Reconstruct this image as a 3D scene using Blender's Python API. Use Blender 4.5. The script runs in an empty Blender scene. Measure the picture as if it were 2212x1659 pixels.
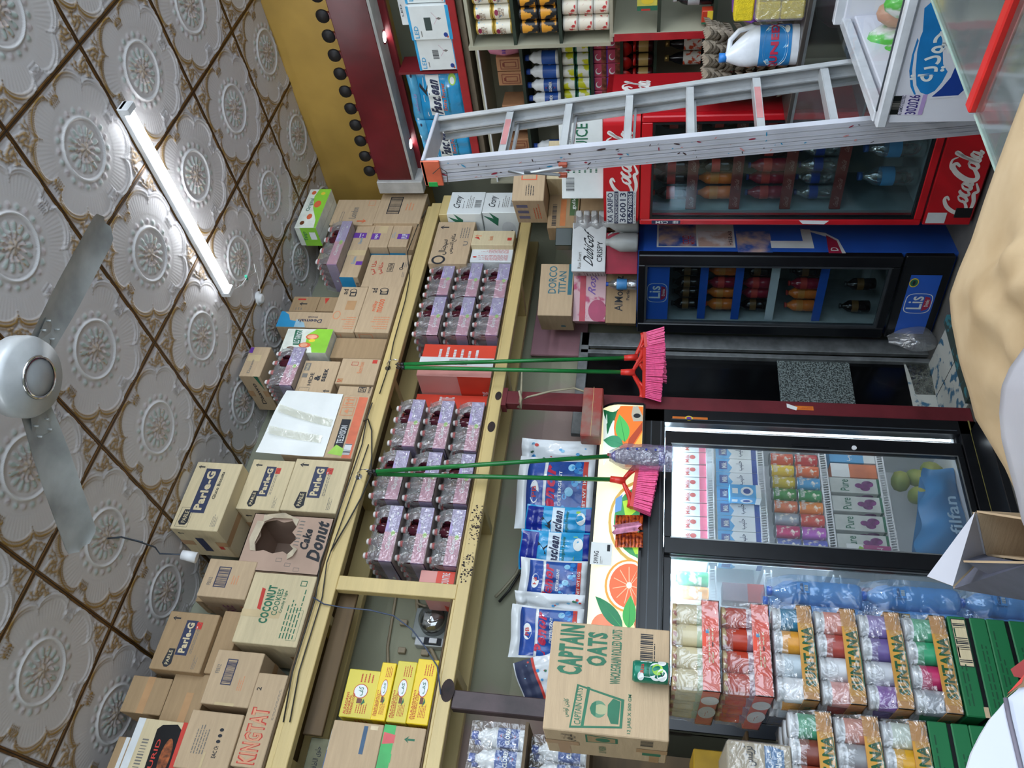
import bpy, math, random
import numpy as np
from mathutils import Vector, Matrix
random.seed(7)
scn = bpy.context.scene
COL = scn.collection
# ---------------------------------------------------------------- camera
CP = np.array([-0.46846, -1.53557, 1.65]); FL = 1718.86
RT = np.array([[0.790611, -0.611315, 0.035047], [0.127397, 0.108238, -0.985928], [0.598919, 0.783951, 0.163454]])
cam = bpy.data.cameras.new('camera'); cam.sensor_fit = 'HORIZONTAL'; cam.sensor_width = 36.0
cam.lens = 36.0 * FL / 2212.0; cam.clip_start = 0.03; cam.clip_end = 60
cam_o = bpy.data.objects.new('camera', cam); COL.objects.link(cam_o); scn.camera = cam_o
_m = Matrix.Identity(4)
for i in range(3):
    _m[i][0] = RT[1][i]; _m[i][1] = RT[0][i]; _m[i][2] = -RT[2][i]; _m[i][3] = CP[i]
cam_o.matrix_world = _m
# ---------------------------------------------------------------- world (daylight from the open shopfront behind the camera)
w = bpy.data.worlds.new('daylight'); scn.world = w; w.use_nodes = True
w.node_tree.nodes['Background'].inputs[0].default_value = (0.74, 0.86, 1.0, 1)
w.node_tree.nodes['Background'].inputs[1].default_value = 0.75
vs = scn.view_settings; vs.view_transform = 'Standard'; vs.look = 'None'; vs.gamma = 1.0; vs.exposure = 2.25
vs.use_curve_mapping = False
scn.display_settings.display_device = 'sRGB'
cy = scn.cycles; cy.use_denoising = True; cy.max_bounces = 7; cy.transparent_max_bounces = 20
cy.diffuse_bounces = 3; cy.glossy_bounces = 3; cy.transmission_bounces = 4; cy.caustics_reflective = False; cy.caustics_refractive = False
cy.sample_clamp_indirect = 4.0
TUBE_STRENGTH = 9.0; SHOP_LIGHT = 34.0

# ---------------------------------------------------------------- geometry of the view: pixel -> point on a plane
def ray(x, y):
    return RT.T @ np.array([((1659 - y) - 829.5) / FL, (x - 1106) / FL, 1.0])
def at(x, y, ax, val):
    r = ray(x, y); k = 'XYZ'.index(ax); t = (val - CP[k]) / r[k]
    return Vector(CP + r * t)
def atp(x, y, P, a):                                   # vertical plane through P whose horizontal axis has angle a (deg)
    n = np.array([math.sin(math.radians(a)), -math.cos(math.radians(a)), 0.0]); r = ray(x, y)
    t = ((np.array([P[0], P[1], 0]) - CP) @ n) / (r @ n)
    return Vector(CP + r * t)
# ---------------------------------------------------------------- materials
def lin(c):
    if isinstance(c, str):
        c = c.lstrip('#'); c = [int(c[i:i+2], 16) / 255 for i in (0, 2, 4)]
    return tuple(((v / 12.92) if v <= 0.04045 else ((v + 0.055) / 1.055) ** 2.4) for v in c) + (1.0,)
MATS = {}
def M(name, col='#808080', rough=0.55, metal=0.0, ns=14.0, na=0.10, bump=0.0, bs=60.0, spec=0.5, stretch=None, col2=None, coat=0.0, thr=None):
    if name in MATS: return MATS[name]
    m = bpy.data.materials.new(name); m.use_nodes = True; nt = m.node_tree; b = nt.nodes['Principled BSDF']
    b.inputs['Roughness'].default_value = rough; b.inputs['Metallic'].default_value = metal
    b.inputs['Specular IOR Level'].default_value = spec; b.inputs['Coat Weight'].default_value = coat
    c = lin(col)
    tc = nt.nodes.new('ShaderNodeTexCoord'); mp = nt.nodes.new('ShaderNodeMapping')
    nt.links.new(tc.outputs['Object'], mp.inputs[0])
    if stretch: mp.inputs['Scale'].default_value = stretch
    n = nt.nodes.new('ShaderNodeTexNoise'); n.inputs['Scale'].default_value = ns; n.inputs['Detail'].default_value = 4
    nt.links.new(mp.outputs[0], n.inputs['Vector'])
    r = nt.nodes.new('ShaderNodeValToRGB')
    lo = thr[0] if thr else 0.3; hi = thr[1] if thr else 0.7
    r.color_ramp.elements[0].position = lo; r.color_ramp.elements[1].position = hi
    d = lin(col2) if col2 else tuple(max(0, v * (1 - 2 * na)) for v in c[:3]) + (1,)
    r.color_ramp.elements[0].color = d; r.color_ramp.elements[1].color = c if col2 else tuple(min(1, v * (1 + na * .6)) for v in c[:3]) + (1,)
    nt.links.new(n.outputs['Fac'], r.inputs[0]); nt.links.new(r.outputs[0], b.inputs['Base Color'])
    if bump:
        n2 = nt.nodes.new('ShaderNodeTexNoise'); n2.inputs['Scale'].default_value = bs; n2.inputs['Detail'].default_value = 3
        nt.links.new(mp.outputs[0], n2.inputs['Vector'])
        bp = nt.nodes.new('ShaderNodeBump'); bp.inputs['Strength'].default_value = bump; bp.inputs['Distance'].default_value = 0.01
        nt.links.new(n2.outputs['Fac'], bp.inputs['Height']); nt.links.new(bp.outputs[0], b.inputs['Normal'])
    MATS[name] = m; return m
def emis(name, col, s):
    if name in MATS: return MATS[name]
    m = bpy.data.materials.new(name); m.use_nodes = True; nt = m.node_tree; b = nt.nodes['Principled BSDF']
    b.inputs['Base Color'].default_value = lin(col); b.inputs['Emission Color'].default_value = lin(col); b.inputs['Emission Strength'].default_value = s
    MATS[name] = m; return m
def film(name, col='#ffffff', clear=0.7, gloss=0.5, rough=0.12, bump=0.5, bs=30.0, grad=None, metal=0.0):
    """thin clear plastic or glass sheet: part of the light passes straight through, part is reflected or scattered"""
    if name in MATS: return MATS[name]
    m = bpy.data.materials.new(name); m.use_nodes = True; nt = m.node_tree; nt.nodes.remove(nt.nodes['Principled BSDF'])
    out = nt.nodes['Material Output']
    tr = nt.nodes.new('ShaderNodeBsdfTransparent'); tr.inputs[0].default_value = lin(grad or '#ffffff')
    gl = nt.nodes.new('ShaderNodeBsdfGlossy'); gl.inputs['Roughness'].default_value = rough
    df = nt.nodes.new('ShaderNodeBsdfDiffuse'); df.inputs[0].default_value = lin(col)
    tl = nt.nodes.new('ShaderNodeBsdfTranslucent'); tl.inputs[0].default_value = lin(col); m0 = nt.nodes.new('ShaderNodeMixShader'); m0.inputs[0].default_value = .4
    nt.links.new(df.outputs[0], m0.inputs[1]); nt.links.new(tl.outputs[0], m0.inputs[2])
    m1 = nt.nodes.new('ShaderNodeMixShader'); m1.inputs[0].default_value = gloss
    nt.links.new(m0.outputs[0], m1.inputs[1]); nt.links.new(gl.outputs[0], m1.inputs[2])
    m2 = nt.nodes.new('ShaderNodeMixShader'); nt.links.new(m1.outputs[0], m2.inputs[1]); nt.links.new(tr.outputs[0], m2.inputs[2])
    m2.inputs[0].default_value = clear
    if bump:
        tc = nt.nodes.new('ShaderNodeTexCoord'); n2 = nt.nodes.new('ShaderNodeTexNoise'); n2.inputs['Scale'].default_value = bs
        n2.inputs['Detail'].default_value = 2; n2.inputs['Distortion'].default_value = 1.2
        nt.links.new(tc.outputs['Object'], n2.inputs['Vector'])
        bp = nt.nodes.new('ShaderNodeBump'); bp.inputs['Strength'].default_value = bump; bp.inputs['Distance'].default_value = 0.02
        nt.links.new(n2.outputs['Fac'], bp.inputs['Height']); nt.links.new(bp.outputs[0], gl.inputs['Normal'])
    nt.links.new(m2.outputs[0], out.inputs[0])
    MATS[name] = m; return m
CARD = M('cardboard', '#bfa788', .85, ns=6, na=.05, bump=.12, bs=25, stretch=(1, 1, 9), spec=.2)
CARD2 = M('cardboard_dark', '#a68c6b', .85, ns=6, na=.06, bump=.12, bs=25, stretch=(1, 1, 9), spec=.2)
CARD3 = M('cardboard_pale', '#d0c09c', .85, ns=6, na=.05, bump=.12, bs=25, stretch=(1, 1, 9), spec=.2)
CIN = M('cardboard_inside', '#7d6448', .9, ns=9, na=.1)
WHT = M('white_board', '#e3e8e6', .55, na=.03); WHB = M('white_dull', '#d5d9da', .6, na=.05)
INK = M('black_ink', '#23262c', .7, na=.05); GREY = M('grey_ink', '#77736c', .7, na=.05); NAVY = M('navy_ink', '#2b3350', .6, na=.05)
RED = M('red_ink', '#c23a2e', .6, na=.05); GRN = M('green_ink', '#2c6e51', .65, na=.08); BLU = M('blue_ink', '#2b8fc0', .5, na=.05)
PUR = M('purple_tape', '#6c3fa0', .4, na=.05); ORG = M('orange_ink', '#d9673f', .6, na=.05); PAPR = M('print_orange_faint', '#d58a60', .7, na=.05)
YEL = M('yellow_ink', '#e9cf3c', .6, na=.05); PNK = M('pink_ink', '#d9708c', .5, na=.06); LIM = M('lime_ink', '#9ccf4a', .5, na=.1)
TAPE = M('packing_tape_brown', '#b9926a', .25, na=.05); TAPEC = M('packing_tape_clear', '#cdb890', .15, na=.04)
BLK = M('black_plastic', '#101216', .32, na=.1); WHP = M('white_plastic', '#e8eaec', .35, na=.03)
# ---------------------------------------------------------------- mesh builder
TXT = {}
def textmesh(s):
    if s in TXT: return TXT[s]
    cu = bpy.data.curves.new('t', 'FONT'); cu.body = s; cu.resolution_u = 2; cu.size = 1
    cu.offset = 0.012
    if s[:1] == '*': cu.body = s[1:]; cu.offset = 0.045; cu.space_character = 1.12
    o = bpy.data.objects.new('t', cu); COL.objects.link(o)
    dg = bpy.context.evaluated_depsgraph_get(); me = bpy.data.meshes.new_from_object(o.evaluated_get(dg))
    V = np.array([v.co[:2] for v in me.vertices]) if len(me.vertices) else np.zeros((0, 2)); F = [tuple(p.vertices) for p in me.polygons]
    bpy.data.objects.remove(o); bpy.data.curves.remove(cu); bpy.data.meshes.remove(me)
    if len(V): V = (V - V.min(0)) / np.maximum(V.max(0) - V.min(0), 1e-6)
    TXT[s] = (V, F); return TXT[s]
AR = {'ا': 'ﺍﺎﺍﺎ', 'ب': 'ﺏﺐﺑﺒ', 'ت': 'ﺕﺖﺗﺘ', 'ج': 'ﺝﺞﺟﺠ', 'ح': 'ﺡﺢﺣﺤ', 'د': 'ﺩﺪﺩﺪ', 'ر': 'ﺭﺮﺭﺮ', 'س': 'ﺱﺲﺳﺴ', 'ع': 'ﻉﻊﻋﻌ', 'ف': 'ﻑﻒﻓﻔ', 'ك': 'ﻙﻚﻛﻜ', 'ل': 'ﻝﻞﻟﻠ', 'م': 'ﻡﻢﻣﻤ', 'ن': 'ﻥﻦﻧﻨ', 'و': 'ﻭﻮﻭﻮ', 'ي': 'ﻱﻲﻳﻴ', 'ة': 'ﺓﺔﺓﺔ', 'ز': 'ﺯﺰﺯﺰ', 'ش': 'ﺵﺶﺷﺸ', 'خ': 'ﺥﺦﺧﺨ', 'ه': 'ﻩﻪﻫﻬ', 'أ': 'ﺃﺄﺃﺄ'}
def arab(s):
    out = []
    for i, c in enumerate(s):
        if c not in AR: out.append(c); continue
        prev = i > 0 and s[i-1] in AR and s[i-1] not in 'ادروزةأ'
        nxt = i + 1 < len(s) and s[i+1] in AR and c not in 'ادروزةأ'
        out.append(AR[c][3 if prev and nxt else 1 if prev else 2 if nxt else 0])
    return ''.join(reversed(out))
class FR:
    """a flat frame: origin, unit axes U and V, size w x h; the face looks along U x V"""
    def __init__(s, o, U, V, w, h): s.o = Vector(o); s.U = Vector(U).normalized(); s.V = Vector(V).normalized(); s.w = w; s.h = h; s.n = s.U.cross(s.V)
    def p(s, u, v, off=0.0): return s.o + s.U * (u * s.w) + s.V * (v * s.h) + s.n * off
class MB:
    def __init__(s): s.V = []; s.F = []; s.I = []; s.m = []; s.S = []; s.k = 0
    def mi(s, mat):
        if mat not in s.m: s.m.append(mat)
        return s.m.index(mat)
    def add(s, vs_, fs, mat, smooth=False):
        b = len(s.V); s.V += [tuple(v) for v in vs_]; i = s.mi(mat)
        for f in fs: s.F.append(tuple(b + k for k in f)); s.I.append(i); s.S.append(smooth)
        return s
    def box(s, x0, x1, y0, y1, z0, z1, mat, c=0.0):
        if c <= 0:
            v = [(x, y, z) for z in (z0, z1) for y in (y0, y1) for x in (x0, x1)]
            return s.add(v, [(0, 2, 3, 1), (4, 5, 7, 6), (0, 1, 5, 4), (2, 6, 7, 3), (0, 4, 6, 2), (1, 3, 7, 5)], mat)
        X = (x0, x1); Y = (y0, y1); Z = (z0, z1); v = []; idx = {}
        for i in (0, 1):
            for j in (0, 1):
                for k in (0, 1):
                    sx, sy, sz = (1, -1)[i] * c, (1, -1)[j] * c, (1, -1)[k] * c
                    idx[i, j, k, 'x'] = len(v); v.append((X[i], Y[j] + sy, Z[k] + sz))
                    idx[i, j, k, 'y'] = len(v); v.append((X[i] + sx, Y[j], Z[k] + sz))
                    idx[i, j, k, 'z'] = len(v); v.append((X[i] + sx, Y[j] + sy, Z[k]))
        f = []
        for i in (0, 1):
            q = [idx[i, 0, 0, 'x'], idx[i, 0, 1, 'x'], idx[i, 1, 1, 'x'], idx[i, 1, 0, 'x']]; f.append(q if i == 0 else q[::-1])
            q = [idx[0, i, 0, 'y'], idx[1, i, 0, 'y'], idx[1, i, 1, 'y'], idx[0, i, 1, 'y']]; f.append(q if i == 0 else q[::-1])
            q = [idx[0, 0, i, 'z'], idx[0, 1, i, 'z'], idx[1, 1, i, 'z'], idx[1, 0, i, 'z']]; f.append(q if i == 0 else q[::-1])
        for a in (0, 1):
            for b2 in (0, 1):
                f.append([idx[a, b2, 0, 'x'], idx[a, b2, 1, 'x'], idx[a, b2, 1, 'y'], idx[a, b2, 0, 'y']])
                f.append([idx[a, 0, b2, 'x'], idx[a, 1, b2, 'x'], idx[a, 1, b2, 'z'], idx[a, 0, b2, 'z']])
                f.append([idx[0, a, b2, 'y'], idx[1, a, b2, 'y'], idx[1, a, b2, 'z'], idx[0, a, b2, 'z']])
                for c2 in (0, 1): f.append([idx[a, b2, c2, k] for k in 'xyz'])
        return s.add(v, f, mat)
    def quad(s, a, b, c, d, mat): return s.add([a, b, c, d], [(0, 1, 2, 3)], mat)
    def lathe(s, prof, mat, seg=14, T=None, mats=None, caps=True):
        """prof: (radius, z) pairs; mats: one material per step of the profile"""
        T = T or Matrix.Identity(4); n = len(prof); base = []
        for r, z in prof:
            for k in range(seg):
                a = 2 * math.pi * k / seg; base.append(tuple(T @ Vector((r * math.cos(a), r * math.sin(a), z))))
        b = len(s.V); s.V += base
        for i in range(n - 1):
            mm = s.mi(mats[i] if mats else mat)
            for k in range(seg):
                k2 = (k + 1) % seg; s.F.append((b + i*seg + k, b + i*seg + k2, b + (i+1)*seg + k2, b + (i+1)*seg + k)); s.I.append(mm); s.S.append(True)
        for i, mm in ((0, mats[0] if mats else mat), (n - 1, mats[-1] if mats else mat)):
            if caps and prof[i][0] > 1e-5:
                q = [b + i*seg + k for k in range(seg)]; s.F.append(tuple(q if i else q[::-1])); s.I.append(s.mi(mm)); s.S.append(False)
        return s
    def cyl(s, p0, p1, r, mat, seg=12, r2=None):
        p0 = Vector(p0); p1 = Vector(p1); d = p1 - p0; T = Matrix.Translation(p0) @ d.to_track_quat('Z', 'Y').to_matrix().to_4x4()
        return s.lathe([(r, 0), (r if r2 is None else r2, d.length)], mat, seg, T)
    def tube(s, pts, r, mat, seg=6):
        pts = [Vector(p) for p in pts]; b = len(s.V); mm = s.mi(mat); up = Vector((0.03, 0.07, 1))
        for i, p in enumerate(pts):
            d = (pts[min(i+1, len(pts)-1)] - pts[max(i-1, 0)]).normalized(); a = d.cross(up)
            if a.length < .05: a = d.cross(Vector((1, 0, 0)))
            a.normalize(); c = d.cross(a)
            rr = r[i] if isinstance(r, (list, tuple)) else r
            for k in range(seg):
                t = 2 * math.pi * k / seg; s.V.append(tuple(p + a * (rr * math.cos(t)) + c * (rr * math.sin(t))))
        for i in range(len(pts) - 1):
            for k in range(seg):
                k2 = (k + 1) % seg; s.F.append((b+i*seg+k, b+i*seg+k2, b+(i+1)*seg+k2, b+(i+1)*seg+k)); s.I.append(mm); s.S.append(True)
        s.F.append(tuple(b + k for k in range(seg))); s.I.append(mm); s.S.append(False)
        e = b + (len(pts) - 1) * seg; s.F.append(tuple(e + k for k in range(seg))[::-1]); s.I.append(mm); s.S.append(False)
        return s
    def grid(s, fn, nu, nv, mat, smooth=True, skip=None):
        b = len(s.V); mm = s.mi(mat)
        for j in range(nv + 1):
            for i in range(nu + 1): s.V.append(tuple(fn(i / nu, j / nv)))
        for j in range(nv):
            for i in range(nu):
                if skip and skip((i + .5) / nu, (j + .5) / nv): continue
                s.F.append((b+j*(nu+1)+i, b+j*(nu+1)+i+1, b+(j+1)*(nu+1)+i+1, b+(j+1)*(nu+1)+i)); s.I.append(mm); s.S.append(smooth)
        return s
    # ---- printing on a frame (u, v in 0..1)
    def off(s): s.k += 1; return 0.0006 + 0.00006 * (s.k % 12)
    def rect(s, f, u0, v0, u1, v1, mat, o=None):
        o = s.off() if o is None else o
        return s.quad(f.p(u0, v0, o), f.p(u1, v0, o), f.p(u1, v1, o), f.p(u0, v1, o), mat)
    def poly(s, f, pts, mat, o=None):
        o = s.off() if o is None else o
        return s.add([f.p(u, v, o) for u, v in pts], [tuple(range(len(pts)))], mat)
    def ell(s, f, cx, cy, rx, ry, mat, o=None, n=20, a0=0.0):
        return s.poly(f, [(cx + rx * math.cos(2*math.pi*k/n + a0), cy + ry * math.sin(2*math.pi*k/n + a0)) for k in range(n)], mat, o)
    def text(s, f, t, u0, v0, u1, v1, mat, rot=0, shear=0.0, o=None):
        V, F = textmesh(t)
        if not len(V): return s
        o = (s.off() + 0.0006) if o is None else o; P = []
        for a, b in V:
            if shear: a = (a + shear * b) / (1 + shear)
            if rot == 90: a, b = 1 - b, a
            elif rot == 180: a, b = 1 - a, 1 - b
            elif rot == 270: a, b = b, 1 - a
            P.append(f.p(u0 + (u1-u0)*a, v0 + (v1-v0)*b, o))
        return s.add(P, F, mat)
    def stroke(s, f, pts, wd, mat, o=None):
        """flat brush stroke through pts; wd in units of frame height"""
        o = (s.off() + 0.0004) if o is None else o; L = []; R_ = []; n = len(pts)
        P = [Vector((u * f.w, v * f.h)) for u, v in pts]
        for i in range(n):
            d = P[min(i+1, n-1)] - P[max(i-1, 0)]
            if d.length < 1e-9: d = Vector((1, 0))
            d.normalize(); q = Vector((-d.y, d.x)); ww = (wd[i] if isinstance(wd, (list, tuple)) else wd) * f.h / 2
            L.append(P[i] + q * ww); R_.append(P[i] - q * ww)
        vv = [f.p(a.x / f.w, a.y / f.h, o) for a in L + R_]
        return s.add(vv, [(i, n + i, n + i + 1, i + 1) for i in range(n - 1)], mat)
    def outline(s, f, u0, v0, u1, v1, t, mat):
        a = t * f.h / f.w
        for r in ((u0, v0, u1, v0+t), (u0, v1-t, u1, v1), (u0, v0+t, u0+a, v1-t), (u1-a, v0+t, u1, v1-t)): s.rect(f, *r, mat)
        return s
    def bars(s, f, u0, v0, u1, v1, mat, vert=True, n=16, frame=False, paper=None):
        rnd = random.Random(int((u0 + v1) * 1000))
        if paper: s.rect(f, u0, v0, u1, v1, paper)
        if frame:
            s.outline(f, u0, v0, u1, v1, .02, mat); du = (u1-u0)*.08; dv = (v1-v0)*.08; u0 += du; u1 -= du; v0 += dv; v1 -= dv
        for i in range(n):
            a = (i + .1) / n; b = a + rnd.choice((.3, .5, .7)) / n
            if vert: s.rect(f, u0+(u1-u0)*a, v0, u0+(u1-u0)*b, v1, mat)
            else: s.rect(f, u0, v0+(v1-v0)*a, u1, v0+(v1-v0)*b, mat)
        return s
    def lines(s, f, u0, v0, u1, v1, mat, n=6, vert=False):
        rnd = random.Random(int((u0 * 7 + v1) * 1000))
        for i in range(n):
            a = (i + .25) / n; b = (i + .6) / n; e = rnd.uniform(.6, 1)
            k = 0.0
            while k < e:
                l = rnd.uniform(.05, .16); q = min(k + l, e)
                if vert: s.rect(f, u0+(u1-u0)*a, v0+(v1-v0)*k, u0+(u1-u0)*b, v0+(v1-v0)*q, mat)
                else: s.rect(f, u0+(u1-u0)*k, v1-(v1-v0)*b, u0+(u1-u0)*q, v1-(v1-v0)*a, mat)
                k = q + .03
        return s
    def arrow(s, f, cx, cy, h, mat, d=90):
        k = f.h / f.w; a = math.radians(d - 90)
        def R2(x, y): return (cx + (x * math.cos(a) - y * math.sin(a)) * h * k, cy + (x * math.sin(a) + y * math.cos(a)) * h)
        s.poly(f, [R2(-.09, -.5), R2(.09, -.5), R2(.09, .2), R2(-.09, .2)], mat)
        return s.poly(f, [R2(-.32, .05), R2(0, .5), R2(.32, .05), R2(0, .25)], mat)
    def draw(s, f, specs):
        for q in specs:
            k = q[0]
            if k == 't': s.text(f, *q[1:])
            elif k == 'r': s.rect(f, *q[1:])
            elif k == 'b': s.bars(f, *q[1:5], INK if len(q) < 6 else q[5], **(q[6] if len(q) > 6 else {}))
            elif k == 'l': s.lines(f, *q[1:6], q[6] if len(q) > 6 else 6, **(q[7] if len(q) > 7 else {}))
            elif k == 'a': s.arrow(f, *q[1:])
            elif k == 'e': s.ell(f, *q[1:])
            elif k == 'p': s.poly(f, *q[1:])
            elif k == 'o': s.outline(f, *q[1:])
            elif k == 's': s.stroke(f, *q[1:])
        return s
    def build(s, name, parent=None, loc=(0, 0, 0), rz=0.0, flat=False):
        me = bpy.data.meshes.new(name); me.from_pydata([tuple(v) for v in s.V], [], s.F)
        for m in s.m: me.materials.append(m)
        me.polygons.foreach_set('material_index', s.I); me.polygons.foreach_set('use_smooth', s.S)
        me.update(); o = bpy.data.objects.new(name, me); COL.objects.link(o); o.location = loc; o.rotation_euler = (0, 0, rz)
        if parent: o.parent = parent
        return o
def tag(o, label=None, cat=None, group=None, kind=None):
    if label: o['label'] = label
    if cat: o['category'] = cat
    if group: o['group'] = group
    if kind: o['kind'] = kind
    return o
def empty(name, loc=(0, 0, 0), rz=0.0, label=None, cat=None, group=None):
    o = bpy.data.objects.new(name, None); COL.objects.link(o); o.location = loc; o.rotation_euler = (0, 0, rz); o.empty_display_size = .05
    return tag(o, label, cat, group)
def kids(o): return [c for c in bpy.data.objects if c.parent == o]
def dup(o, loc, rz=None, label=None, group=None, parent=None, sc=None, ch=None):
    c = o.copy(); COL.objects.link(c); c.parent = parent; c.location = loc
    if rz is not None: c.rotation_euler = (0, 0, rz)
    if sc: c.scale = sc
    if label: c['label'] = label
    if group: c['group'] = group
    for k in (ch if ch is not None else kids(o)):
        d = k.copy(); COL.objects.link(d); d.parent = c
        for k2 in kids(k):
            e = k2.copy(); COL.objects.link(e); e.parent = d
    return c
def faces_of(w, d, h):
    """frames of a box standing on z=0, centred in x and y"""
    return {'F': FR((-w/2, -d/2, 0), (1, 0, 0), (0, 0, 1), w, h), 'L': FR((-w/2, d/2, 0), (0, -1, 0), (0, 0, 1), d, h),
            'R': FR((w/2, -d/2, 0), (0, 1, 0), (0, 0, 1), d, h), 'T': FR((-w/2, -d/2, h), (1, 0, 0), (0, 1, 0), w, d),
            'B': FR((-w/2, d/2, 0), (1, 0, 0), (0, -1, 0), w, d)}
def carton(name, label, cat, px, yf, depth, mat=CARD, F=(), L=(), z0=None, z1=None, group=None, a=0.0, P=None, tape=None, seam=True, x0=None, x1=None, B=()):
    """box whose front face covers the four pixels TL, TR, BL, BR on the plane y=yf (or the plane through P turned by a)"""
    PP = P or (0, yf); q = [atp(*p, PP, a) for p in px]
    U = Vector((math.cos(math.radians(a)), math.sin(math.radians(a)), 0)); O = Vector((PP[0], PP[1], 0))
    us = [(v - O).dot(U) for v in q]
    u0 = (us[0] + us[2]) / 2; u1 = (us[1] + us[3]) / 2
    za = (q[2].z + q[3].z) / 2 if z0 is None else z0; zb = (q[0].z + q[1].z) / 2 if z1 is None else z1
    if P is None:
        u0 = x0 if x0 is not None else u0; u1 = x1 if x1 is not None else u1
    w_ = u1 - u0; h = zb - za; n = Vector((-U.y, U.x, 0)); c = O + U * ((u0 + u1) / 2) + n * (depth / 2); c.z = za
    return box_thing(name, label, cat, c, w_, depth, h, mat, F, L, math.radians(a), group, tape, seam, B)
def box_thing(name, label, cat, c, w_, depth, h, mat=CARD, F=(), L=(), rz=0.0, group=None, tape=None, seam=True, B=()):
    b = MB(); b.box(-w_/2, w_/2, -depth/2, depth/2, 0, h, mat, .003); fr = faces_of(w_, depth, h)
    b.draw(fr['F'], F); b.draw(fr['L'], L); b.draw(fr['B'], B)
    if seam:   # the slit between the closing flaps on top and below
        b.rect(fr['T'], 0, .495, 1, .505, CIN, .0004); b.rect(fr['B'], 0, .495, 1, .505, CIN, .0004)
    o = b.build(name, None, c, rz); tag(o, label, cat, group)
    if tape:
        tb = MB()
        for f in ('T', 'B'): tb.rect(fr[f], 0, .42, 1, .58, tape, .0009)
        tb.rect(fr['L'], .42, .72, .58, 1, tape, .0012); tb.rect(fr['L'], .42, 0, .58, .25, tape, .0012)
        tb.build('packing_tape', o)
    return o
def struct(o): o['kind'] = 'structure'; return o
# ================================================================ the setting
CZ = 4.018
WALLM = M('painted_wall_beige', '#9a9a82', .8, col2='#a8928a', ns=1.1, thr=(.38, .46), bump=.15, bs=40)
WALLB = M('painted_wall_green_grey', '#8d8f7c', .8, ns=3, na=.08, bump=.15, bs=40)
GOLD = M('gold_paint', '#c6a050', .42, ns=2.2, na=.14, bump=.2, bs=9, metal=.12)
CREAM = M('cream_painted_wood', '#cdb67c', .38, ns=5, na=.07, bump=.1, bs=40, stretch=(.3, 3, 3))
CREAMD = M('brown_wood', '#5f4a2c', .6, ns=4, na=.2, stretch=(.4, 4, 4))
MAROON = M('maroon_paint', '#6f2a31', .38, ns=6, na=.16, bump=.15, bs=20)
MARDK = M('maroon_glossy', '#66151b', .3, ns=3, na=.25, bump=.1, bs=12)
FLOORM = M('grey_floor', '#6b6a66', .5, ns=5, na=.15)
b = MB(); b.box(-3.2, 4.3, -4.2, 2.6, -.1, 0, FLOORM); struct(b.build('floor'))
b = MB(); b.box(-3.2, 4.3, 2.5, 2.6, 0, 4.3, WALLM); b.box(-3.2, 4.05, 2.385, 2.5, 3.26, 4.3, WALLB); struct(b.build('wall_back'))
b = MB(); b.box(4.2, 4.3, -4.2, 2.5, 0, 4.3, WALLB); struct(b.build('wall_right')); b = MB(); b.box(4.05, 4.2, -4.2, 2.385, 3.27, 4.3, GOLD); struct(b.build('trim_2'))
b = MB(); b.box(-3.3, -3.2, -4.2, 2.6, 0, 4.3, WALLB); struct(b.build('wall_left'))
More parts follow.
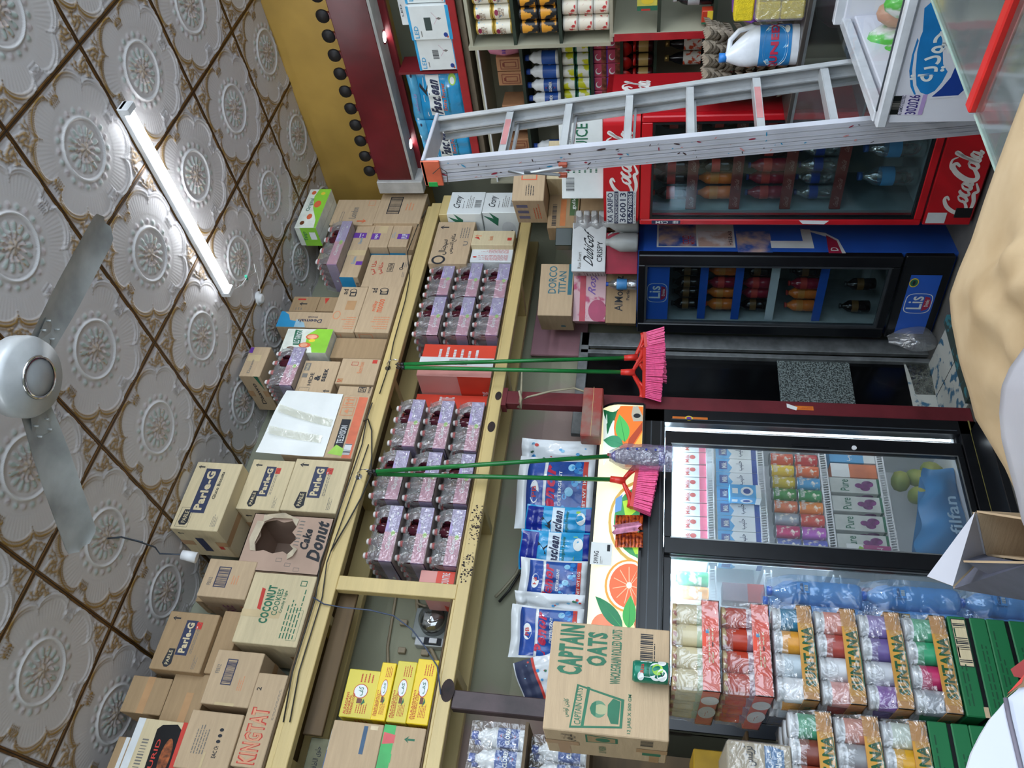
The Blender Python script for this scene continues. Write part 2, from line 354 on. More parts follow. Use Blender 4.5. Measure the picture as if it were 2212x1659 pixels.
# ---- ceiling: pressed gypsum tiles with a moulded rosette, painted, in a gold T-bar grid
def tile(N=112):
    s = (np.arange(N + 1) / N - .5) * .6
    X, Y = np.meshgrid(s, s); R = np.hypot(X, Y); A = np.arctan2(Y, X)
    h = np.zeros_like(R); base = np.array([.63, .62, .63]); pink = np.array([.60, .55, .53]); gold = np.array([.30, .17, .035]); grn = np.array([.36, .46, .42]); lil = np.array([.50, .42, .43]); dk = np.array([.45, .47, .45])
    C = np.tile(base, (N+1, N+1, 1))
    def ridge(d, wd): return np.exp(-(d / wd) ** 2)
    def put(mask, col):
        nonlocal C
        m = np.clip(mask, 0, 1)[..., None]; C = C * (1 - m) + col * m
    # scalloped frame, double lobes towards every corner
    ph = np.abs(((np.degrees(A) % 90) - 45)); lob = np.where(ph < 38, .258 + .047 * np.sqrt(np.clip(1 - ((ph - 19) / 19) ** 2, 0, 1)), .240 + .012 * np.sin(ph * 2.2))
    inside = R < lob; put(inside * .55, pink)
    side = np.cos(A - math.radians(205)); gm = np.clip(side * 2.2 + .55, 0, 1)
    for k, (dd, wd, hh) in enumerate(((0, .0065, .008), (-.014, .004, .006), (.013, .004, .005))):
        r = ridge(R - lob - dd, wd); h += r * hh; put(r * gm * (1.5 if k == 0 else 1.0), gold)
    # centre medallion
    r = ridge(R - .128, .006); h += r * .010; put(r * .8, np.array([.72, .73, .74]))
    beads = ridge(R - .113, .004) * (0.5 + .5 * np.cos(A * 60)); h += beads * .004
    for k, (r0, r1, n, o) in enumerate(((.030, .062, 12, 0), (.052, .098, 14, .22))):
        t = np.clip((R - r0) / (r1 - r0), 0, 1); pet = np.cos(A * n + o * n); wdt = np.sin(np.pi * t) ** .7
        m = ((R > r0) & (R < r1)) * np.clip((pet - (1 - 1.25 * wdt)) * 3, 0, 1)
        edge = ((R > r0) & (R < r1)) * ridge(pet - (1 - 1.25 * wdt), .22); h += m * .006 + edge * .005
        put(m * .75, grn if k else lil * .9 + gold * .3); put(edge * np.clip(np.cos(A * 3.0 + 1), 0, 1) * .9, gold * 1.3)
    m = R < .032; h += m * .008 * np.sqrt(np.clip(1 - (R / .032) ** 2, 0, 1)) * (1 + .5 * np.cos(5 * A + 60 * R)); put(m * .6 * (.6 + .4 * np.cos(5 * A + 60 * R)), gold * 1.2)
    # ring of small shells, green and lilac in turn
    n = 22; kk = np.round(A / (2 * np.pi / n)); a0 = kk * 2 * np.pi / n; dx = X - .155 * np.cos(a0); dy = Y - .155 * np.sin(a0); dr = np.hypot(dx, dy)
    sh = np.clip(1 - (dr / .016) ** 2, 0, 1); h += sh * .007 * (.7 + .3 * np.cos(np.arctan2(dy, dx) * 7)); put(sh * .8 * (kk % 2 == 0), grn); put(sh * .7 * (kk % 2 == 1), lil)
    # fine fluting between
    fl = ((R > .19) & (R < lob - .02)) * (np.cos(A * 90) * .5 + .5); h += fl * .0012
    # gold leaf sprays towards the corners and middle of the sides
    rs = np.random.RandomState(5); f = np.zeros_like(R)
    for q in range(44):
        cx, cy_, sd = rs.uniform(.170, .262), 0, 0
        off = rs.uniform(-.055, .055); c = rs.uniform(.218, .268); px, py = c + off * .6, c - off * .9
        if px > .285 or py > .285: continue
        a = rs.uniform(0, 6.28); l = rs.uniform(.008, .020); ww = rs.uniform(.0035, .007)
        for sx, sy in ((1, 1), (-1, 1), (1, -1), (-1, -1)):
            ux = (X * sx - px); uy = (Y * sy - py); e = (ux * math.cos(a) + uy * math.sin(a)) / l; g = (-ux * math.sin(a) + uy * math.cos(a)) / ww
            f = np.maximum(f, np.exp(-(e * e + g * g)) * (R > lob + .010))
    h += f * .009; put(np.clip(f * 1.7 - .3, 0, 1) * .95, gold)
    put((R > lob + .006) * .25 * (1 - f), lil)
    edge = np.maximum(np.abs(X), np.abs(Y)); h = h * (edge < .29); h += ridge(edge - .285, .003) * .003
    return X, Y, h, C
Xt, Yt, Ht, Ct = tile()
N = Xt.shape[0] - 1
VV = []; CC = []; FF = []; k0 = 0
ii, jj = np.meshgrid(np.arange(N), np.arange(N), indexing='ij'); q0 = (ii * (N + 1) + jj).ravel()
fq = np.stack([q0, q0 + N + 1, q0 + N + 2, q0 + 1], 1)
for gi in range(-1, 7):
    for gj in range(-2, 4):
        cx, cy_ = gi * .6 + .3, gj * .6 + .3
        if gi == 6 and gj < -1: continue
        if gi - 3 * gj > 12 or gi + gj < 0: continue
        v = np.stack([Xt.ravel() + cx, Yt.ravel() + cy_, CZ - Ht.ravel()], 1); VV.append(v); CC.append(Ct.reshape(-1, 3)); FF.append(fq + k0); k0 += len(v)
VV = np.concatenate(VV); CC = np.concatenate(CC); FF = np.concatenate(FF)
me = bpy.data.meshes.new('ceiling'); me.vertices.add(len(VV)); me.vertices.foreach_set('co', VV.ravel().astype(np.float32))
me.loops.add(FF.size); me.loops.foreach_set('vertex_index', FF.ravel().astype(np.int32)); me.polygons.add(len(FF))
me.polygons.foreach_set('loop_start', (np.arange(len(FF)) * 4).astype(np.int32)); me.polygons.foreach_set('use_smooth', np.ones(len(FF), bool)); me.update(calc_edges=True)
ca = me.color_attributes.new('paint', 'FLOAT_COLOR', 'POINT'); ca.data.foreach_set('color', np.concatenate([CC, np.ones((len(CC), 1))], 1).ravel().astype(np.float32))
cm = bpy.data.materials.new('moulded_ceiling_tile'); cm.use_nodes = True; nt = cm.node_tree; bs_ = nt.nodes['Principled BSDF']; bs_.inputs['Roughness'].default_value = .5
an = nt.nodes.new('ShaderNodeAttribute'); an.attribute_name = 'paint'; nt.links.new(an.outputs['Color'], bs_.inputs['Base Color'])
me.materials.append(cm); ceil = bpy.data.objects.new('ceiling', me); COL.objects.link(ceil); struct(ceil)
b = MB(); b.box(-3.2, 4.05, -4.2, 2.385, CZ + .004, CZ + .1, M('ceiling_backing', '#b9b6b2', .7))
o = b.build('ceiling_backing', ceil)
TB = M('gold_t_bar', '#6d4a1c', .35, metal=.35, ns=20, na=.2); TBK = M('t_bar_groove', '#140c05', .6)
b = MB()
for i in range(-5, 7):
    b.box(.6*i-.010, .6*i+.010, -4.2, 2.385, CZ-.006, CZ+.004, TB, .002); b.box(.6*i-.0018, .6*i+.0018, -4.2, 2.385, CZ-.0066, CZ-.0055, TBK)
for j in range(-7, 4):
    b.box(-3.2, 4.05, .6*j-.010, .6*j+.010, CZ-.0062, CZ+.004, TB, .002); b.box(-3.2, 4.05, .6*j-.0018, .6*j+.0018, CZ-.0068, CZ-.0057, TBK)
struct(b.build('trim_1'))
# ---- LED batten lamps (one in view; the unseen ones are set brighter as fill light)
LEDM = emis('lit_led_tube', '#f2f8ff', TUBE_STRENGTH); LEDS = emis('lit_led_tube_bright', '#f2f8ff', SHOP_LIGHT); LAMPW = M('lamp_white', '#dfe2e4', .4)
def batten(x, y, L_, label, along='y', lm=None):
    t = empty('led_tube_lamp', (x, y, CZ - .0), 0 if along == 'y' else math.pi/2, label, 'lamp', 'LED battens of the shop')
    b = MB(); b.box(-.034, .034, -L_/2, L_/2, -.034, -.004, LAMPW, .004); b.build('base', t)
    b = MB(); b.grid(lambda u, v: (.031 * math.cos(math.pi * u), (v - .5) * (L_ - .07), -.034 - .020 * math.sin(math.pi * u)), 8, 1, lm or LEDM)
    b.build('diffuser', t)
    for s in (-1, 1):
        b = MB(); b.box(-.036, .036, s*L_/2 - .035 if s > 0 else s*L_/2, s*L_/2 if s > 0 else s*L_/2 + .035, -.060, -.012, LAMPW, .004); b.build('end_cap', t)
    return t
lamp1 = batten(2.43, .905, 1.20, 'lit white LED tube lamp fixed under the patterned ceiling')
for x, y, al in ((.35, -2.6, 'x'), (2.6, -2.6, 'x'), (-1.6, .3, 'y'), (1.1, -1.3, 'x')):
    batten(x, y, 1.2, 'lit white LED tube lamp of the shop outside the picture', al, LEDS)
b = MB(); P0 = at(540, 615, 'Z', CZ - .01)
b.lathe([(.045, 0), (.045, -.008), (.030, -.012), (.030, -.030), (.018, -.034)], WHP, 18, Matrix.Translation((P0.x + .02, P0.y + .14, CZ)))
o = b.build('ceiling_rose'); tag(o, 'small round white ceiling rose beside the end of the lit tube lamp', 'ceiling rose')
wr = M('wire_white', '#d8d8d4', .4); cn = M('green_connector', '#2fae8a', .4)
b = MB(); e = Vector((2.43, 1.50, CZ - .04)); c0 = at(533, 600, 'Z', CZ - .06); c1 = at(552, 570, 'Z', CZ - .03)
for s in (0, .008): b.tube([e + Vector((s, 0, 0)), e.lerp(c0, .5) + Vector((0, s, -.02)), c0], .0018, wr); b.tube([c0, c0.lerp(c1, .5) + Vector((s, .02, -.02)), c1 + Vector((0, 0, .01))], .0018, wr)
b.tube([c1, Vector((P0.x + .03, P0.y + .1, CZ - .03))], .0018, wr); o = b.build('lamp_wire'); tag(o, 'thin twisted white wires from the tube lamp to the ceiling rose', 'wire')
b = MB(); b.cyl(c0 - Vector((.0, .015, 0)), c0 + Vector((.01, .02, .01)), .008, cn, 8); b.build('connector', o)
# ---- ceiling fan
FANW = M('fan_enamel', '#b5b9bb', .35, ns=9, na=.1, metal=.1); FAND = M('fan_blade_dusty', '#b5b8b6', .5, ns=7, na=.2, bump=.1, bs=30); CHR = M('chrome', '#c9c9c9', .12, metal=1.0)
fz = 3.60; hub = at(80, 815, 'Z', fz)
fan = empty('ceiling_fan', (hub.x, hub.y, CZ), 0, 'white three-blade ceiling fan with round hub and dusty blades', 'fan')
dz = fz - CZ
b = MB(); b.lathe([(.0, dz - .012), (.062, dz - .010), (.066, dz - .004), (.125, dz + .008), (.136, dz + .03), (.135, dz + .075), (.10, dz + .10), (.03, dz + .11), (.03, dz + .15)], FANW, 36); b.build('motor_housing', fan)
b = MB(); b.lathe([(.062, dz - .013), (.070, dz - .013), (.073, dz - .007), (.066, dz - .002)], CHR, 36, caps=False); b.build('trim_ring', fan)
b = MB(); b.cyl((0, 0, dz + .1), (0, 0, -.03), .012, FANW, 10); b.lathe([(.012, -.09), (.055, -.03), (.06, 0)], FANW, 20); b.build('down_rod', fan)
def blade(ang):
    b = MB(); ca, sa = math.cos(ang), math.sin(ang)
    def fn(u, v):
        r = .115 + .575 * u; wd = (.058 + .014 * math.sin(min(u * 2, 1) * math.pi / 2)); 
        if u > .93: wd *= math.sqrt(max(0, 1 - ((u - .93) / .075) ** 2)) if u < 1 else .35
        y = (v - .5) * 2 * wd; z = dz + .045 + y * .10 - .006 * u + .012 * (1 - (2 * v - 1) ** 2)
        return (r * ca - y * sa, r * sa + y * ca, z)
    b.grid(fn, 24, 8, FAND); b.grid(lambda u, v: Vector(fn(u, v)) + Vector((0, 0, .002)), 24, 8, FAND)
    o = b.build('blade', fan); b = MB()
    b.add([(.11*ca + .03*sa, .11*sa - .03*ca, dz+.04), (.11*ca - .03*sa, .11*sa + .03*ca, dz+.04), (.22*ca - .035*sa, .22*sa + .035*ca, dz+.062), (.22*ca + .035*sa, .22*sa - .035*ca, dz+.046)], [(0, 1, 2, 3)], FAND)
    for s in (-1, 1):
        for r in (.17, .21): b.cyl((r*ca - s*.025*sa, r*sa + s*.025*ca, dz+.03), (r*ca - s*.025*sa, r*sa + s*.025*ca, dz+.05), .004, FAND, 6)
    b.build('blade_bracket', o)
t1 = at(248, 490, 'Z', fz); t2 = at(205, 1190, 'Z', fz)
a1 = math.atan2(t1.y - hub.y, t1.x - hub.x); a2 = math.atan2(t2.y - hub.y, t2.x - hub.x)
blade(a1); blade(a2); blade((a1 + a2) / 2 + (math.pi if abs(a1 - a2) < math.pi else 0))
# ---- spare ceiling cable with a white plug
b = MB(); pl = at(393, 1198, 'Z', 3.88)
pts = [at(232, 1163, 'Z', 4.0), at(262, 1160, 'Z', 3.97), at(300, 1170, 'Z', 3.96), at(335, 1182, 'Z', 3.97), at(345, 1196, 'Z', 3.95), pl]
b.tube(pts, .004, M('grey_wire', '#3b4450', .5)); b.tube([pts[0], pts[0] + Vector((.02, .03, -.03)), pts[1], pts[2] + Vector((0, 0, -.02))], .003, M('grey_wire', '', .5))
o = b.build('hanging_cable'); tag(o, 'dark loose cable hanging under the ceiling with a white lamp holder', 'cable')
b = MB(); d = (at(402, 1200, 'Z', 3.86) - pl).normalized(); b.cyl(pl, pl + d * .075, .024, WHP, 12, .028); b.build('lamp_holder', o)
# ================================================================ loft shelf along the back wall
loft = empty('loft_shelf', (1.5, 2.18, 2.43), 0, 'long cream-painted wooden loft shelf with two tiers along the back wall', 'shelf')
LX0, LX1 = -.9, 3.78; ox, oy, oz = 1.5, 2.18, 2.43
def lb(name, x0, x1, y0, y1, z0, z1, mat, c=.003):
    b = MB(); b.box(x0-ox, x1-ox, y0-oy, y1-oy, z0-oz, z1-oz, mat, c); return b.build(name, loft)
lb('upper_rail', LX0, LX1, 1.98, 2.03, 3.080, 3.148, CREAM); lb('lower_rail', LX0, 3.62, 1.98, 2.03, 2.428, 2.488, CREAM)
lb('upper_lip', LX0, LX1 - .02, 1.992, 2.02, 3.148, 3.178, CREAM); lb('lower_lip', LX0, 3.60, 1.992, 2.02, 2.488, 2.502, CREAM)
lb('upper_deck', LX0, LX1, 1.985, 2.38, 3.178, 3.190, CREAMD); lb('lower_deck', LX0, LX1, 1.99, 2.38, 2.502, 2.512, CREAMD)
lb('upper_back_rail', LX0, LX1, 2.33, 2.38, 3.06, 3.178, CREAM); lb('lower_back_rail', LX0, LX1, 2.33, 2.38, 2.43, 2.502, CREAM)
for x in (.15, .80, 1.55, 2.25, 2.95, 3.55): lb('upper_joist', x, x + .045, 2.03, 2.33, 3.10, 3.178, CREAM)
for x in (.15, .60, 1.45, 2.35, 3.05): lb('lower_joist', x, x + .045, 2.03, 2.33, 2.435, 2.502, CREAM)
lb('stud', .938, 1.010, 1.982, 2.03, 2.488, 3.080, CREAM); lb('wood_block', 3.60, 3.80, 1.93, 2.0, 3.00, 3.06, CREAM)
lb('backing_panel', .30, 1.02, 2.08, 2.10, 3.00, 3.09, CREAMD)
# stains and burn marks painted on the rails keep their own shape
STN = M('dark_stain', '#2c1a18', .7, ns=30, na=.4)
b = MB(); rnd = random.Random(3); fr = FR((LX0-ox, 1.98-oy, 2.428-oz), (1, 0, 0), (0, 0, 1), LX1-LX0, .06)
for k in range(150):
    u = (rnd.choice((1.08, 1.12, 1.30, 1.38)) + rnd.gauss(0, .035) - LX0) / (LX1-LX0); v0 = rnd.uniform(0, .9)
    b.ell(fr, u, v0, rnd.uniform(.0002, .0012), rnd.uniform(.02, .10), STN, None, 7, rnd.random()*3)
for u, v, r in ((1.92, .5, .035), (.52, .35, .05), (2.13, .35, .03)):
    uu = (u - LX0) / (LX1-LX0); b.ell(fr, uu, v, r/(LX1-LX0), r/.06*.6, STN)
o = b.build('stain', loft); o['kind'] = 'stuff'
# posts that carry the loft
pp = M('rusty_dark_post', '#4a3b3e', .5, ns=8, na=.3, bump=.2, bs=25)
b = MB(); b.box(-.0435, .0435, -.03, .03, 0, 2.426, MAROON, .004); b.box(-.06, .06, -.034, .034, 2.40, 2.426, MAROON); o = b.build('steel_post', None, (2.1265, 2.01, 0)); tag(o, 'maroon painted steel post carrying the loft at the right edge of the large fridge', 'post')
b = MB(); fr = FR((-.0435, -.03, 0), (1, 0, 0), (0, 0, 1), .087, 2.43); OR2 = M('orange_sticker', '#e07a2c', .4)
b.rect(fr, .35, .317, .65, .355, OR2); b.poly(fr, [(.3, .353), (.55, .350), (.8, .372), (.5, .372)], WHT); b.lines(fr, .42, .32, .58, .35, RED, 2, vert=True); b.build('torn_sticker', o)
b = MB(); b.box(-.04, .04, -.03, .03, 1.4, 2.426, pp, .004); o = b.build('steel_post', None, (.49, 2.02, 0)); o.location = (.49, 2.02, 0); tag(o, 'dark grey steel post under the loft above the oats box', 'post')
b = MB(); b.box(-.15, .15, -.05, .05, 0, .105, M('dusty_red_paint', '#9c3c34', .65, ns=10, na=.2, col2='#8d7468', thr=(.35, .62)), .006); b.box(-.151, .151, -.051, -.049, .05, .052, CREAM)
o = b.build('red_switch_box', None, (1.985, 1.93, 1.862), math.radians(-4)); tag(o, 'dusty red metal box fixed across the maroon post above the large fridge', 'box')
for p0, pts in (((0, 0), [at(1062, 800, 'Y', 1.95), at(1135, 745, 'Y', 1.97), at(1128, 860, 'Y', 1.94), at(1200, 835, 'Y', 1.9), at(1262, 850, 'Y', 1.9)]),):
    b = MB(); b.tube([at(1128, 800, 'Y', 1.96), at(1126, 850, 'Y', 1.94), at(1122, 868, 'Y', 1.94), at(1140, 858, 'Y', 1.93), at(1190, 845, 'Y', 1.92), at(1240, 838, 'Y', 1.92), at(1262, 846, 'Y', 1.93)], .006, M('beige_cable', '#a29a80', .5))
    b.tube([at(1122, 845, 'Y', 1.935), at(1126, 862, 'Y', 1.93), at(1124, 882, 'Y', 1.935), at(1118, 878, 'Y', 1.93)], .008, M('beige_cable', '', .5)); o = b.build('knotted_cable'); tag(o, 'beige cable knotted around the top of the maroon post', 'cable')
# cables draped along the upper rail
DW = M('dark_wire', '#2a2a26', .5)
b = MB(); pts = [(620, 1560), (640, 1450), (690, 1290), (700, 1215), (745, 1090), (790, 960), (800, 905), (812, 870)]
b.tube([at(x - 8, y, 'Y', 1.975) for x, y in pts], .0035, DW); b.tube([at(x + 6, y, 'Y', 1.97) for x, y in pts[:6]], .003, DW)
b.tube([at(*p, 'Y', 1.965) for p in ((785, 910), (795, 905), (803, 930), (803, 985), (800, 1030), (780, 1075), (750, 1130), (715, 1190))], .004, DW)
b.tube([at(*p, 'Y', 1.972) for p in ((820, 850), (840, 790), (850, 740), (875, 650), (885, 600), (880, 545), (905, 480), (920, 455))], .003, DW)
o = b.build('wires'); tag(o, 'thin dark wires running along the upper rail of the loft', 'wires')
b = MB(); b.tube([at(*p, 'Y', 1.965) for p in ((676, 1290), (700, 1305), (740, 1312), (800, 1318), (850, 1330), (890, 1360), (920, 1400), (945, 1440), (952, 1500))], .0035, M('blue_wire', '#3d4a63', .5)); o = b.build('hanging_wire'); tag(o, 'thin blue-grey wire sagging in front of the electricity meter', 'wire')
b = MB(); b.tube([at(*p, 'Y', 2.44) for p in ((1070, 1290), (1085, 1275), (1115, 1240), (1132, 1200), (1140, 1150), (1138, 1100))], .008, M('beige_cable', '', .5)); b.tube([at(*p, 'Y', 2.46) for p in ((1078, 1300), (1100, 1275), (1125, 1235), (1140, 1190), (1145, 1140))], .007, DW)
o = b.build('bent_cable'); tag(o, 'thick cables bending down from the loft behind the detergent bags', 'cable')
b = MB(); b.box(-.30, .30, -.01, .01, 0, .36, M('pink_board', '#b98a92', .6, ns=3, na=.12), .003); o = b.build('pink_board', None, (3.12, 2.45, 2.03)); tag(o, 'dull pink board against the wall behind the cartons on the coolers', 'board')
# conduits and electricity meter on the wall behind the lower tier
CON = M('conduit', '#a8987c', .5); b = MB()
for z, x0, x1 in ((2.60, .1, 1.2),):
    b.tube([Vector((.55, 2.49, 2.86)), Vector((.70, 2.485, 2.88)), Vector((.85, 2.485, 2.92)), Vector((1.35, 2.485, 2.95))], .008, CON)
b.tube([at(*p, 'Y', 2.48) for p in ((900, 1300), (905, 1340), (912, 1370), (930, 1400), (950, 1440), (958, 1480))], .010, CON); b.tube([at(*p, 'Y', 2.48) for p in ((893, 1200), (895, 1270), (902, 1305), (925, 1312), (948, 1310), (952, 1298))], .010, CON)
for x, y in ((872, 1345), (868, 1405), (918, 1410)): c = at(x, y, 'Y', 2.48); b.box(c.x-.015, c.x+.015, 2.47, 2.5, c.z-.02, c.z+.02, CON, .003)
o = b.build('conduit'); tag(o, 'bare beige conduits clipped to the wall behind the lower loft tier', 'conduit')
mt = empty('electricity_meter', (.99, 2.46, 2.60), 0, 'round glass-covered electricity meter on the wall behind the loft', 'meter')
b = MB(); b.box(-.085, .075, 0, .04, -.02, .20, M('meter_base', '#9aa09c', .5), .004); b.box(-.13, -.085, -.02, .04, -.02, .17, WHB, .004); b.build('base', mt)
b = MB(); b.lathe([(.075, -.0), (.075, .06), (.068, .085), (.03, .092), (0, .093)], film('meter_glass', '#9aa29a', .55, .8, .05, 0), 24, Matrix.Translation((0, 0, .09)) @ Matrix.Rotation(math.pi/2, 4, 'X')); b.build('glass_cover', mt)
b = MB(); b.lathe([(.055, 0), (.055, .03), (0, .031)], M('meter_dial', '#77756c', .5), 20, Matrix.Translation((0, 0, .09)) @ Matrix.Rotation(math.pi/2, 4, 'X')); b.box(-.03, .03, -.045, -.032, .11, .14, WHT); b.build('dial', mt)
b = MB(); b.box(-.125, -.09, -.03, -.02, .03, .12, INK); b.box(-.120, -.095, -.04, -.03, .05, .09, WHP); b.build('breaker', mt)
# ================================================================ large drinks fridge under the loft
R_ = math.radians
GLASS = film('door_glass', '#c8d4d8', .86, .55, .04, 0); FOG = film('fogged_glass', '#b9cdd6', .76, .12, .3, .2, 6)
INW = M('fridge_inside_white', '#e9eef0', .45, na=.03); BLKF = M('black_frame', '#15171b', .3, na=.15); ALU = M('aluminium', '#a9adae', .35, metal=.8, ns=20, na=.1)
LIT = emis('lit_fridge_strip', '#eaf6ff', 3.0)
fx0, fx1, fy, fd = .45, 2.078, 2.0, .47
bf = empty('display_fridge', ((fx0+fx1)/2, fy + fd/2, 0), 0, 'large black two-door display fridge with a lit fruit sign, packed with milk and juice', 'fridge')
ox, oy = (fx0+fx1)/2, fy + fd/2
def fb(name, boxes, parent=bf, c=.003):
    b = MB()
    for x0, x1, y0, y1, z0, z1, m in boxes: b.box(x0-ox, x1-ox, y0-oy, y1-oy, z0, z1, m, c if min(x1-x0, y1-y0, z1-z0) > 3*c else 0)
    return b.build(name, parent)
fb('cabinet', [(fx0, fx0+.03, fy, fy+fd, 0, 1.87, BLKF), (fx1-.03, fx1, fy+.001, fy+fd, 0, 1.87, BLKF), (fx0, fx1, fy+fd-.02, fy+fd, 0, 1.87, BLKF), (fx0, fx1, fy, fy+fd, 1.84, 1.87, BLKF), (fx0, fx1, fy, fy+fd, 0, .10, BLKF)])
fb('inner_liner', [(fx0+.03, fx1-.03, fy+fd-.05, fy+fd-.02, .10, 1.60, INW), (fx0+.03, fx0+.045, fy+.05, fy+fd-.05, .10, 1.60, INW), (fx1-.045, fx1-.03, fy+.05, fy+fd-.05, .10, 1.60, INW), (fx0+.03, fx1-.03, fy+.02, fy+fd-.02, .10, .112, INW), (fx0+.03, fx1-.03, fy+.02, fy+fd-.02, 1.53, 1.545, INW)])
fb('front_frame', [(1.995, fx1, fy-.03, fy+.02, .0, 1.64, BLKF), (fx0, fx0+.06, fy-.03, fy+.02, 0, 1.64, BLKF), (fx0, fx1, fy-.03, fy+.02, 1.535, 1.64, BLKF), (fx0, fx1, fy-.03, fy+.02, 0, .085, BLKF), (fx0+.06, 1.995, fy-.036, fy-.03, 1.55, 1.556, M('grey_line', '#444a50', .3)), (fx0+.06, 1.995, fy-.036, fy-.03, 1.60, 1.606, M('grey_line', '', .3)), (2.01, 2.016, fy-.034, fy-.03, .1, 1.5, M('grey_line', '', .3)), (fx0, fx1, fy-.034, fy-.03, .03, .036, M('yellowed_seal', '#8c8348', .5))])
fb('kick_plinth', [(fx0, 2.02, 1.80, fy-.002, 0, .035, BLKF)])
fb('bottom_grille', [(fx0+.05, fx1-.05, fy-.026, fy-.018, .01, .03, M('grey_line', '', .3))])
def fdoor(name, x0, x1, y, gx0, gx1):
    o = fb(name, [(x0, gx0, y-.018, y+.012, .09, 1.53, BLKF), (gx1, x1, y-.018, y+.012, .09, 1.53, BLKF), (gx0, gx1, y-.018, y+.012, .09, .125, BLKF), (gx0, gx1, y-.018, y+.012, 1.495, 1.53, BLKF),
        (gx0-.006, gx0, y-.021, y-.018, .12, 1.5, ALU), (gx1, gx1+.006, y-.021, y-.018, .12, 1.5, ALU), (gx0, gx1, y-.021, y-.018, .119, .125, ALU)])
    return o
d1 = fdoor('door', 1.245, 1.945, fy-.006, 1.330, 1.862)
b = MB(); b.box(1.33-ox, 1.862-ox, fy-.008-oy, fy-.004-oy, .125, 1.495, GLASS); b.build('glass', d1)
b = MB(); b.box(1.88-ox, 1.892-ox, fy-.03-oy, fy-.02-oy, .72, .90, BLK, .002); b.cyl((1.885-ox, fy-.032-oy, .60), (1.885-ox, fy-.022-oy, .60), .012, WHP, 10); b.build('handle', d1)
d2 = fdoor('door', .52, 1.300, fy+.022, .60, 1.238)
b = MB(); b.box(.60-ox, 1.238-ox, fy+.018-oy, fy+.022-oy, .125, 1.495, FOG); b.build('glass', d2)
fb('light_strip', [(1.964, 1.971, fy-.012, fy-.004, .13, 1.50, LIT)])
fb('light_strip', [(fx0+.1, 1.95, fy+.05, fy+.07, 1.505, 1.53, emis('fridge_top_led', '#d4ecff', 12.0))]); fb('light_strip', [(1.25, 1.275, fy+.045, fy+.06, .75, 1.5, emis('fridge_side_led', '#d4ecff', 2.2))])
WIRE = M('white_wire', '#eef2f3', .35); SH = (1.31, 1.055, .745, .468)
for z in SH:
    b = MB()
    for x0, x1 in ((.53, 1.24), (1.29, 1.955)):
        b.box(x0-ox, x1-ox, fy+.075-oy, fy+.083-oy, z, z+.006, WIRE); b.box(x0-ox, x1-ox, fy+.073-oy, fy+.081-oy, z-.03, z-.024, WIRE)
        n = int((x1-x0) / .014)
        for k in range(n): xx = x0 + k*.014 - ox; b.add([(xx, fy+.072-oy, z+.004), (xx+.004, fy+.072-oy, z+.004), (xx+.011, fy+.072-oy, z-.028), (xx+.007, fy+.072-oy, z-.028)], [(0, 1, 2, 3)], WIRE)
        b.box(x0-ox, x1-ox, fy+.083-oy, fy+.40-oy, z-.002, z+.003, WIRE)
    b.build('shelf', bf)
# lit sign
SG = emis('lit_sign_cream', '#e9e3b4', .20); 
def em(n, c, s=.35): return emis('sign_' + n, c, s*.36)
HZ0, HH, HX0, HW = 1.645, .228, fx0, fx1-fx0
def hsurf(u, v, off=0.0):
    v_ = min(max(v, 0), 1); y = fy - .060 + .055 * (max(0, v_ - .55) / .45) ** 2.2 - off; return Vector((HX0 + u*HW - ox, y - oy, HZ0 + v_*HH))
def hpx(x, y): p = at(x, y, 'Y', fy-.058); return ((p.x - HX0) / HW, (p.z - HZ0) / HH)
hd = MB(); hd.grid(lambda u, v: hsurf(u, v), 24, 14, SG)
k_ = [0]
def hp(pts, mat, px=True):
    k_[0] += 1; o = .0012 + .00045 * k_[0]; P = [hpx(*p) if px else p for p in pts]
    P = [(min(max(a, .0), .992), min(max(c, .02), .985)) for a, c in P]
    cx = sum(p[0] for p in P) / len(P); cy2 = sum(p[1] for p in P) / len(P); n = len(P); V = [hsurf(cx, cy2, o)]; F = []
    R = 5
    for r in range(1, R + 1):
        for p in P: V.append(hsurf(cx + (p[0]-cx)*r/R, cy2 + (p[1]-cy2)*r/R, o))
    for i in range(n): F.append((0, 1+i, 1+(i+1) % n))
    for r in range(1, R):
        for i in range(n): F.append((1+(r-1)*n+i, 1+r*n+i, 1+r*n+(i+1) % n, 1+(r-1)*n+(i+1) % n))
    hd.add(V, F, mat)
def pxe(cx, cy_, rx, ry, n=22, a0=0, a1=360): return [(cx + rx*math.cos(R_(a0+(a1-a0)*k/n)), cy_ + ry*math.sin(R_(a0+(a1-a0)*k/n))) for k in range(n)]
def leaf(x0, y0, x1, y1, w_, mat, vein=None):
    d = Vector((x1-x0, y1-y0)); q = Vector((-d.y, d.x)).normalized() * w_; P = []
    for k in range(9): t = k/8; P.append((x0+d.x*t+q.x*math.sin(math.pi*t**.8), y0+d.y*t+q.y*math.sin(math.pi*t**.8)))
    for k in range(7, 0, -1): t = k/8; P.append((x0+d.x*t-q.x*math.sin(math.pi*t**.8), y0+d.y*t-q.y*math.sin(math.pi*t**.8)))
    hp(P, mat)
    if vein: q = q*.04; hp([(x0+q.x, y0+q.y), (x1, y1), (x0-q.x, y0-q.y)], vein)
GL1 = em('leaf_light', '#4fb35a', .3); GL2 = em('leaf_dark', '#1d6f47', .22); OG = em('orange', '#e0702a', .38); OG2 = em('orange_light', '#f0a24a', .42)
hp([(1303, 872), (1303, 1000), (1392, 1000), (1392, 872)], em('sky', '#cfe0d8', .4)); hp([(1303, 875), (1312, 935), (1345, 900), (1345, 875)], GL2)
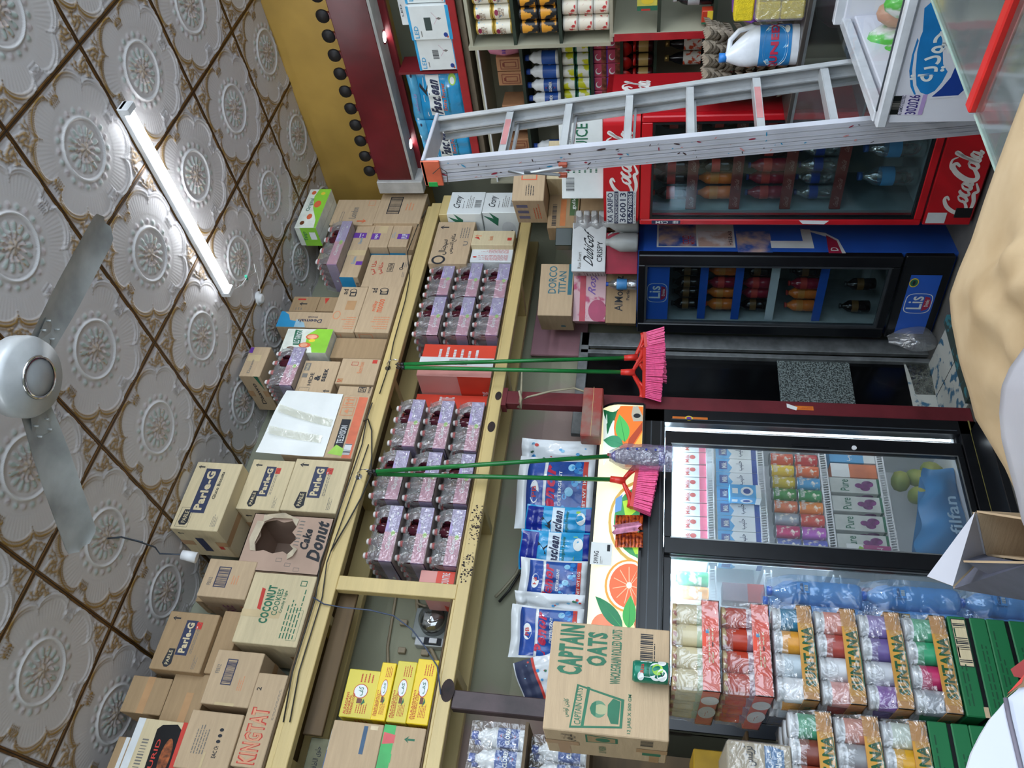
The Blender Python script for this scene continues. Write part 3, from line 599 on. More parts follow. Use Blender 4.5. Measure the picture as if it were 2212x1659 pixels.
hp(pxe(1368, 925, 42, 62), OG); hp([(1352, 990), (1392, 935), (1392, 1010), (1350, 1010)], OG2); hp([(1358, 950), (1392, 912), (1392, 930), (1352, 985)], em('rust', '#a8452a', .3))
leaf(1350, 956, 1338, 896, 15, GL1, GL2); leaf(1346, 962, 1303, 945, 13, em('leaf_mid', '#3f8f68', .25), GL2)
hp([(1367, 880), (1378, 878), (1388, 900), (1390, 912), (1368, 912), (1364, 898)], em('torn_patch', '#b9b3a0', .15)); hp(pxe(1376, 900, 8, 5, 10), INK)
hp(pxe(1392, 1130, 78, 92, 30), em('gold_outline', '#b9974e', .4)); hp(pxe(1394, 1130, 74, 86, 30), em('logo_cream', '#e8ecc9', .5)); hp(pxe(1396, 1130, 70, 80, 30), em('logo_green', '#3f8f55', .3))
hp([(1345, 1085), (1392, 1075), (1392, 1100), (1352, 1125)], em('lime', '#9dc93d', .35)); hp([(1338, 1125), (1362, 1120), (1358, 1172), (1342, 1160)], em('violet', '#8a7fd0', .35)); hp([(1362, 1120), (1380, 1130), (1372, 1190), (1352, 1172)], em('salmon', '#ee8a6a', .4))
hp([(1330, 1080), (1345, 1070), (1342, 1105), (1328, 1110)], em('logo_blue', '#5f8fbf', .3)); hp([(1360, 1172), (1392, 1166), (1392, 1200), (1372, 1200)], em('lime', '', .35))
hp(pxe(1358, 1268, 52, 57, 30), em('peel', '#e58a3c', .45)); hp(pxe(1359, 1268, 48, 53, 30), em('pith', '#f6dfc0', .5)); hp(pxe(1359, 1268, 43, 48, 30), em('grapefruit', '#e5633f', .42))
for k in range(11):
    a = R_(360*k/11+8); c, s = math.cos(a), math.sin(a); hp([(1359+4*c-1*s, 1268+4*s+1*c), (1359+36*c-.9*s, 1268+40*s+.9*c), (1359+36*c+.9*s, 1268+40*s-.9*c), (1359+4*c+1*s, 1268+4*s-1*c)], em('segment_line', '#f3a283', .5))
hp(pxe(1359, 1268, 6, 7, 12), em('pith', '', .5)); hp(pxe(1300, 1352, 24, 24), em('pale_red_fruit', '#e77a5c', .4)); hp(pxe(1392, 1352, 22, 24), em('red_fruit', '#b8402c', .35))
leaf(1345, 1362, 1286, 1288, 15, em('leaf_deep', '#2a7a52', .22), GL1); leaf(1358, 1362, 1362, 1290, 15, em('leaf_mid2', '#3fa04f', .3), GL2)
hp(pxe(1390, 560, 1, 1, 3), SG)
for x in (.03,): hp([(x, .1), (x+.10, .15), (x+.11, .8), (x+.02, .9)], OG, False); hp([(x+.03, .2), (x+.12, .5), (x+.06, .9)], GL1, False)
hd.build('lit_fruit_sign', bf)
b = MB()
for u in (0, 1):
    x = HX0 + u*HW - ox; s = [(hsurf(u, v).y, hsurf(u, v).z) for v in [k/10 for k in range(11)]]
    for k in range(10): b.add([(x-.008, s[k][0]-.006, s[k][1]), (x+.008, s[k][0]-.006, s[k][1]), (x+.008, s[k+1][0]-.006, s[k+1][1]), (x-.008, s[k+1][0]-.006, s[k+1][1])], [(0, 1, 2, 3)], BLKF)
    b.add([(x+.008*(2*u-1), a, z) for a, z in s] + [(x+.008*(2*u-1), .0-oy+fy+.02, s[-1][1]), (x+.008*(2*u-1), fy+.02-oy, s[0][1])], [tuple(range(13))], BLKF)
b.box(HX0-ox, HX0+HW-ox, fy-.012-oy, fy+.02-oy, HZ0+HH-.008, HZ0+HH+.010, BLKF); b.box(HX0-ox, HX0+HW-ox, fy-.066-oy, fy-.03-oy, HZ0-.008, HZ0+.004, BLKF)
b.build('sign_frame', bf)
b = MB(); f_ = FR((1.99-ox, fy-.031-oy, 1.30), (1, 0, 0), (0, 0, 1), .07, .26); b.rect(f_, .35, .05, .6, .75, OR2); b.ell(f_, .47, .42, .22, .08, YEL); b.ell(f_, .47, .42, .14, .05, PUR); b.build('sticker', bf)
b = MB(); f_ = FR((1.14-ox, fy-.064-oy, 1.77), (1, 0, 0), (0, 0, 1), .115, .10); b.rect(f_, 0, 0, 1, 1, WHT); b.text(f_, 'SWAG', .06, .62, .6, .84, INK); b.lines(f_, .06, .4, .4, .55, GREY, 2); b.rect(f_, .62, .1, .92, .24, INK); o = b.build('price_tag'); o.location = (ox, oy, 0); tag(o, 'white paper tag with small black print stuck on the top edge of the lit sign', 'tag')
# snack sachets hanging in front of the lit sign
SA = M('orange_foil', '#c5551c', .25, col2='#6b1d10', thr=(.4, .6), ns=60, metal=.3); SP = M('pink_foil', '#d98aa8', .25, ns=40, na=.3, metal=.3)
t = empty('snack_sachet_strip', at(1328, 1142, 'Y', 1.915), 0, 'strips of orange and brown snack sachets hanging before the lit sign', 'snack strip')
rr = random.Random(4)
for c in range(2):
    for k in range(8):
        p = at(1329 + 7.5*k, 1166 - 40*c, 'Y', 1.915) - t.location; b = MB(); b.grid(lambda u, v: (p.x + (u-.5)*.078, -.006*math.sin(math.pi*u)*math.sin(math.pi*v) + .01*c, p.z - .016*v), 6, 3, SA)
        b.build('sachet', t)
b = MB(); p = at(1350, 1140, 'Y', 1.90) - t.location; b.grid(lambda u, v: (p.x + (u-.5)*.05 + .03*(v-.5), p.y - .012*math.sin(3.1*u), p.z + .05 - .12*v + .01*math.sin(9*u)), 6, 10, SP); b.build('pink_sachet', t)
# ---------------------------------------------------------------- prototypes of goods
def cap(col, n='cap_'): return M(n + col, col, .4, na=.03)
def jar_mb(r, h, body, lidm, band=None, neck=.8, lh=.14, seg=14, b=None, T=None):
    b = b or MB(); bd = band or body
    b.lathe([(r*.9, 0), (r, h*.04), (r, h*.18), (r, h*.19), (r, h*.62), (r, h*.63), (r*.97, h*.76), (r*neck, h*.82), (r*neck, h*(1-lh)), (r*neck*1.06, h*(1-lh)), (r*neck*1.06, h)], body, seg, T, mats=[body, body, bd, bd, bd, body, body, body, lidm, lidm])
    return b
def can_mb(r, h, body, band, rim, seg=14):
    b = MB(); b.lathe([(r*.88, 0), (r, h*.03), (r, h*.12), (r, h*.88), (r, h*.96), (r*.92, h), (r*.85, h*.985)], body, seg, None, mats=[rim, body, band, body, rim, rim]); return b
def brick(w_, d, h, mat, F=(), gable=False, c=.002):
    b = MB(); b.box(-w_/2, w_/2, -d/2, d/2, 0, h if not gable else h*.84, mat, c)
    if gable:
        b.add([(-w_/2, -d/2, h*.84), (w_/2, -d/2, h*.84), (w_/2, 0, h*.95), (-w_/2, 0, h*.95), (w_/2, d/2, h*.84), (-w_/2, d/2, h*.84), (-w_/2, 0, h), (w_/2, 0, h)], [(0, 1, 2, 3), (3, 2, 4, 5), (3, 2, 7, 6), (0, 3, 5), (1, 4, 2)], mat)
    fr = faces_of(w_, d, h); b.draw(fr['F'], F); b.draw(fr['L'], [q for q in F if q[0] != 't']); return b
PR = {}
def proto(key, mb, name, label, cat, group):
    o = mb.build(name, None, (0, 0, 0)); tag(o, label, cat, group); PR[key] = [o, False]; return o
def put(key, loc, rz=0.0, label=None, group=None, sc=None):
    o, used = PR[key]
    if not used:
        PR[key][1] = True; o.location = loc; o.rotation_euler = (0, 0, rz)
        if label: o['label'] = label
        if group: o['group'] = group
        if sc: o.scale = sc
        return o
    return dup(o, loc, rz, label, group, sc=sc)
LB = M('milk_blue', '#49a3da', .45, na=.05); LBD = M('milk_dark_blue', '#23408f', .45, na=.05)
Y0 = fy + .075
# top row: strawberry cartons
proto('straw', brick(.070, .06, .125, WHT, [('r', 0, 0, 1, .28, M('rose', '#e26a86', .5)), ('e', .6, .55, .18, .12, RED), ('t', 'Milk', .1, .68, .8, .85, RED)]), 'milk_carton', 'small white and pink strawberry milk carton on the top fridge shelf', 'milk carton', 'strawberry milk cartons on the top fridge shelf')
for k in range(8): put('straw', (1.925 - .076*k, Y0 + .04, SH[0] + .006), 0, None, None)
# second row: blue and white milk cartons
ML = [('r', 0, 0, 1, .12, LBD), ('p', [(0, .68), (.35, .60), (.7, .70), (1, .64), (1, 1), (0, 1)], LB), ('r', .2, .72, .8, .92, LBD), ('t', arab('حليب'), .15, .32, .85, .5, NAVY), ('t', 'Milk', .3, .74, .7, .86, WHT)]
proto('milk', brick(.082, .07, .205, WHT, ML), 'milk_carton', 'blue and white long-life milk carton on the second fridge shelf', 'milk carton', 'blue milk cartons on the second fridge shelf')
for k in range(8): put('milk', (1.90 - .084*k, Y0 + .045, SH[1] + .006))
proto('milk2', brick(.075, .06, .15, LB, [('r', 0, 0, 1, .16, WHT), ('e', .5, .45, .33, .2, WHT), ('e', .5, .45, .2, .12, LBD), ('r', .3, .74, .7, .92, WHT)]), 'milk_carton', 'small blue milk carton with white round badge in front of the milk row', 'milk carton', 'small cartons in front of the milk row')
put('milk2', (1.62, Y0 + .005, SH[1] + .006), 0); PR['milk2'][0].location.y = Y0 - .04
# third row: two tiers of drink cans
cols = ['#d9542c', '#e7c528', '#c8b21f', '#3d8a3a', '#d9774a', '#9aa5ad', '#c7326a', '#5f6fb0']; cols2 = ['#c93636', '#e26a2c', '#4a9fd0', '#2f8f4d', '#e58a34', '#d0503a', '#b45ab8', '#5b62b8']
for r, (cc, z) in enumerate(((cols, SH[2] + .127), (cols2, SH[2] + .006))):
    for k, c in enumerate(cc):
        rim = M('can_rim', '#c3c8cc', .25, metal=.9); cmx = can_mb(.033, .118, M('can_' + c[1:], c, .3), M('canband_' + c[1:], c, .3, ns=30, col2='#f2ead8', thr=(.38, .46)), rim)
        cx = 1.888 - .070*k
        fr = FR((-.026, -.0335, .03), (1, 0, 0), (0, 0, 1), .052, .08)
        if k < 5: cmx.text(fr, 'NASSVINA', .0, .7, 1, .95, WHT)
        o = cmx.build('drink_can', None, (cx, Y0 + .045, z)); nm = {'#d9542c': 'orange-red', '#e7c528': 'yellow', '#c8b21f': 'olive yellow', '#3d8a3a': 'green', '#d9774a': 'orange and silver', '#9aa5ad': 'grey', '#c7326a': 'crimson', '#5f6fb0': 'slate blue', '#c93636': 'red', '#e26a2c': 'bright orange', '#4a9fd0': 'sky blue', '#2f8f4d': 'dark green', '#e58a34': 'amber', '#d0503a': 'brick red', '#b45ab8': 'violet', '#5b62b8': 'indigo'}[c]
        tag(o, '%s juice can, %s tier on the third shelf of the large fridge' % (nm, 'upper' if r == 0 else 'lower'), 'can', 'juice cans in the large fridge')
# fourth row: tall juice cartons
GRP = M('grape', '#8b3f86', .5, ns=40, na=.3); 
proto('pure', brick(.085, .08, .235, M('carton_pale', '#cfd6cf', .5), [('t', 'Pure', .12, .62, .88, .80, GRN), ('e', .35, .30, .2, .1, GRP), ('e', .62, .24, .22, .12, GRP), ('e', .5, .42, .16, .08, GRP), ('r', 0, 0, 1, .05, GRN)]), 'juice_carton', 'tall pale grape juice carton on the fourth fridge shelf', 'juice carton', 'grape juice cartons on the fourth fridge shelf')
for k in range(4): put('pure', (1.735 - .105*k, Y0 + .05, SH[3] + .006))
proto('redg', brick(.085, .07, .20, M('carton_mag', '#b04a86', .5), [('r', 0, .62, 1, 1, WHT), ('p', [(0, .62), (.5, .8), (.9, .7), (.8, .62)], LIM), ('t', arab('عنب'), .1, .36, .7, .56, WHT), ('t', arab('احمر'), .25, .14, .85, .32, WHT)], True), 'juice_carton', 'magenta red-grape juice carton at the left end of the fourth fridge shelf', 'juice carton', None); put('redg', (1.36, Y0 + .03, SH[3] + .006))
proto('halib', brick(.085, .07, .22, LB, [('r', 0, 0, 1, .25, WHT), ('t', arab('حليب'), .1, .5, .9, .7, WHT)]), 'milk_carton', 'blue milk carton at the right end of the fourth fridge shelf', 'milk carton', None); put('halib', (1.915, Y0 + .05, SH[3] + .006))
proto('halib2', brick(.08, .07, .22, M('carton_orange', '#d97a4a', .5), [('r', 0, .6, 1, 1, WHT)]), 'juice_carton', 'orange and white juice carton next to the blue carton on the fourth fridge shelf', 'juice carton', None); put('halib2', (1.825, Y0 + .05, SH[3] + .006))
# bottom: blue bag with green mangoes
MG = M('green_mango', '#a5a54a', .5, ns=6, na=.2, col2='#6f8a3a'); BB = M('blue_bag', '#2f7fb8', .4, ns=5, na=.15, bump=.5, bs=9)
for k, (x, z) in enumerate(((1.92, .165), (1.825, .165), (1.87, .245), (1.775, .25), (1.845, .328))):
    p = Vector((x, 0, z)); b = MB(); b.lathe([(.002, -.055), (.03, -.045), (.045, -.01), (.044, .02), (.03, .045), (.004, .055)], MG, 14); o = b.build('mango', None, (p.x, fy + .20 + .012*(k % 2), p.z + .003)); o.rotation_euler = (.4*k, .3, k)
    tag(o, 'round pale green fruit lying in the bottom of the large fridge behind the blue bag', 'fruit', 'green fruit at the bottom of the large fridge')
b = MB(); b.grid(lambda u, v: (-.25 + .48*u, -.05*math.sin(math.pi*u)*math.sin(math.pi*v) + .012*math.sin(11*u+5*v), .0 + (.25 - .12*u + .015*math.sin(15*u))*v), 26, 12, BB); b.grid(lambda u, v: (-.25 + .48*u, .08 + .012*math.sin(9*u), (.25 - .12*u)*v), 12, 4, BB)
b.add([(-.25, -.0, 0), (.23, 0, 0), (.23, .08, 0), (-.25, .08, 0)], [(0, 1, 2, 3)], BB); f_ = FR((-.16, -.055, .04), (1, 0, 0), (0, 0, 1), .2, .07); b.text(f_, 'filfan', .0, .0, 1, .8, M('print_pale_blue', '#9fc4de', .5))
o = b.build('blue_bag', None, (1.62, fy + .07, .118)); tag(o, 'bright blue plastic bag lying in the bottom of the large fridge', 'bag')
# left door: bottles and packs
def juice(key, body, lid, label, grp):
    m = M('juice_' + body[1:], body, .25, na=.08); proto(key, jar_mb(.034, .16, m, cap(lid), M('label_' + body[1:], body, .4, ns=20, col2='#f0eee0', thr=(.4, .48)), .5), 'juice_bottle', label, 'bottle', grp)
juice('jg', '#36b06a', '#eeeeee', 'green juice bottle on the top shelf behind the left fridge door', None); juice('jo', '#f2a03c', '#ffffff', 'orange juice bottle on the top shelf behind the left fridge door', None)
juice('jy', '#f1e2b4', '#ffffff', 'cream-coloured juice bottle on the top shelf behind the left fridge door', None); juice('jp', '#ef7a92', '#ffffff', 'pink juice bottle on the top shelf behind the left fridge door', None)
for key, x in (('jg', 1245), ('jo', 1277), ('jy', 1307), ('jp', 1337)): x = at(1480, x, 'Y', Y0 + .02).x; put(key, (x, Y0 + .045, SH[0] + .006), sc=(1.05, 1.05, 1.1))
proto('opack', brick(.09, .07, .17, M('orange_carton', '#f0a238', .5), [('r', 0, 0, 1, .4, WHT), ('e', .5, .22, .2, .1, ORG)]), 'juice_carton', 'orange juice carton on the second shelf behind the fogged door', 'juice carton', None); put('opack', (1.00, Y0 + .06, SH[1] + .006))
proto('rpack', brick(.09, .07, .19, M('grey_carton', '#9c7f86', .5), [('r', 0, 0, 1, .4, RED)]), 'juice_carton', 'grey and red juice carton on the second shelf behind the fogged door', 'juice carton', None); put('rpack', (1.13, Y0 + .06, SH[1] + .006))
juice('jw', '#e8ead0', '#a8b060', 'white drink bottle with a green label behind the fogged door', None); put('jw', (.82, Y0 + .045, SH[1] + .006), sc=(1.1, 1.1, 1.2))
for k, (c, x) in enumerate((('#c23a2e', 1.17), ('#8a2f4a', 1.06), ('#b8452f', .95), ('#3d7f52', .84))):
    for z in (SH[2], SH[3]):
        key = 'lw%d' % k
        if key not in PR: juice(key, c, '#dddddd', '%s bottle on the lower shelves behind the left fridge door' % {'#c23a2e': 'red', '#8a2f4a': 'plum', '#b8452f': 'brick red', '#3d7f52': 'green'}[c], 'bottles low behind the left fridge door')
        put(key, (x, Y0 + .05, z + .006), sc=(1.1, 1.1, 1.25))
# ================================================================ red cooler and blue-sided cooler in the corner
CR_ = M('coke_red', '#c41420', .28, ns=3, na=.05); CRD = M('coke_red_side', '#b01822', .4, ns=3, na=.06); DARKIN = M('cooler_inside', '#8fa4a8', .5, na=.05); DKG = M('cooler_dark', '#1a2024', .5)
SCR = M('script_white', '#f1ece6', .45)
def script(b, f, u0, v0, u1, v1, mat, txt='both'):
    """flowing script lettering drawn with brush strokes; 'both' words or only the second"""
    def S(pts, wd):
        P = []
        for i in range(len(pts) - 1):        # smooth with Catmull-Rom
            p0 = pts[max(i-1, 0)]; p1 = pts[i]; p2 = pts[i+1]; p3 = pts[min(i+2, len(pts)-1)]
            for k in range(5):
                t = k/5; P.append(tuple(.5*((2*p1[j]) + (-p0[j]+p2[j])*t + (2*p0[j]-5*p1[j]+4*p2[j]-p3[j])*t*t + (-p0[j]+3*p1[j]-3*p2[j]+p3[j])*t**3) for j in (0, 1)))
        P.append(pts[-1]); n = len(P); ww = [wd * (.45 + .75*math.sin(math.pi*i/(n-1))) * (v1-v0) for i in range(n)]
        b.stroke(f, [(u0 + (u1-u0)*(a + .12*(c-.5)), v0 + (v1-v0)*c) for a, c in P], ww, mat)
    C1 = [(.16, .80), (.20, .92), (.14, .98), (.05, .80), (.01, .45), (.03, .15), (.10, .05), (.18, .15), (.22, .32)]
    def o_(x): return [(x+.05, .50), (x+.01, .42), (x, .25), (x+.03, .12), (x+.07, .22), (x+.08, .42), (x+.05, .50), (x+.09, .46)]
    if txt == 'both':
        S(C1, .14); S(o_(.20), .10); S([(.36, .48), (.33, .50), (.30, .30), (.33, .12), (.39, .25)], .12); S(o_(.39), .12); S([(.46, .48), (.46, .2), (.49, .12), (.52, .22)], .12)
        S([(.04, .12), (.12, -.10), (.25, -.14), (.36, -.05), (.42, -.18), (.52, -.02)], .13); S([(.50, .32), (.53, .34)], .1); sx = .52
    else: sx = 0.0
    k = .46 if txt == 'both' else .95
    def T(P): return [(sx + a*k, c) for a, c in P]
    S(T([(.34, .78), (.40, .95), (.28, 1.05), (.12, .85), (.02, .45), (.06, .12), (.2, .02), (.36, .18), (.42, .32)]), .18); S(T([(.10, .75), (.2, 1.1), (.45, 1.15), (.6, .95)]), .08)
    S(T([(.50, .50), (.42, .40), (.42, .2), (.50, .12), (.58, .24), (.58, .44), (.50, .50), (.6, .5)]), .12); S(T([(.62, .12), (.64, .6), (.74, 1.0), (.70, 1.05), (.66, .7), (.66, .2), (.72, .12), (.76, .22)]), .12)
    S(T([(.88, .46), (.80, .50), (.76, .28), (.82, .12), (.90, .28)]), .12); S(T([(.90, .5), (.90, .2), (.95, .12), (1.0, .24)]), .12)
def cooler(loc, w_, d, h, a, name, label, side, front, hz, lowz, door_m, inm):
    t = empty(name, loc, R_(a), label, 'fridge'); X = w_/2; Y = -d/2; b = MB()
    b.box(-X, -X+.03, Y+.05, d/2, 0, h, side); b.box(X-.03, X, Y+.05, d/2, 0, h, side); b.box(-X+.03, X-.03, d/2-.03, d/2, 0, h, side); b.box(-X, X, Y+.05, d/2, h-.03, h, side); b.box(-X+.03, X-.03, Y+.05, d/2-.03, 0, .25, side)
    b.build('cabinet', t)
    b = MB(); b.box(-X+.03, -X+.045, Y+.08, d/2-.045, .27, hz, inm); b.box(X-.045, X-.03, Y+.08, d/2-.045, .27, hz, inm); b.box(-X+.03, X-.03, d/2-.05, d/2-.03, .27, hz, inm); b.box(-X+.03, X-.03, Y+.08, d/2-.03, .255, .27, inm); b.box(-X+.03, X-.03, Y+.08, d/2-.03, hz, hz+.01, inm); b.build('inner_liner', t)
    return t, X, Y
# ---- red cooler
cw, cd, ch = .62, .55, 1.90
U = Vector((math.cos(R_(-80)), math.sin(R_(-80)), 0)); Nn = Vector((-U.y, U.x, 0))
cc = Vector((2.938, 1.441, 0)) + U*(cw/2) + Nn*(cd/2)
coke, X, Y = cooler(cc, cw, cd, ch, -80, 'drinks_cooler', 'tall bright red glass-door drinks cooler with white script on header and base', CRD, CR_, 1.68, .27, CR_, DARKIN)
b = MB(); fr = FR((-X, Y, 1.715), (1, 0, 0), (0, 0, 1), cw, .185)
n = 14; pts = []   # header with rounded outer corners
for k in range(n+1): a = math.pi/2*k/n; pts.append((-X + .05 - .05*math.cos(a), Y + .05 - .05*math.sin(a)))
for k in range(n+1): a = math.pi/2*k/n; pts.append((X - .05 + .05*math.sin(a), Y + .05 - .05*math.cos(a)))
b.grid(lambda u, v: (pts[min(int(u*(2*n+1)), 2*n+1)][0], pts[min(int(u*(2*n+1)), 2*n+1)][1], 1.712 + .188*v), 2*n+1, 1, CR_); b.add([(x, y, 1.90) for x, y in pts], [tuple(range(len(pts)))], CR_); b.add([(x, y, 1.712) for x, y in pts], [tuple(range(len(pts)))[::-1]], CR_)
b.box(-X, X, Y+.05, Y+.08, 1.70, 1.898, CR_)
script(b, fr, .30, .16, .92, .80, SCR)
b.build('header', coke)
b = MB(); b.rect(fr, .02, .06, .335, .92, WHB, .003); f2 = FR(fr.p(.02, .06, .0034), (1, 0, 0), (0, 0, 1), cw*.315, .185*.86)
for v0, v1, s, bg, fg in ((.74, 1, 'KA SARIFO', WHB, NAVY), (.60, .73, 'CADAAZ MONEY EXCHANGE', NAVY, WHB), (.30, .59, '360013', WHB, NAVY), (.10, .29, '65-7478885', NAVY, WHB), (0, .09, 'Kala Sarif, Xawilad', WHB, GREY)): b.rect(f2, 0, v0, 1, v1, bg); b.text(f2, s, .04, v0 + (v1-v0)*.14, .96, v1 - (v1-v0)*.14, fg)
b.build('phone_sticker', coke)
def gdoor(t, X, Y, z0, z1, gx, gz0, gz1, m, edge, glass):
    b = MB(); b.box(-X, -gx, Y, Y+.05, z0, z1, m, .006); b.box(gx, X, Y, Y+.05, z0, z1, m, .006); b.box(-gx, gx, Y, Y+.05, z0, gz0, m, .004); b.box(-gx, gx, Y, Y+.05, gz1, z1, m, .004)
    e = .012
    for r in ((-gx, -gx+e, gz0, gz1), (gx-e, gx, gz0, gz1), (-gx+e, gx-e, gz0, gz0+e), (-gx+e, gx-e, gz1-e, gz1)): b.box(r[0], r[1], Y+.004, Y+.03, r[2], r[3], edge)
    o = b.build('door', t); b = MB(); b.box(-gx+e, gx-e, Y+.012, Y+.016, gz0+e, gz1-e, glass); b.build('glass', o); return o
dr = gdoor(coke, X, Y, .262, 1.705, X-.035, .30, 1.65, CR_, BLKF, film('cooler_glass', '#8fa0a4', .93, .8, .05, 0, grad='#e6eef0'))
b = MB(); f2 = FR((-X+.008, Y-.0004, 1.42), (1, 0, 0), (0, 0, 1), .022, .22); b.rect(f2, 0, .3, 1, 1, NAVY); b.bars(f2, .1, .35, .9, .5, WHT, False, 5); b.text(f2, 'CSM', .1, .6, .9, .9, WHT, 90); b.poly(f2, [(0, -3.1), (1, -3.2), (1.1, -2.5), (.1, -2.6)], WHP); b.build('sticker', dr)
b = MB(); b.box(-X, X, Y+.006, Y+.05, .02, .250, CR_, .005); fl_ = FR((-X, Y+.006, .02), (1, 0, 0), (0, 0, 1), cw, .23)
script(b, fl_, .12, .16, .70, .70, SCR); b.build('base_panel', coke)
b = MB(); b.rect(fl_, .02, .55, .12, .95, WHB, .002); b.lines(fl_, .03, .6, .11, .9, GREY, 4); b.build('paper_label', coke); b = MB(); b.box(-X+.045, -X+.10, Y+.002, Y+.008, .03, .11, BLK, .002); b.build('thermostat', coke)
b = MB(); fs = faces_of(cw, cd, ch)['R']; script(b, fs, .10, .875, .86, .945, SCR); 
for k in range(5): b.stroke(fs, [(.1 + .15*k, .80 + .03*math.sin(k)), (.2 + .15*k, .78 + .02*k)], .0015, CR_)
b.build('side_lettering', coke)
STR = M('brown_red_strip', '#7a3028', .5); STT = M('strip_text', '#b8887c', .5)
def bottle(key, body, lab, lid, r, h, name, label, grp, labtxt=None):
    b = MB(); b.lathe([(r*.85, 0), (r, h*.03), (r, h*.28), (r*.93, h*.34), (r, h*.40), (r, h*.62), (r*.92, h*.72), (r*.5, h*.84), (r*.36, h*.90), (r*.36, h*.93), (r*.44, h*.93), (r*.44, h)], body, 14, None, mats=[body, body, body, body, lab, body, body, body, body, lid, lid])
    return proto(key, b, name, label, 'bottle', grp)
dkb = M('dark_cola', '#1a0d0c', .12, na=.1); orb = M('orange_soda', '#e0762c', .15, na=.1); rdb = M('red_soda', '#8e1a30', .15, na=.1); clr = film('clear_bottle', '#9fb8b8', .55, .7, .06, .3, 12)
for key, bm, lm, lc, nm in (('cola', dkb, RED, '#b01818', 'dark cola bottle with a red label'), ('osoda', orb, M('lab_or', '#d98a3a', .4), '#2a4aa0', 'orange soda bottle with blue cap'), ('rsoda', rdb, RED, '#24408f', 'dark red soda bottle with blue cap'), ('clear', clr, LBD, '#24408f', 'clear water bottle with blue label')):
    bottle(key, bm, lm, cap(lc), .036, .20, 'soda_bottle', nm + ' in the red cooler', nm.split(' with')[0] + 's in the red cooler')
bottle('bigw', clr, LB, cap('#3a6ab8'), .05, .29, 'water_bottle', 'large clear water bottle on the bottom shelf of the red cooler', 'large bottles on the bottom shelf of the red cooler')
def place_in(t, key, lx, ly, z, **k): p = Vector(t.location) + U*lx + Nn*ly + Vector((0, 0, z)); return put(key, p, **k)
zs = (1.44, 1.21, .945, .69, .285)
for i, z in enumerate(zs[:4]):
    b = MB(); b.box(-X+.05, X-.05, Y+.10, cd/2-.06, z-.006, z, M('grey_wire_shelf', '#8a9496', .5)); b.box(-X+.05, X-.05, Y+.085, Y+.10, z-.035, z+.02, STR); f2 = FR((-X+.05, Y+.084, z-.03), (1, 0, 0), (0, 0, 1), cw-.1, .045)
    for k in range(5): b.text(f2, 'Coca-Cola', .02+.2*k, .2, .16+.2*k, .75, STT, shear=.3)
    b.build('shelf', coke)
for i, (z, row) in enumerate(zip(zs, (('cola', 'cola', 'cola', None, None, 'cola'), ('osoda', 'osoda', 'cola', 'osoda', 'osoda', 'cola'), ('rsoda', 'rsoda', 'rsoda', 'cola', 'rsoda', 'rsoda'), ('clear', 'clear', 'clear', 'clear', 'clear', 'clear'), (None, 'bigw', None, 'bigw', None, 'bigw')))):
    for k, key in enumerate(row):
        if key: place_in(coke, key, -X + .11 + .08*k, Y + .16 + .02*(k % 2), z + .001, rz=.3*k)
# ---- blue-sided cooler
LBL = M('lis_blue', '#2c60c4', .35, ns=3, na=.06)
lw, ld, lh = .56, .58, 1.71
lc = Vector((2.919, 1.648, 0)) - U*(lw/2) + Nn*(ld/2)
lis, X, Y = cooler(lc, lw, ld, lh, -80, 'drinks_cooler', 'black-fronted glass-door drinks cooler with bright blue side and blue sign', LBL, BLKF, 1.64, .27, BLKF, M('cooler_inside_grey', '#a4acac', .5))
dr = gdoor(lis, X, Y, .285, 1.705, X-.07, .33, 1.665, BLKF, M('dark_gasket', '#3a3e42', .3), film('cooler_glass2', '#7c8c90', .93, .8, .05, 0, grad='#e6eef0'))
LR = M('lis_red', '#b02a4a', .4)
def lislogo(b, f, u0, v0, u1, v1):
    k = f.w*(u1-u0); P = [(u0 + (u1-u0)*(.5 + .5*math.copysign(abs(math.cos(a))**.45, math.cos(a))), v0 + (v1-v0)*(.5 + .5*math.copysign(abs(math.sin(a))**.6, math.sin(a)))) for a in [2*math.pi*i/28 for i in range(28)]]
    c = ((u0+u1)/2, (v0+v1)/2); b.poly(f, P, WHT); b.poly(f, [(c[0]+(p[0]-c[0])*.95, c[1]+(p[1]-c[1])*.94) for p in P], LBL)
    b.poly(f, [(u0+(u1-u0)*x, v0+(v1-v0)*y) for x, y in ((.12, .32), (.85, .30), (.8, .12), (.6, .05), (.35, .05), (.2, .14))], LR)
    b.text(f, 'Lis', u0+(u1-u0)*.22, v0+(v1-v0)*.34, u0+(u1-u0)*.86, v0+(v1-v0)*.9, WHT); b.text(f, 'Drinks', u0+(u1-u0)*.35, v0+(v1-v0)*.12, u0+(u1-u0)*.7, v0+(v1-v0)*.26, WHT)
b = MB(); f2 = FR((-X+.07, Y+.030, 1.525), (1, 0, 0), (0, 0, 1), lw-.14, .135); b.rect(f2, 0, 0, 1, 1, LBL, .0002); lislogo(b, f2, .33, .06, .66, .94); b.box(-X+.07, X-.07, Y+.032, Y+.04, 1.525, 1.66, LBL); b.build('inside_sign', lis)
b = MB(); b.box(-X, X, Y+.01, Y+.05, .02, .27, BLKF, .006); b.build('base_panel', lis); b = MB(); f2 = FR((-X+.03, Y+.010, .06), (1, 0, 0), (0, 0, 1), lw-.15, .16); b.rect(f2, 0, 0, 1, 1, LBL, .0002); lislogo(b, f2, .36, .05, .70, .95); b.build('blue_sticker', lis)
b = MB(); f2 = FR((X-.20, Y+.0085, .17), (1, 0, 0), (0, 0, 1), .06, .05); b.ell(f2, .5, .5, .5, .5, YEL, .001); b.ell(f2, .5, .5, .40, .40, GRN, .0015); b.ell(f2, .5, .5, .25, .15, INK, .002); b.build('round_sticker', lis)
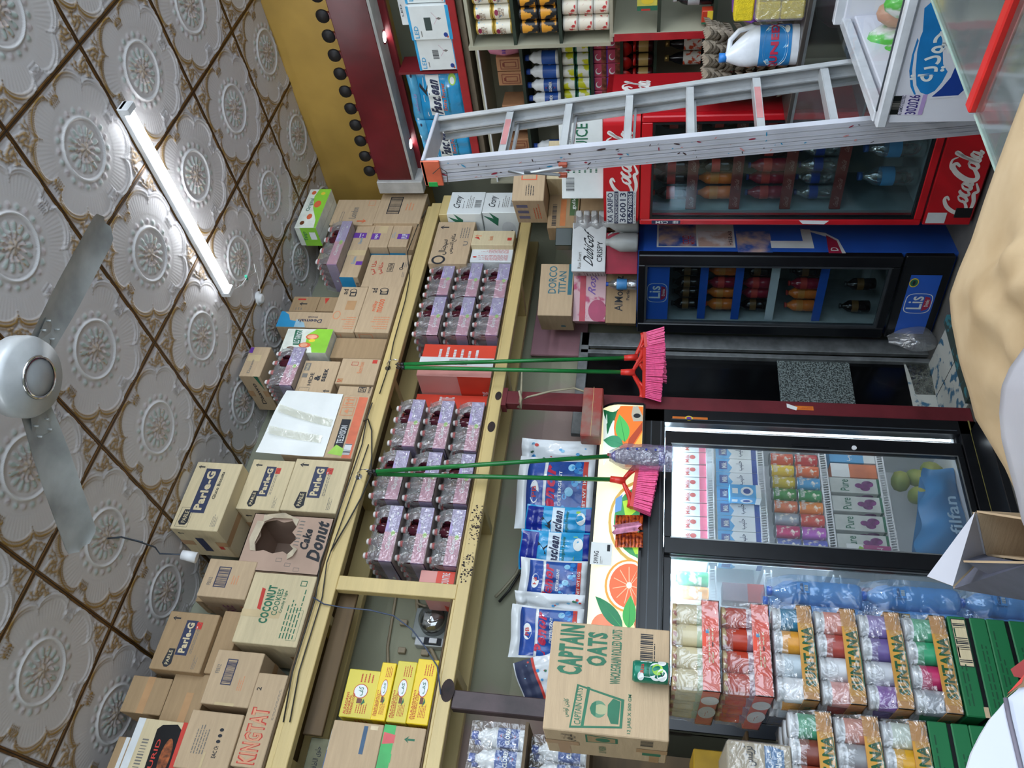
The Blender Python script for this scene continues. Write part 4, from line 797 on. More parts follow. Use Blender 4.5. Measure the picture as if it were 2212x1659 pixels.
b = MB(); fs = faces_of(lw, ld, lh)['R']
def sd(u, z): return (u/ld, z/lh)
for (u0, z0, u1, z1), m in (((.085, 1.165, .34, 1.605), WHT), ((.095, 1.38, .33, 1.595), M('poster_blue', '#2a5aa8', .4, col2='#d9b8a0', thr=(.35, .6), ns=9)), ((.095, 1.175, .26, 1.37), M('poster_tan', '#c9a898', .4, col2='#e8e4e4', thr=(.4, .55), ns=9)), ((.038, .965, .26, 1.155), M('poster_blue', '', .4))):
    a, c = sd(u0, z0); e, g = sd(u1, z1); b.rect(fs, a, c, e, g, m)
b.text(fs, 'COLD', .20, 1.42/lh, .36, 1.46/lh, RED); b.text(fs, 'MOUNT', .20, 1.39/lh, .36, 1.415/lh, RED); b.text(fs, '+252-63', .19, 1.18/lh, .44, 1.20/lh, INK); b.text(fs, '*L', .14, .74/lh, .48, .97/lh, WHT)
b.poly(fs, [(.06, .62/lh), (.35, .66/lh), (.5, .80/lh), (.42, .66/lh), (.3, .60/lh), (.06, .58/lh)], WHT); b.poly(fs, [(.06, .67/lh), (.38, .66/lh), (.28, .61/lh), (.06, .60/lh)], LR); b.text(fs, 'D', .10, .615/lh, .16, .655/lh, WHT); b.build('side_print', lis)
for key, bm, lm, lc_, nm in (('cola2', dkb, M('lab_dk', '#6b4a20', .4), '#222222', 'dark cola bottle'), ('osoda2', orb, M('lab_or', '', .4), '#c23a2e', 'orange soda bottle'), ('rsoda2', rdb, RED, '#b01818', 'dark bottle with red label')):
    bottle(key, bm, lm, cap(lc_), .036, .17, 'soda_bottle', nm + ' in the black-fronted cooler', nm.split(' with')[0] + 's in the black-fronted cooler')
zs = (1.33, 1.13, .93, .66, .345)
for i, z in enumerate(zs[:4]):
    b = MB(); b.box(-X+.05, X-.05, Y+.10, ld/2-.06, z-.006, z, M('grey_wire_shelf', '', .5)); b.box(-X+.05, X-.05, Y+.085, Y+.10, z-.03, z+.016, LBL if i != 2 else WHB); b.build('shelf', lis)
for z, row in zip(zs, (('cola2', 'cola2', 'cola2', 'cola2', 'cola2'), ('osoda2', 'osoda2', 'rsoda2', 'osoda2', 'cola2'), ('cola2', 'rsoda2', 'rsoda2', 'cola2', 'cola2'), ('osoda2', 'osoda2', 'rsoda2', 'cola2', 'osoda2'), ('cola2', None, 'cola2', None, None))):
    for k, key in enumerate(row):
        if key: place_in(lis, key, -X + .11 + .08*k, Y + .16 + .015*(k % 2), z + .001, rz=.4*k)
# ================================================================ doorway with dark glass beside the large fridge
AL2 = M('aluminium_dull', '#8d9192', .45, metal=.5, ns=14, na=.2); HAM = M('hammered_glass', '#8f9c9a', .18, ns=120, col2='#39403f', thr=(.42, .58), bump=1.0, bs=120, metal=.3); DKP = M('dark_door_panel', '#07080a', .15); 
FOIL = M('crumpled_foil', '#a8aca4', .15, metal=.9, bump=1.0, bs=40, ns=30, na=.3); PEEL = M('peeling_paint', '#c9ccc4', .5, col2='#3f6f8c', thr=(.40, .46), ns=14, bump=.3, bs=30)
dx, dy = 2.68, 2.34
dd = empty('door_1', (dx, dy, 0)); struct(dd)
def db(n, bx, mat, c=0.0, parent=dd): b = MB(); b.box(bx[0]-dx, bx[1]-dx, bx[2]-dy, bx[3]-dy, bx[4], bx[5], mat, c); return b.build(n, parent)
db('door_frame', (2.73, 2.76, 2.30, 2.34, 0, 2.05), AL2, .003); db('door_frame', (2.79, 2.90, 2.30, 2.33, 0, 2.05), AL2, .003); db('door_frame', (2.12, 2.90, 2.30, 2.34, 2.0, 2.06), AL2, .003)
Z_ = [at(x, 800, 'Y', 2.33).z for x in (1680, 1836, 1945, 1990)]
db('dark_panel', (2.15, 2.73, 2.335, 2.345, Z_[0], 2.0), DKP); db('hammered_glass_panel', (2.15, 2.73, 2.325, 2.335, Z_[1], Z_[0]), HAM); db('dark_panel', (2.15, 2.73, 2.330, 2.34, Z_[2]-.06, Z_[1]), DKP)
b = MB(); b.grid(lambda u, v: (2.15 - dx + .58*u, 2.32 - dy - .01*math.sin(9*u), Z_[2] - .09 + .06*u - (Z_[2]-Z_[3]+.02)*v), 12, 6, FOIL); b.build('foil_strip', dd); db('peeling_panel', (2.15, 2.73, 2.326, 2.33, .0, .14), PEEL)
b = MB(); b.box(-.27, .27, -.19, .15, 0, .008, PEEL); b.box(.03, .034, -.19, .15, .008, .009, INK); o = b.build('floor_mat', None, (2.46, 2.17, 0)); tag(o, 'pale worn floor sheet with blue flakes between post and black-fronted cooler', 'floor sheet')
b = MB(); b.box(-.28, .28, -.03, .03, 0, .03, M('teal_worn_wood', '#3c4a45', .7, col2='#3f7f88', thr=(.40, .46), ns=20)); o = b.build('threshold_board', None, (2.46, 1.93, 0)); tag(o, 'worn dark board with teal paint lying at the doorway threshold', 'board')
bt = MB(); bt.grid(lambda u, v: (.10*math.cos(math.pi*u)*(.3+.7*math.sin(math.pi*v**.7)), -.08*math.sin(math.pi*u)*math.sin(math.pi*v**.8) + .006*math.sin(13*v+7*u), .24*v), 16, 16, film('thin_plastic', '#c9cccf', .5, .4, .25, .8, 18))
o = bt.build('plastic_bag', None, (2.78, 2.16, 0)); o.scale = (.9, .8, 1.1); tag(o, 'thin translucent plastic bag hanging low beside the black-fronted cooler', 'bag')
# ================================================================ cartons on the upper tier of the loft
UZ, MZ = 3.191, 2.513
Q1 = 'cartons on the upper tier of the loft'
def C_(name, label, px, yf, depth, mat=CARD, F=(), L=(), z0=None, tape=TAPE, group=Q1, cat='box', **k):
    return carton(name, label, cat, px, yf, depth, mat, F, L, z0, group=group, tape=tape, **k)
def parle(big=.5, y=.45):
    h = .11; return [('o', .06, .60, .16, .86, .008, INK), ('t', 'PARLE', .08, .62, .14, .84, INK, 90), ('r', .28, y-h, .80, y+h, NAVY), ('t', 'Parle-G', .31, y-h*.6, .77, y+h*.75, CARD3), ('l', .36, y-h-.12, .80, y-h-.03, GREY, 2), ('a', .90, .80, .16, INK), ('r', .30, .14, .42, .17, GREY)]
def parleF(y=.5):
    return [('p', [(.05, .66), (.11, .60), (.36, .62), (.36, .74), (.11, .78), (.05, .72)], INK), ('t', 'PARLE', .09, .655, .33, .725, CARD3), ('r', .26, y-.13, .86, y+.10, NAVY), ('t', '*Parle-G', .30, y-.08, .82, y+.06, CARD3), ('l', .30, y-.22, .86, y-.16, GREY, 2), ('a', .88, .82, .16, INK), ('r', .72, .27, .84, .38, RED), ('l', .73, .29, .83, .37, WHT, 2), ('l', .05, .12, .3, .2, GREY, 3)]
C_('biscuit_carton', 'large biscuit carton with wide navy name panel, touching the ceiling', ((379, 1152), (427, 1007), (488, 1153), (514, 1009)), 1.90, .30, CARD3, [('o', .03, .66, .31, .92, .006, INK), ('p', [(.06, .72), (.1, .68), (.28, .70), (.28, .84), (.1, .88), (.06, .84)], INK), ('t', 'PARLE', .09, .73, .26, .82, CARD3), ('r', .24, .42, .90, .74, NAVY), ('t', '*Parle-G', .28, .50, .86, .68, CARD3), ('t', 'Gluco Biscuits', .45, .31, .86, .38, INK), ('a', .92, .86, .15, INK), ('l', .06, .08, .28, .2, GREY, 4)], [('r', .2, .45, .7, .62, NAVY), ('t', 'Parle-G', .24, .48, .66, .58, CARD3), ('a', .85, .84, .14, INK), ('r', .3, .15, .45, .25, RED)], x0=1.155, x1=1.555, z0=3.745, z1=4.005)
C_('biscuit_carton', 'biscuit carton with navy name panel, upper of two stacked beside the white-covered box', ((485, 1095), (521, 992), (597, 1105), (630, 994)), 1.985, .36, CARD3, parleF(.52), [('a', .8, .8, .16, INK), ('r', .2, .3, .6, .45, NAVY)], z0=3.502, z1=3.745)
C_('biscuit_carton', 'biscuit carton with navy name panel, lower of two stacked beside the white-covered box', ((602, 1104), (636, 993), (719, 1106), (748, 993)), 1.985, .36, CARD3, parleF(.50), [('r', .2, .3, .6, .45, NAVY)], z0=UZ, z1=3.500)
# doughnut carton with a torn hole
dn = [atp(*p, (0, 1.985), 0) for p in ((500, 1240), (552, 1112), (684, 1237), (720, 1113))]; x0, x1 = 1.00, 1.315; z0, z1 = UZ, 3.625
hole = [(.30, .42), (.36, .50), (.31, .62), (.36, .74), (.33, .83), (.45, .86), (.60, .83), (.72, .86), (.86, .82), (.90, .70), (.86, .60), (.90, .50), (.80, .43), (.70, .46), (.60, .38), (.48, .44), (.40, .36)]
b = MB(); W_, D_, H_ = x1-x0, .34, z1-z0; DC = M('donut_card', '#b79c8a', .85, ns=6, na=.06, spec=.2)
fr = faces_of(W_, D_, H_)['F']; n = len(hole); cx, cy2 = .6, .62; out = [(0, 0), (.5, 0), (1, 0), (1, .5), (1, 1), (.5, 1), (0, 1), (0, .5)]
def bord(p):
    d = (p[0]-cx, p[1]-cy2); t = min([((1 if d[0] > 0 else 0)-cx)/d[0] if abs(d[0]) > 1e-6 else 9, ((1 if d[1] > 0 else 0)-cy2)/d[1] if abs(d[1]) > 1e-6 else 9]); return (cx+d[0]*t, cy2+d[1]*t)
# front panel: a ring between the torn hole and the panel border
ang = sorted([math.atan2(p[1]-cy2, p[0]-cx) for p in hole] + [math.atan2(p[1]-cy2, p[0]-cx) for p in ((0, 0), (1, 0), (1, 1), (0, 1))])
ha = sorted([(math.atan2(p[1]-cy2, p[0]-cx), math.hypot(p[0]-cx, p[1]-cy2)) for p in hole])
def hr(a):
    L_ = ha[-1:] + ha + ha[:1]; L_ = [(ha[-1][0]-2*math.pi, ha[-1][1])] + ha + [(ha[0][0]+2*math.pi, ha[0][1])]
    for i in range(len(L_)-1):
        if L_[i][0] <= a <= L_[i+1][0]: t = (a-L_[i][0])/max(1e-6, L_[i+1][0]-L_[i][0]); return L_[i][1]*(1-t)+L_[i+1][1]*t
    return .2
ring_i = [(cx+hr(a)*math.cos(a), cy2+hr(a)*math.sin(a)) for a in ang]; ring_o = [bord((cx+math.cos(a), cy2+math.sin(a))) for a in ang]; k = len(ang)
b.add([fr.p(*p) for p in ring_i] + [fr.p(*p) for p in ring_o], [(i, k+i, k+(i+1) % k, (i+1) % k) for i in range(k)], DC)
b.add([fr.p(*p, -.004) for p in ring_i] + [fr.p(*p, -.004) for p in ring_o], [(i, (i+1) % k, k+(i+1) % k, k+i) for i in range(k)], CIN)
for s in ((-W_/2, -W_/2+.004, -D_/2, D_/2, 0, H_), (W_/2-.004, W_/2, -D_/2, D_/2, 0, H_), (-W_/2, W_/2, D_/2-.004, D_/2, 0, H_), (-W_/2, W_/2, -D_/2, D_/2, 0, .004), (-W_/2, W_/2, -D_/2, D_/2, H_-.004, H_)): b.box(*s, DC)
b.text(fr, '*Donut', .22, .03, .96, .20, INK, 0, .1); b.text(fr, '*Cake', .40, .21, .80, .32, INK, 0, .1)
for q in range(9): b.stroke(fr, [(.42+.06*q, .34), (.425+.06*q, .38), (.42+.06*q, .40)], .012, GREY)
for q in range(3): b.outline(fr, .04+.07*q, .24+.12*q, .10+.07*q, .31+.12*q, .004, GREY)
o = b.build('doughnut_carton', None, ((x0+x1)/2, 1.985+D_/2, z0)); tag(o, 'torn cake carton with a ragged hole in its front', 'box', Q1)
TF = M('torn_board_edge', '#c9bba2', .9, ns=20, na=.1)
b = MB(); 
for P in ([(.80, .43), (.92, .50), (.90, .72), (.84, .86), (.96, .86), (1.0, .60), (.93, .42)], [(.22, .42), (.30, .42), (.38, .36), (.48, .44), (.40, .32), (.26, .34)], [(.33, .83), (.45, .86), (.6, .83), (.86, .84), (.84, .92), (.5, .93), (.34, .9)]): b.add([fr.p(u, v, .004 + .02*((i*7) % 3)/2) for i, (u, v) in enumerate(P)], [tuple(range(len(P)))], TF); b.build('torn_flap', o); b = MB()
# big box with a white sheet over its upper half
o = C_('tv_carton', 'wide carton with an orange stripe, its upper part covered by a taped white sheet', ((573, 978), (625, 857), (760, 993), (793, 852)), 1.985, .30, CARD, [('r', .0, .02, .97, .15, M('orange_stripe', '#d8704f', .6)), ('r', .08, .17, .60, .30, INK), ('t', 'TELEVISION', .22, .19, .50, .28, WHB), ('p', [(.03, .15), (.14, .15), (.20, .27), (.06, .36)], LIM), ('b', .05, .05, .22, .15, INK, dict(n=12, paper=WHB)), ('o', .66, .17, .80, .36, .01, PAPR), ('p', [(.69, .25), (.73, .31), (.77, .25)], PAPR), ('r', .727, .19, .735, .26, PAPR), ('o', .82, .17, .96, .36, .01, PAPR), ('a', .86, .27, .12, PAPR), ('a', .92, .27, .12, PAPR)], z0=UZ, z1=3.60, x0=1.675, x1=2.10)
WS = M('white_sheet', '#e6eae8', .35, ns=5, na=.04, bump=.35, bs=7); W_ = .425
b = MB(); b.grid(lambda u, v: (-W_/2 - .02*v + W_*u + .02*v*u, -.15 - .006 - .05*v**2*(.4+.6*(1-u)) - .008*math.sin(6*u+4*v)*v, .16 + (.37 - .03*u)*v), 18, 14, WS); ob = b.build('white_sheet', o)
b = MB(); b.grid(lambda u, v: (-.02 + .06*v + .05*u, -.160 - .045*v**2, .17 + .32*v), 2, 8, film('clear_tape', '#dcdcc4', .55, .15, .2, .3, 20)); b.grid(lambda u, v: (-.13 + .02*v + .05*u, -.163 - .045*v**2, .2 + .30*v), 2, 8, film('clear_tape')); b.build('clear_tape', o)
# boxes right of it
C_('carton', 'cardboard carton marked MADE IN U.A.E beside the white-covered box', ((729, 880), (742, 833), (785, 890), (808, 833)), 2.00, .3, CARD, [('t', 'MADE IN U.A.E', .62, .06, .98, .13, INK, 180), ('o', .66, .20, .96, .42, .02, INK), ('t', 'HOC', .70, .24, .92, .38, INK, 180)], z0=UZ, z1=3.40, x0=2.05, x1=2.176)
C_('carton', 'cardboard carton with red tape marks under the carton with the big ampersand', ((724, 830), (739, 776), (809, 830), (822, 775)), 1.99, .34, CARD, [('r', .05, .82, .2, .96, TAPE), ('s', [(.06, .95), (.1, .84), (.16, .95)], .02, RED), ('r', .82, .08, .96, .2, RED), ('t', 'Bourbon', .42, .4, .86, .52, PAPR, 0), ('o', .72, .55, .86, .72, .01, RED)], z0=UZ, z1=3.430, x0=2.183, x1=2.375)
C_('biscuit_carton', 'cardboard carton with a big black ampersand between sideways words', ((634, 853), (663, 780), (711, 858), (736, 780)), 1.985, .34, CARD, [('t', 'HIDE', .28, .62, .64, .72, INK, 0), ('t', '*&', .42, .42, .58, .58, INK, 0), ('t', '*SEEK', .40, .26, .78, .37, INK, 0), ('r', .70, .80, .92, .95, GREY), ('t', 'PARLE', .72, .84, .90, .91, CARD3), ('a', .14, .14, .18, INK, 90), ('o', .06, .62, .22, .9, .008, GREY), ('r', .5, .80, .62, .94, GREY)], z0=3.433, z1=3.655, x0=2.085, x1=2.345)
C_('carton', 'cardboard carton with small purple label, touching the ceiling beside the lone bottle pack', ((528, 813), (557, 749), (567, 813), (599, 750)), 1.92, .34, CARD, [('r', .78, .80, .97, .98, PUR), ('t', 'Daawo', .1, .55, .55, .68, GREY, 0), ('r', .5, .3, .72, .9, TAPEC)], [('t', 'Daawo', .2, .4, .8, .6, INK), ('p', [(.6, .1), (1, .3), (1, .1)], GRN)], z0=3.865, z1=3.995)
C_('carton', 'plain cardboard carton under the small purple-labelled one near the ceiling', ((590, 815), (620, 760), (640, 815), (660, 760)), 2.16, .2, CARD2, z0=3.657, z1=3.862, x0=2.19, x1=2.44)
# pack group right of centre
JG = M('juice_green', '#8fce3f', .45, ns=8, na=.1); JC = M('juice_box_white', '#e6ebdf', .45)
def juicebox(): return [('p', [(0, 0), (1, 0), (1, .35), (.75, .52), (.4, .50), (.2, .34), (0, .30)], JG), ('p', [(.3, .60), (.92, .66), (.95, .82), (.6, .80), (.3, .76)], GRN), ('t', 'ILO TANGO', .36, .64, .90, .77, WHT), ('e', .18, .78, .05, .09, M('brown_fruit', '#6b3a1c', .5)), ('e', .10, .70, .04, .07, M('brown_fruit', '', .5)), ('e', .30, .50, .11, .13, ORG), ('e', .30, .52, .08, .08, M('fruit_pink', '#f2b08c', .5)), ('e', .66, .40, .12, .14, ORG), ('e', .66, .40, .09, .11, M('fruit_pink', '', .5)), ('e', .50, .38, .07, .07, YEL)]
C_('juice_carton_box', 'white and lime tropical juice box beside the pair of long cartons', ((622, 761), (629, 710), (722, 762), (716, 711)), 1.96, .26, JC, juicebox(), z0=3.535, z1=3.83, tape=None)
C_('carton', 'plain grey-brown carton below the white and lime juice box', ((724, 762), (722, 714), (745, 766), (740, 716)), 2.02, .3, CARD2, z0=UZ, z1=3.53, x0=2.40, x1=2.56)
C_('carton', 'narrow carton with a light blue wave and sideways navy name', ((600, 707), (609, 674), (709, 707), (719, 673)), 2.02, .24, CARD, [('p', [(0, .62), (.35, .60), (.45, .78), (.8, .84), (1, .95), (1, 1), (0, 1)], BLU), ('p', [(0, .45), (.3, .5), (.5, .66), (.2, .66), (0, .66)], M('pale_blue', '#9cc0d0', .6)), ('t', 'Deemah', .30, .18, .52, .62, NAVY, 90), ('t', 'Deemah', .60, .28, .70, .46, NAVY, 90)], z0=3.60, z1=3.955)
C_('carton', 'brown carton at the back near the ceiling behind the blue-wave carton, upper one', ((621, 673), (637, 640), (681, 672), (690, 641)), 2.08, .24, CARD2, [('a', .5, .55, .3, INK), ('r', .75, .5, .85, .8, RED), ('l', .1, .5, .3, .8, GREY, 3)], z0=3.766, z1=3.95, tape=None)
C_('carton', 'brown carton at the back behind the blue-wave carton, lower one', ((683, 672), (691, 641), (715, 672), (735, 642)), 2.08, .24, CARD2, [('p', [(.5, .7), (.9, .8), (.9, .6)], RED)], z0=3.60, z1=3.764, tape=None)
mm = [('t', 'milky', .44, .56, .66, .70, ORG), ('t', 'moooo', .42, .38, .70, .54, ORG), ('l', .06, .1, .34, .62, PAPR, 6, dict(vert=True)), ('e', .90, .5, .05, .13, INK), ('e', .90, .5, .038, .10, CARD), ('o', .80, .36, .89, .60, .04, INK), ('t', 'ad', .84, .70, .94, .88, INK)]
mm2 = [('e', .36, .82, .09, .14, PAPR), ('e', .36, .82, .075, .11, CARD), ('l', .06, .08, .34, .6, PAPR, 6, dict(vert=True)), ('r', .48, .25, .68, .60, TAPE), ('e', .90, .5, .05, .13, INK), ('e', .90, .5, .038, .10, CARD), ('o', .78, .36, .88, .60, .04, INK), ('t', 'ad', .82, .70, .94, .88, INK)]
sl = [('r', .15, .78, .70, .92, INK), ('l', .2, .8, .66, .9, CARD, 1), ('b', .35, .4, .75, .62, GREY), ('o', .8, .5, .95, .9, .02, PAPR)]
C_('milk_powder_carton', 'long cardboard carton, upper of the stacked pair with orange faint print', ((706, 717), (739, 618), (763, 718), (795, 621)), 1.985, .34, CARD, mm2, sl, z0=3.414, z1=3.592)
C_('milk_powder_carton', 'long cardboard carton with orange rounded lettering, lower of the stacked pair', ((767, 718), (797, 617), (825, 718), (856, 617)), 1.985, .34, CARD, mm, sl, z0=UZ, z1=3.412)
C_('tea_carton', 'cardboard carton with red Arabic lettering between the long carton pair and the purple-taped boxes', ((780, 617), (800, 550), (864, 622), (878, 550)), 2.00, .34, CARD, [('t', arab('حلا تي'), .36, .74, .80, .90, RED), ('t', arab('حلاتي'), .38, .58, .76, .72, RED), ('o', .46, .36, .72, .50, .012, INK), ('t', 'HALATIN', .49, .39, .70, .47, INK), ('r', .60, .14, .75, .17, INK), ('t', 'O', .52, .12, .60, .22, INK), ('l', .6, .04, .8, .12, GREY, 2), ('l', .3, .05, .5, .12, GREY, 2)], z0=UZ, z1=3.475)
ptp = [('r', .62, .42, .76, .98, PUR), ('t', 'UPLUPP', .63, .5, .75, .62, WHT), ('t', 'Daawo', .30, .55, .5, .72, M('faint_blue_ink', '#7fa3b8', .6)), ('l', .3, .3, .5, .45, GREY, 2)]
C_('small_carton', 'small carton with a purple tape strip, upper of the two end-on under the long one', ((797, 536), (811, 482), (837, 531), (855, 480)), 1.985, .30, CARD, [('r', .30, .55, .55, 1, PUR), ('t', 'upo', .33, .62, .52, .82, WHT), ('r', .55, .25, .85, .7, TAPEC)], [('r', .0, .0, .8, 1, BLU)], z0=3.376, z1=3.508, tape=None)
C_('small_carton', 'small carton with a purple tape strip, lower of the two end-on beside the barcode carton', ((838, 532), (855, 480), (876, 533), (894, 481)), 1.985, .30, CARD, [('r', .30, .0, .52, .62, PUR), ('t', 'UPLUPP', .31, .1, .51, .4, WHT), ('l', .35, .75, .6, .95, M('faint_blue_ink', '', .6), 2)], [('r', .0, .15, .8, 1, BLU)], z0=3.244, z1=3.374, tape=None)
C_('small_carton', 'long carton with purple tape ends lying on the two small purple-taped boxes', ((736, 597), (773, 486), (776, 600), (811, 486)), 1.985, .16, CARD, [('r', .74, .30, .84, 1, PUR), ('l', .75, .4, .83, .7, WHT, 2), ('r', .22, .0, .29, .35, PUR), ('t', 'Daawo', .24, .42, .38, .6, M('faint_blue_ink', '', .6)), ('t', 'Daawo', .62, .42, .74, .6, M('faint_blue_ink', '', .6)), ('r', .40, .0, .50, 1, TAPEC)], [('r', 0, .25, 1, 1, BLU), ('b', .1, .05, .7, .2)], z0=3.510, z1=3.636, tape=None)
C_('carton', 'flat plain carton under the small purple-taped boxes', ((890, 533), (894, 481), (898, 533), (905, 481)), 2.0, .3, CARD2, z0=UZ, z1=3.242, x0=3.33, x1=3.56, tape=None)
C_('biscuit_carton', 'cardboard carton with a framed black barcode at the right end of the upper tier', ((811, 482), (829, 418), (894, 481), (913, 419)), 1.96, .36, CARD, [('b', .30, .50, .88, .78, INK, dict(n=18, frame=True)), ('l', .42, .2, .70, .40, PAPR, 3)], z0=UZ, z1=3.52)
C_('carton', 'brown carton with outlined lettering under the green juice box at the right end', ((714, 486), (732, 430), (809, 485), (822, 432)), 1.97, .34, CARD, [('t', 'London', .24, .44, .68, .60, GREY, 0), ('a', .14, .28, .22, ORG, 270), ('o', .75, .1, .95, .25, .01, PAPR), ('o', .12, .74, .5, .8, .01, GREY)], z0=3.523, z1=3.838)
C_('juice_carton_box', 'white and lime green juice box on top at the right end, touching the ceiling', ((644, 500), (666, 416), (699, 497), (722, 414)), 1.84, .16, JC, [('p', [(0, 0), (1, 0), (1, .55), (.8, .66), (.5, .5), (.2, .16), (0, .10)], JG), ('t', 'Original', .42, .56, .75, .80, GRN), ('e', .28, .5, .07, .12, ORG), ('e', .12, .72, .05, .1, M('brown_fruit', '', .5)), ('e', .60, .36, .09, .16, ORG), ('e', .9, .75, .05, .1, ORG), ('e', .88, .3, .04, .1, YEL)], [('r', 0, 0, 1, .75, JG), ('t', 'Tango', .3, .5, .8, .72, GRN), ('r', .35, .12, .75, .4, WHT)], z0=3.841, z1=3.995, x0=3.36, x1=3.76, tape=None)
C_('carton', 'cream carton printed with rows of small icons under the overhanging green juice box', ((645, 550), (655, 500), (719, 552), (725, 500)), 2.17, .20, CARD3, [('l', .1, .1, .9, .4, GREY, 3)], [('e', .2, .85, .05, .05, ORG), ('l', .1, .5, .9, .8, GREY, 6), ('a', .4, .2, .15, INK), ('l', .1, .1, .3, .35, INK, 4)], z0=3.64, z1=3.95, x0=3.38, x1=3.62, tape=None)
C_('carton', 'brown carton behind the lone bottle pack at the right', ((750, 560), (760, 505), (790, 560), (800, 505)), 2.29, .085, CARD2, z0=UZ, z1=3.638, x0=3.28, x1=3.56, tape=None)
# left end
C_('biscuit_carton', 'cardboard carton with blue-framed barcode on top of the coconut cookies carton', ((425, 1289), (459, 1207), (529, 1293), (560, 1213)), 1.98, .30, CARD, [('b', .26, .48, .80, .74, NAVY, dict(n=18, frame=True)), ('l', .36, .25, .62, .40, PAPR, 3), ('t', 'F5512', .30, .80, .5, .88, GREY)], [('t', 'MARIE', .1, .40, .7, .62, M('purple_outline', '#8c4f6b', .6), 0), ('t', 'twist', .2, .1, .7, .3, PAPR)], z0=3.518, z1=3.772)
C_('cookie_carton', 'pale carton printed COCONUT COOKIES in green with torn clear tape', ((501, 1385), (552, 1238), (645, 1400), (682, 1242)), 1.985, .34, CARD3, [('t', '*COCONUT', .28, .56, .82, .70, GRN), ('t', 'COOKIES', .40, .45, .78, .54, GRN), ('p', [(.46, .72), (.76, .74), (.78, .80), (.48, .78)], RED), ('t', 'Crunchy & light', .44, .37, .76, .43, GRN), ('l', .10, .08, .82, .32, GRN, 5), ('o', .08, .05, .5, .20, .004, GRN), ('o', .84, .12, .92, .22, .012, GRN), ('r', .36, .40, .46, 1, TAPEC)], z0=UZ, z1=3.515)
C_('biscuit_carton', 'battered biscuit carton with navy name panel standing alone near the left end', ((320, 1445), (369, 1320), (434, 1453), (470, 1327)), 1.99, .32, CARD2, parleF(.50), [('r', .2, .4, .8, .55, NAVY)], z0=3.62, z1=3.876)
C_('carton', 'flat plain carton between the coconut cookies carton and the battered biscuit carton', ((560, 1400), (570, 1330), (600, 1400), (610, 1330)), 2.02, .3, CARD2, z0=3.517, z1=3.618, x0=.50, x1=.80, tape=None)
C_('biscuit_carton', 'cardboard carton with a wide blue barcode on the long red-lettered carton', ((436, 1520), (468, 1402), (539, 1529), (571, 1411)), 1.99, .32, CARD, [('b', .36, .50, .84, .72, NAVY, dict(n=20, frame=True)), ('l', .28, .24, .56, .36, PAPR, 3), ('t', 'F3512', .56, .82, .72, .90, GREY), ('r', .0, .3, .05, .7, TAPEC)], z0=3.335, z1=3.567)
C_('carton', 'brown tea-coloured carton near the ceiling at the left end, upper of two', ((257, 1537), (286, 1459), (354, 1546), (379, 1466)), 2.04, .28, CARD2, [('r', 0, .42, 1, .6, TAPE)], z0=3.765, z1=3.965)
C_('carton', 'brown carton with clear tape just below the uppermost one at the left end', ((360, 1540), (381, 1466), (410, 1545), (451, 1472)), 2.04, .28, CARD2, [('r', 0, .3, .6, .5, TAPE)], z0=3.583, z1=3.762, x0=.28, x1=.50)
C_('noodle_carton', 'large carton with black food picture and red stripe at the left edge', ((300, 1659), (337, 1548), (390, 1659), (404, 1552)), 2.0, .34, CARD3, [('r', 0, 0, 1, .12, RED), ('p', [(.36, .10), (.92, .12), (.97, .22), (.95, .50), (.90, .58), (.40, .54), (.34, .4)], BLK), ('e', .62, .25, .2, .1, M('food_brown', '#a85a2c', .5, ns=50, na=.4)), ('t', 'URID', .5, .42, .8, .5, RED), ('b', .3, .66, .8, .78, GREY), ('b', .1, .62, .2, .8, GREY), ('r', 0, .86, 1, 1, WHB)], z0=3.583, z1=3.83, x0=-.12, x1=.275)
C_('carton', 'grey-brown carton end under the ceiling at the far left edge', ((300, 1659), (337, 1560), (390, 1659), (404, 1560)), 2.06, .3, CARD2, [('r', 0, .4, 1, .6, WHB)], z0=3.834, z1=3.93, x0=-.15, x1=.20, tape=None)
C_('carton', 'cardboard carton with recycling marks and small print above the long red-lettered carton', ((379, 1655), (415, 1537), (505, 1659), (531, 1548)), 1.975, .32, CARD, [('l', .26, .52, .78, .78, GREY, 5), ('t', 'EAC', .22, .28, .34, .36, INK), ('t', 'CH', .36, .28, .42, .36, INK), ('e', .50, .32, .03, .04, INK), ('e', .60, .32, .03, .04, INK), ('e', .70, .32, .03, .04, INK), ('r', .0, .48, .3, .52, TAPEC)], z0=3.335, z1=3.58, x0=.09, x1=.328)
C_('snack_carton', 'long low carton with big outlined red letters', ((505, 1659), (564, 1455), (578, 1659), (626, 1457)), 1.985, .34, CARD, [('t', '*KINGTAT', .03, .24, .62, .84, RED), ('t', 'KINGTAT', .038, .285, .612, .795, M('red_letter_fill', '#d39a78', .7)), ('l', .5, .06, .92, .14, GREY, 2), ('t', '2', .80, .75, .84, .9, INK)], z0=UZ, z1=3.332)
C_('carton', 'plain carton behind the doughnut carton', ((480, 1240), (500, 1200), (540, 1240), (560, 1200)), 2.2, .16, CARD2, z0=3.63, z1=3.90, x0=.9, x1=1.12, tape=None)
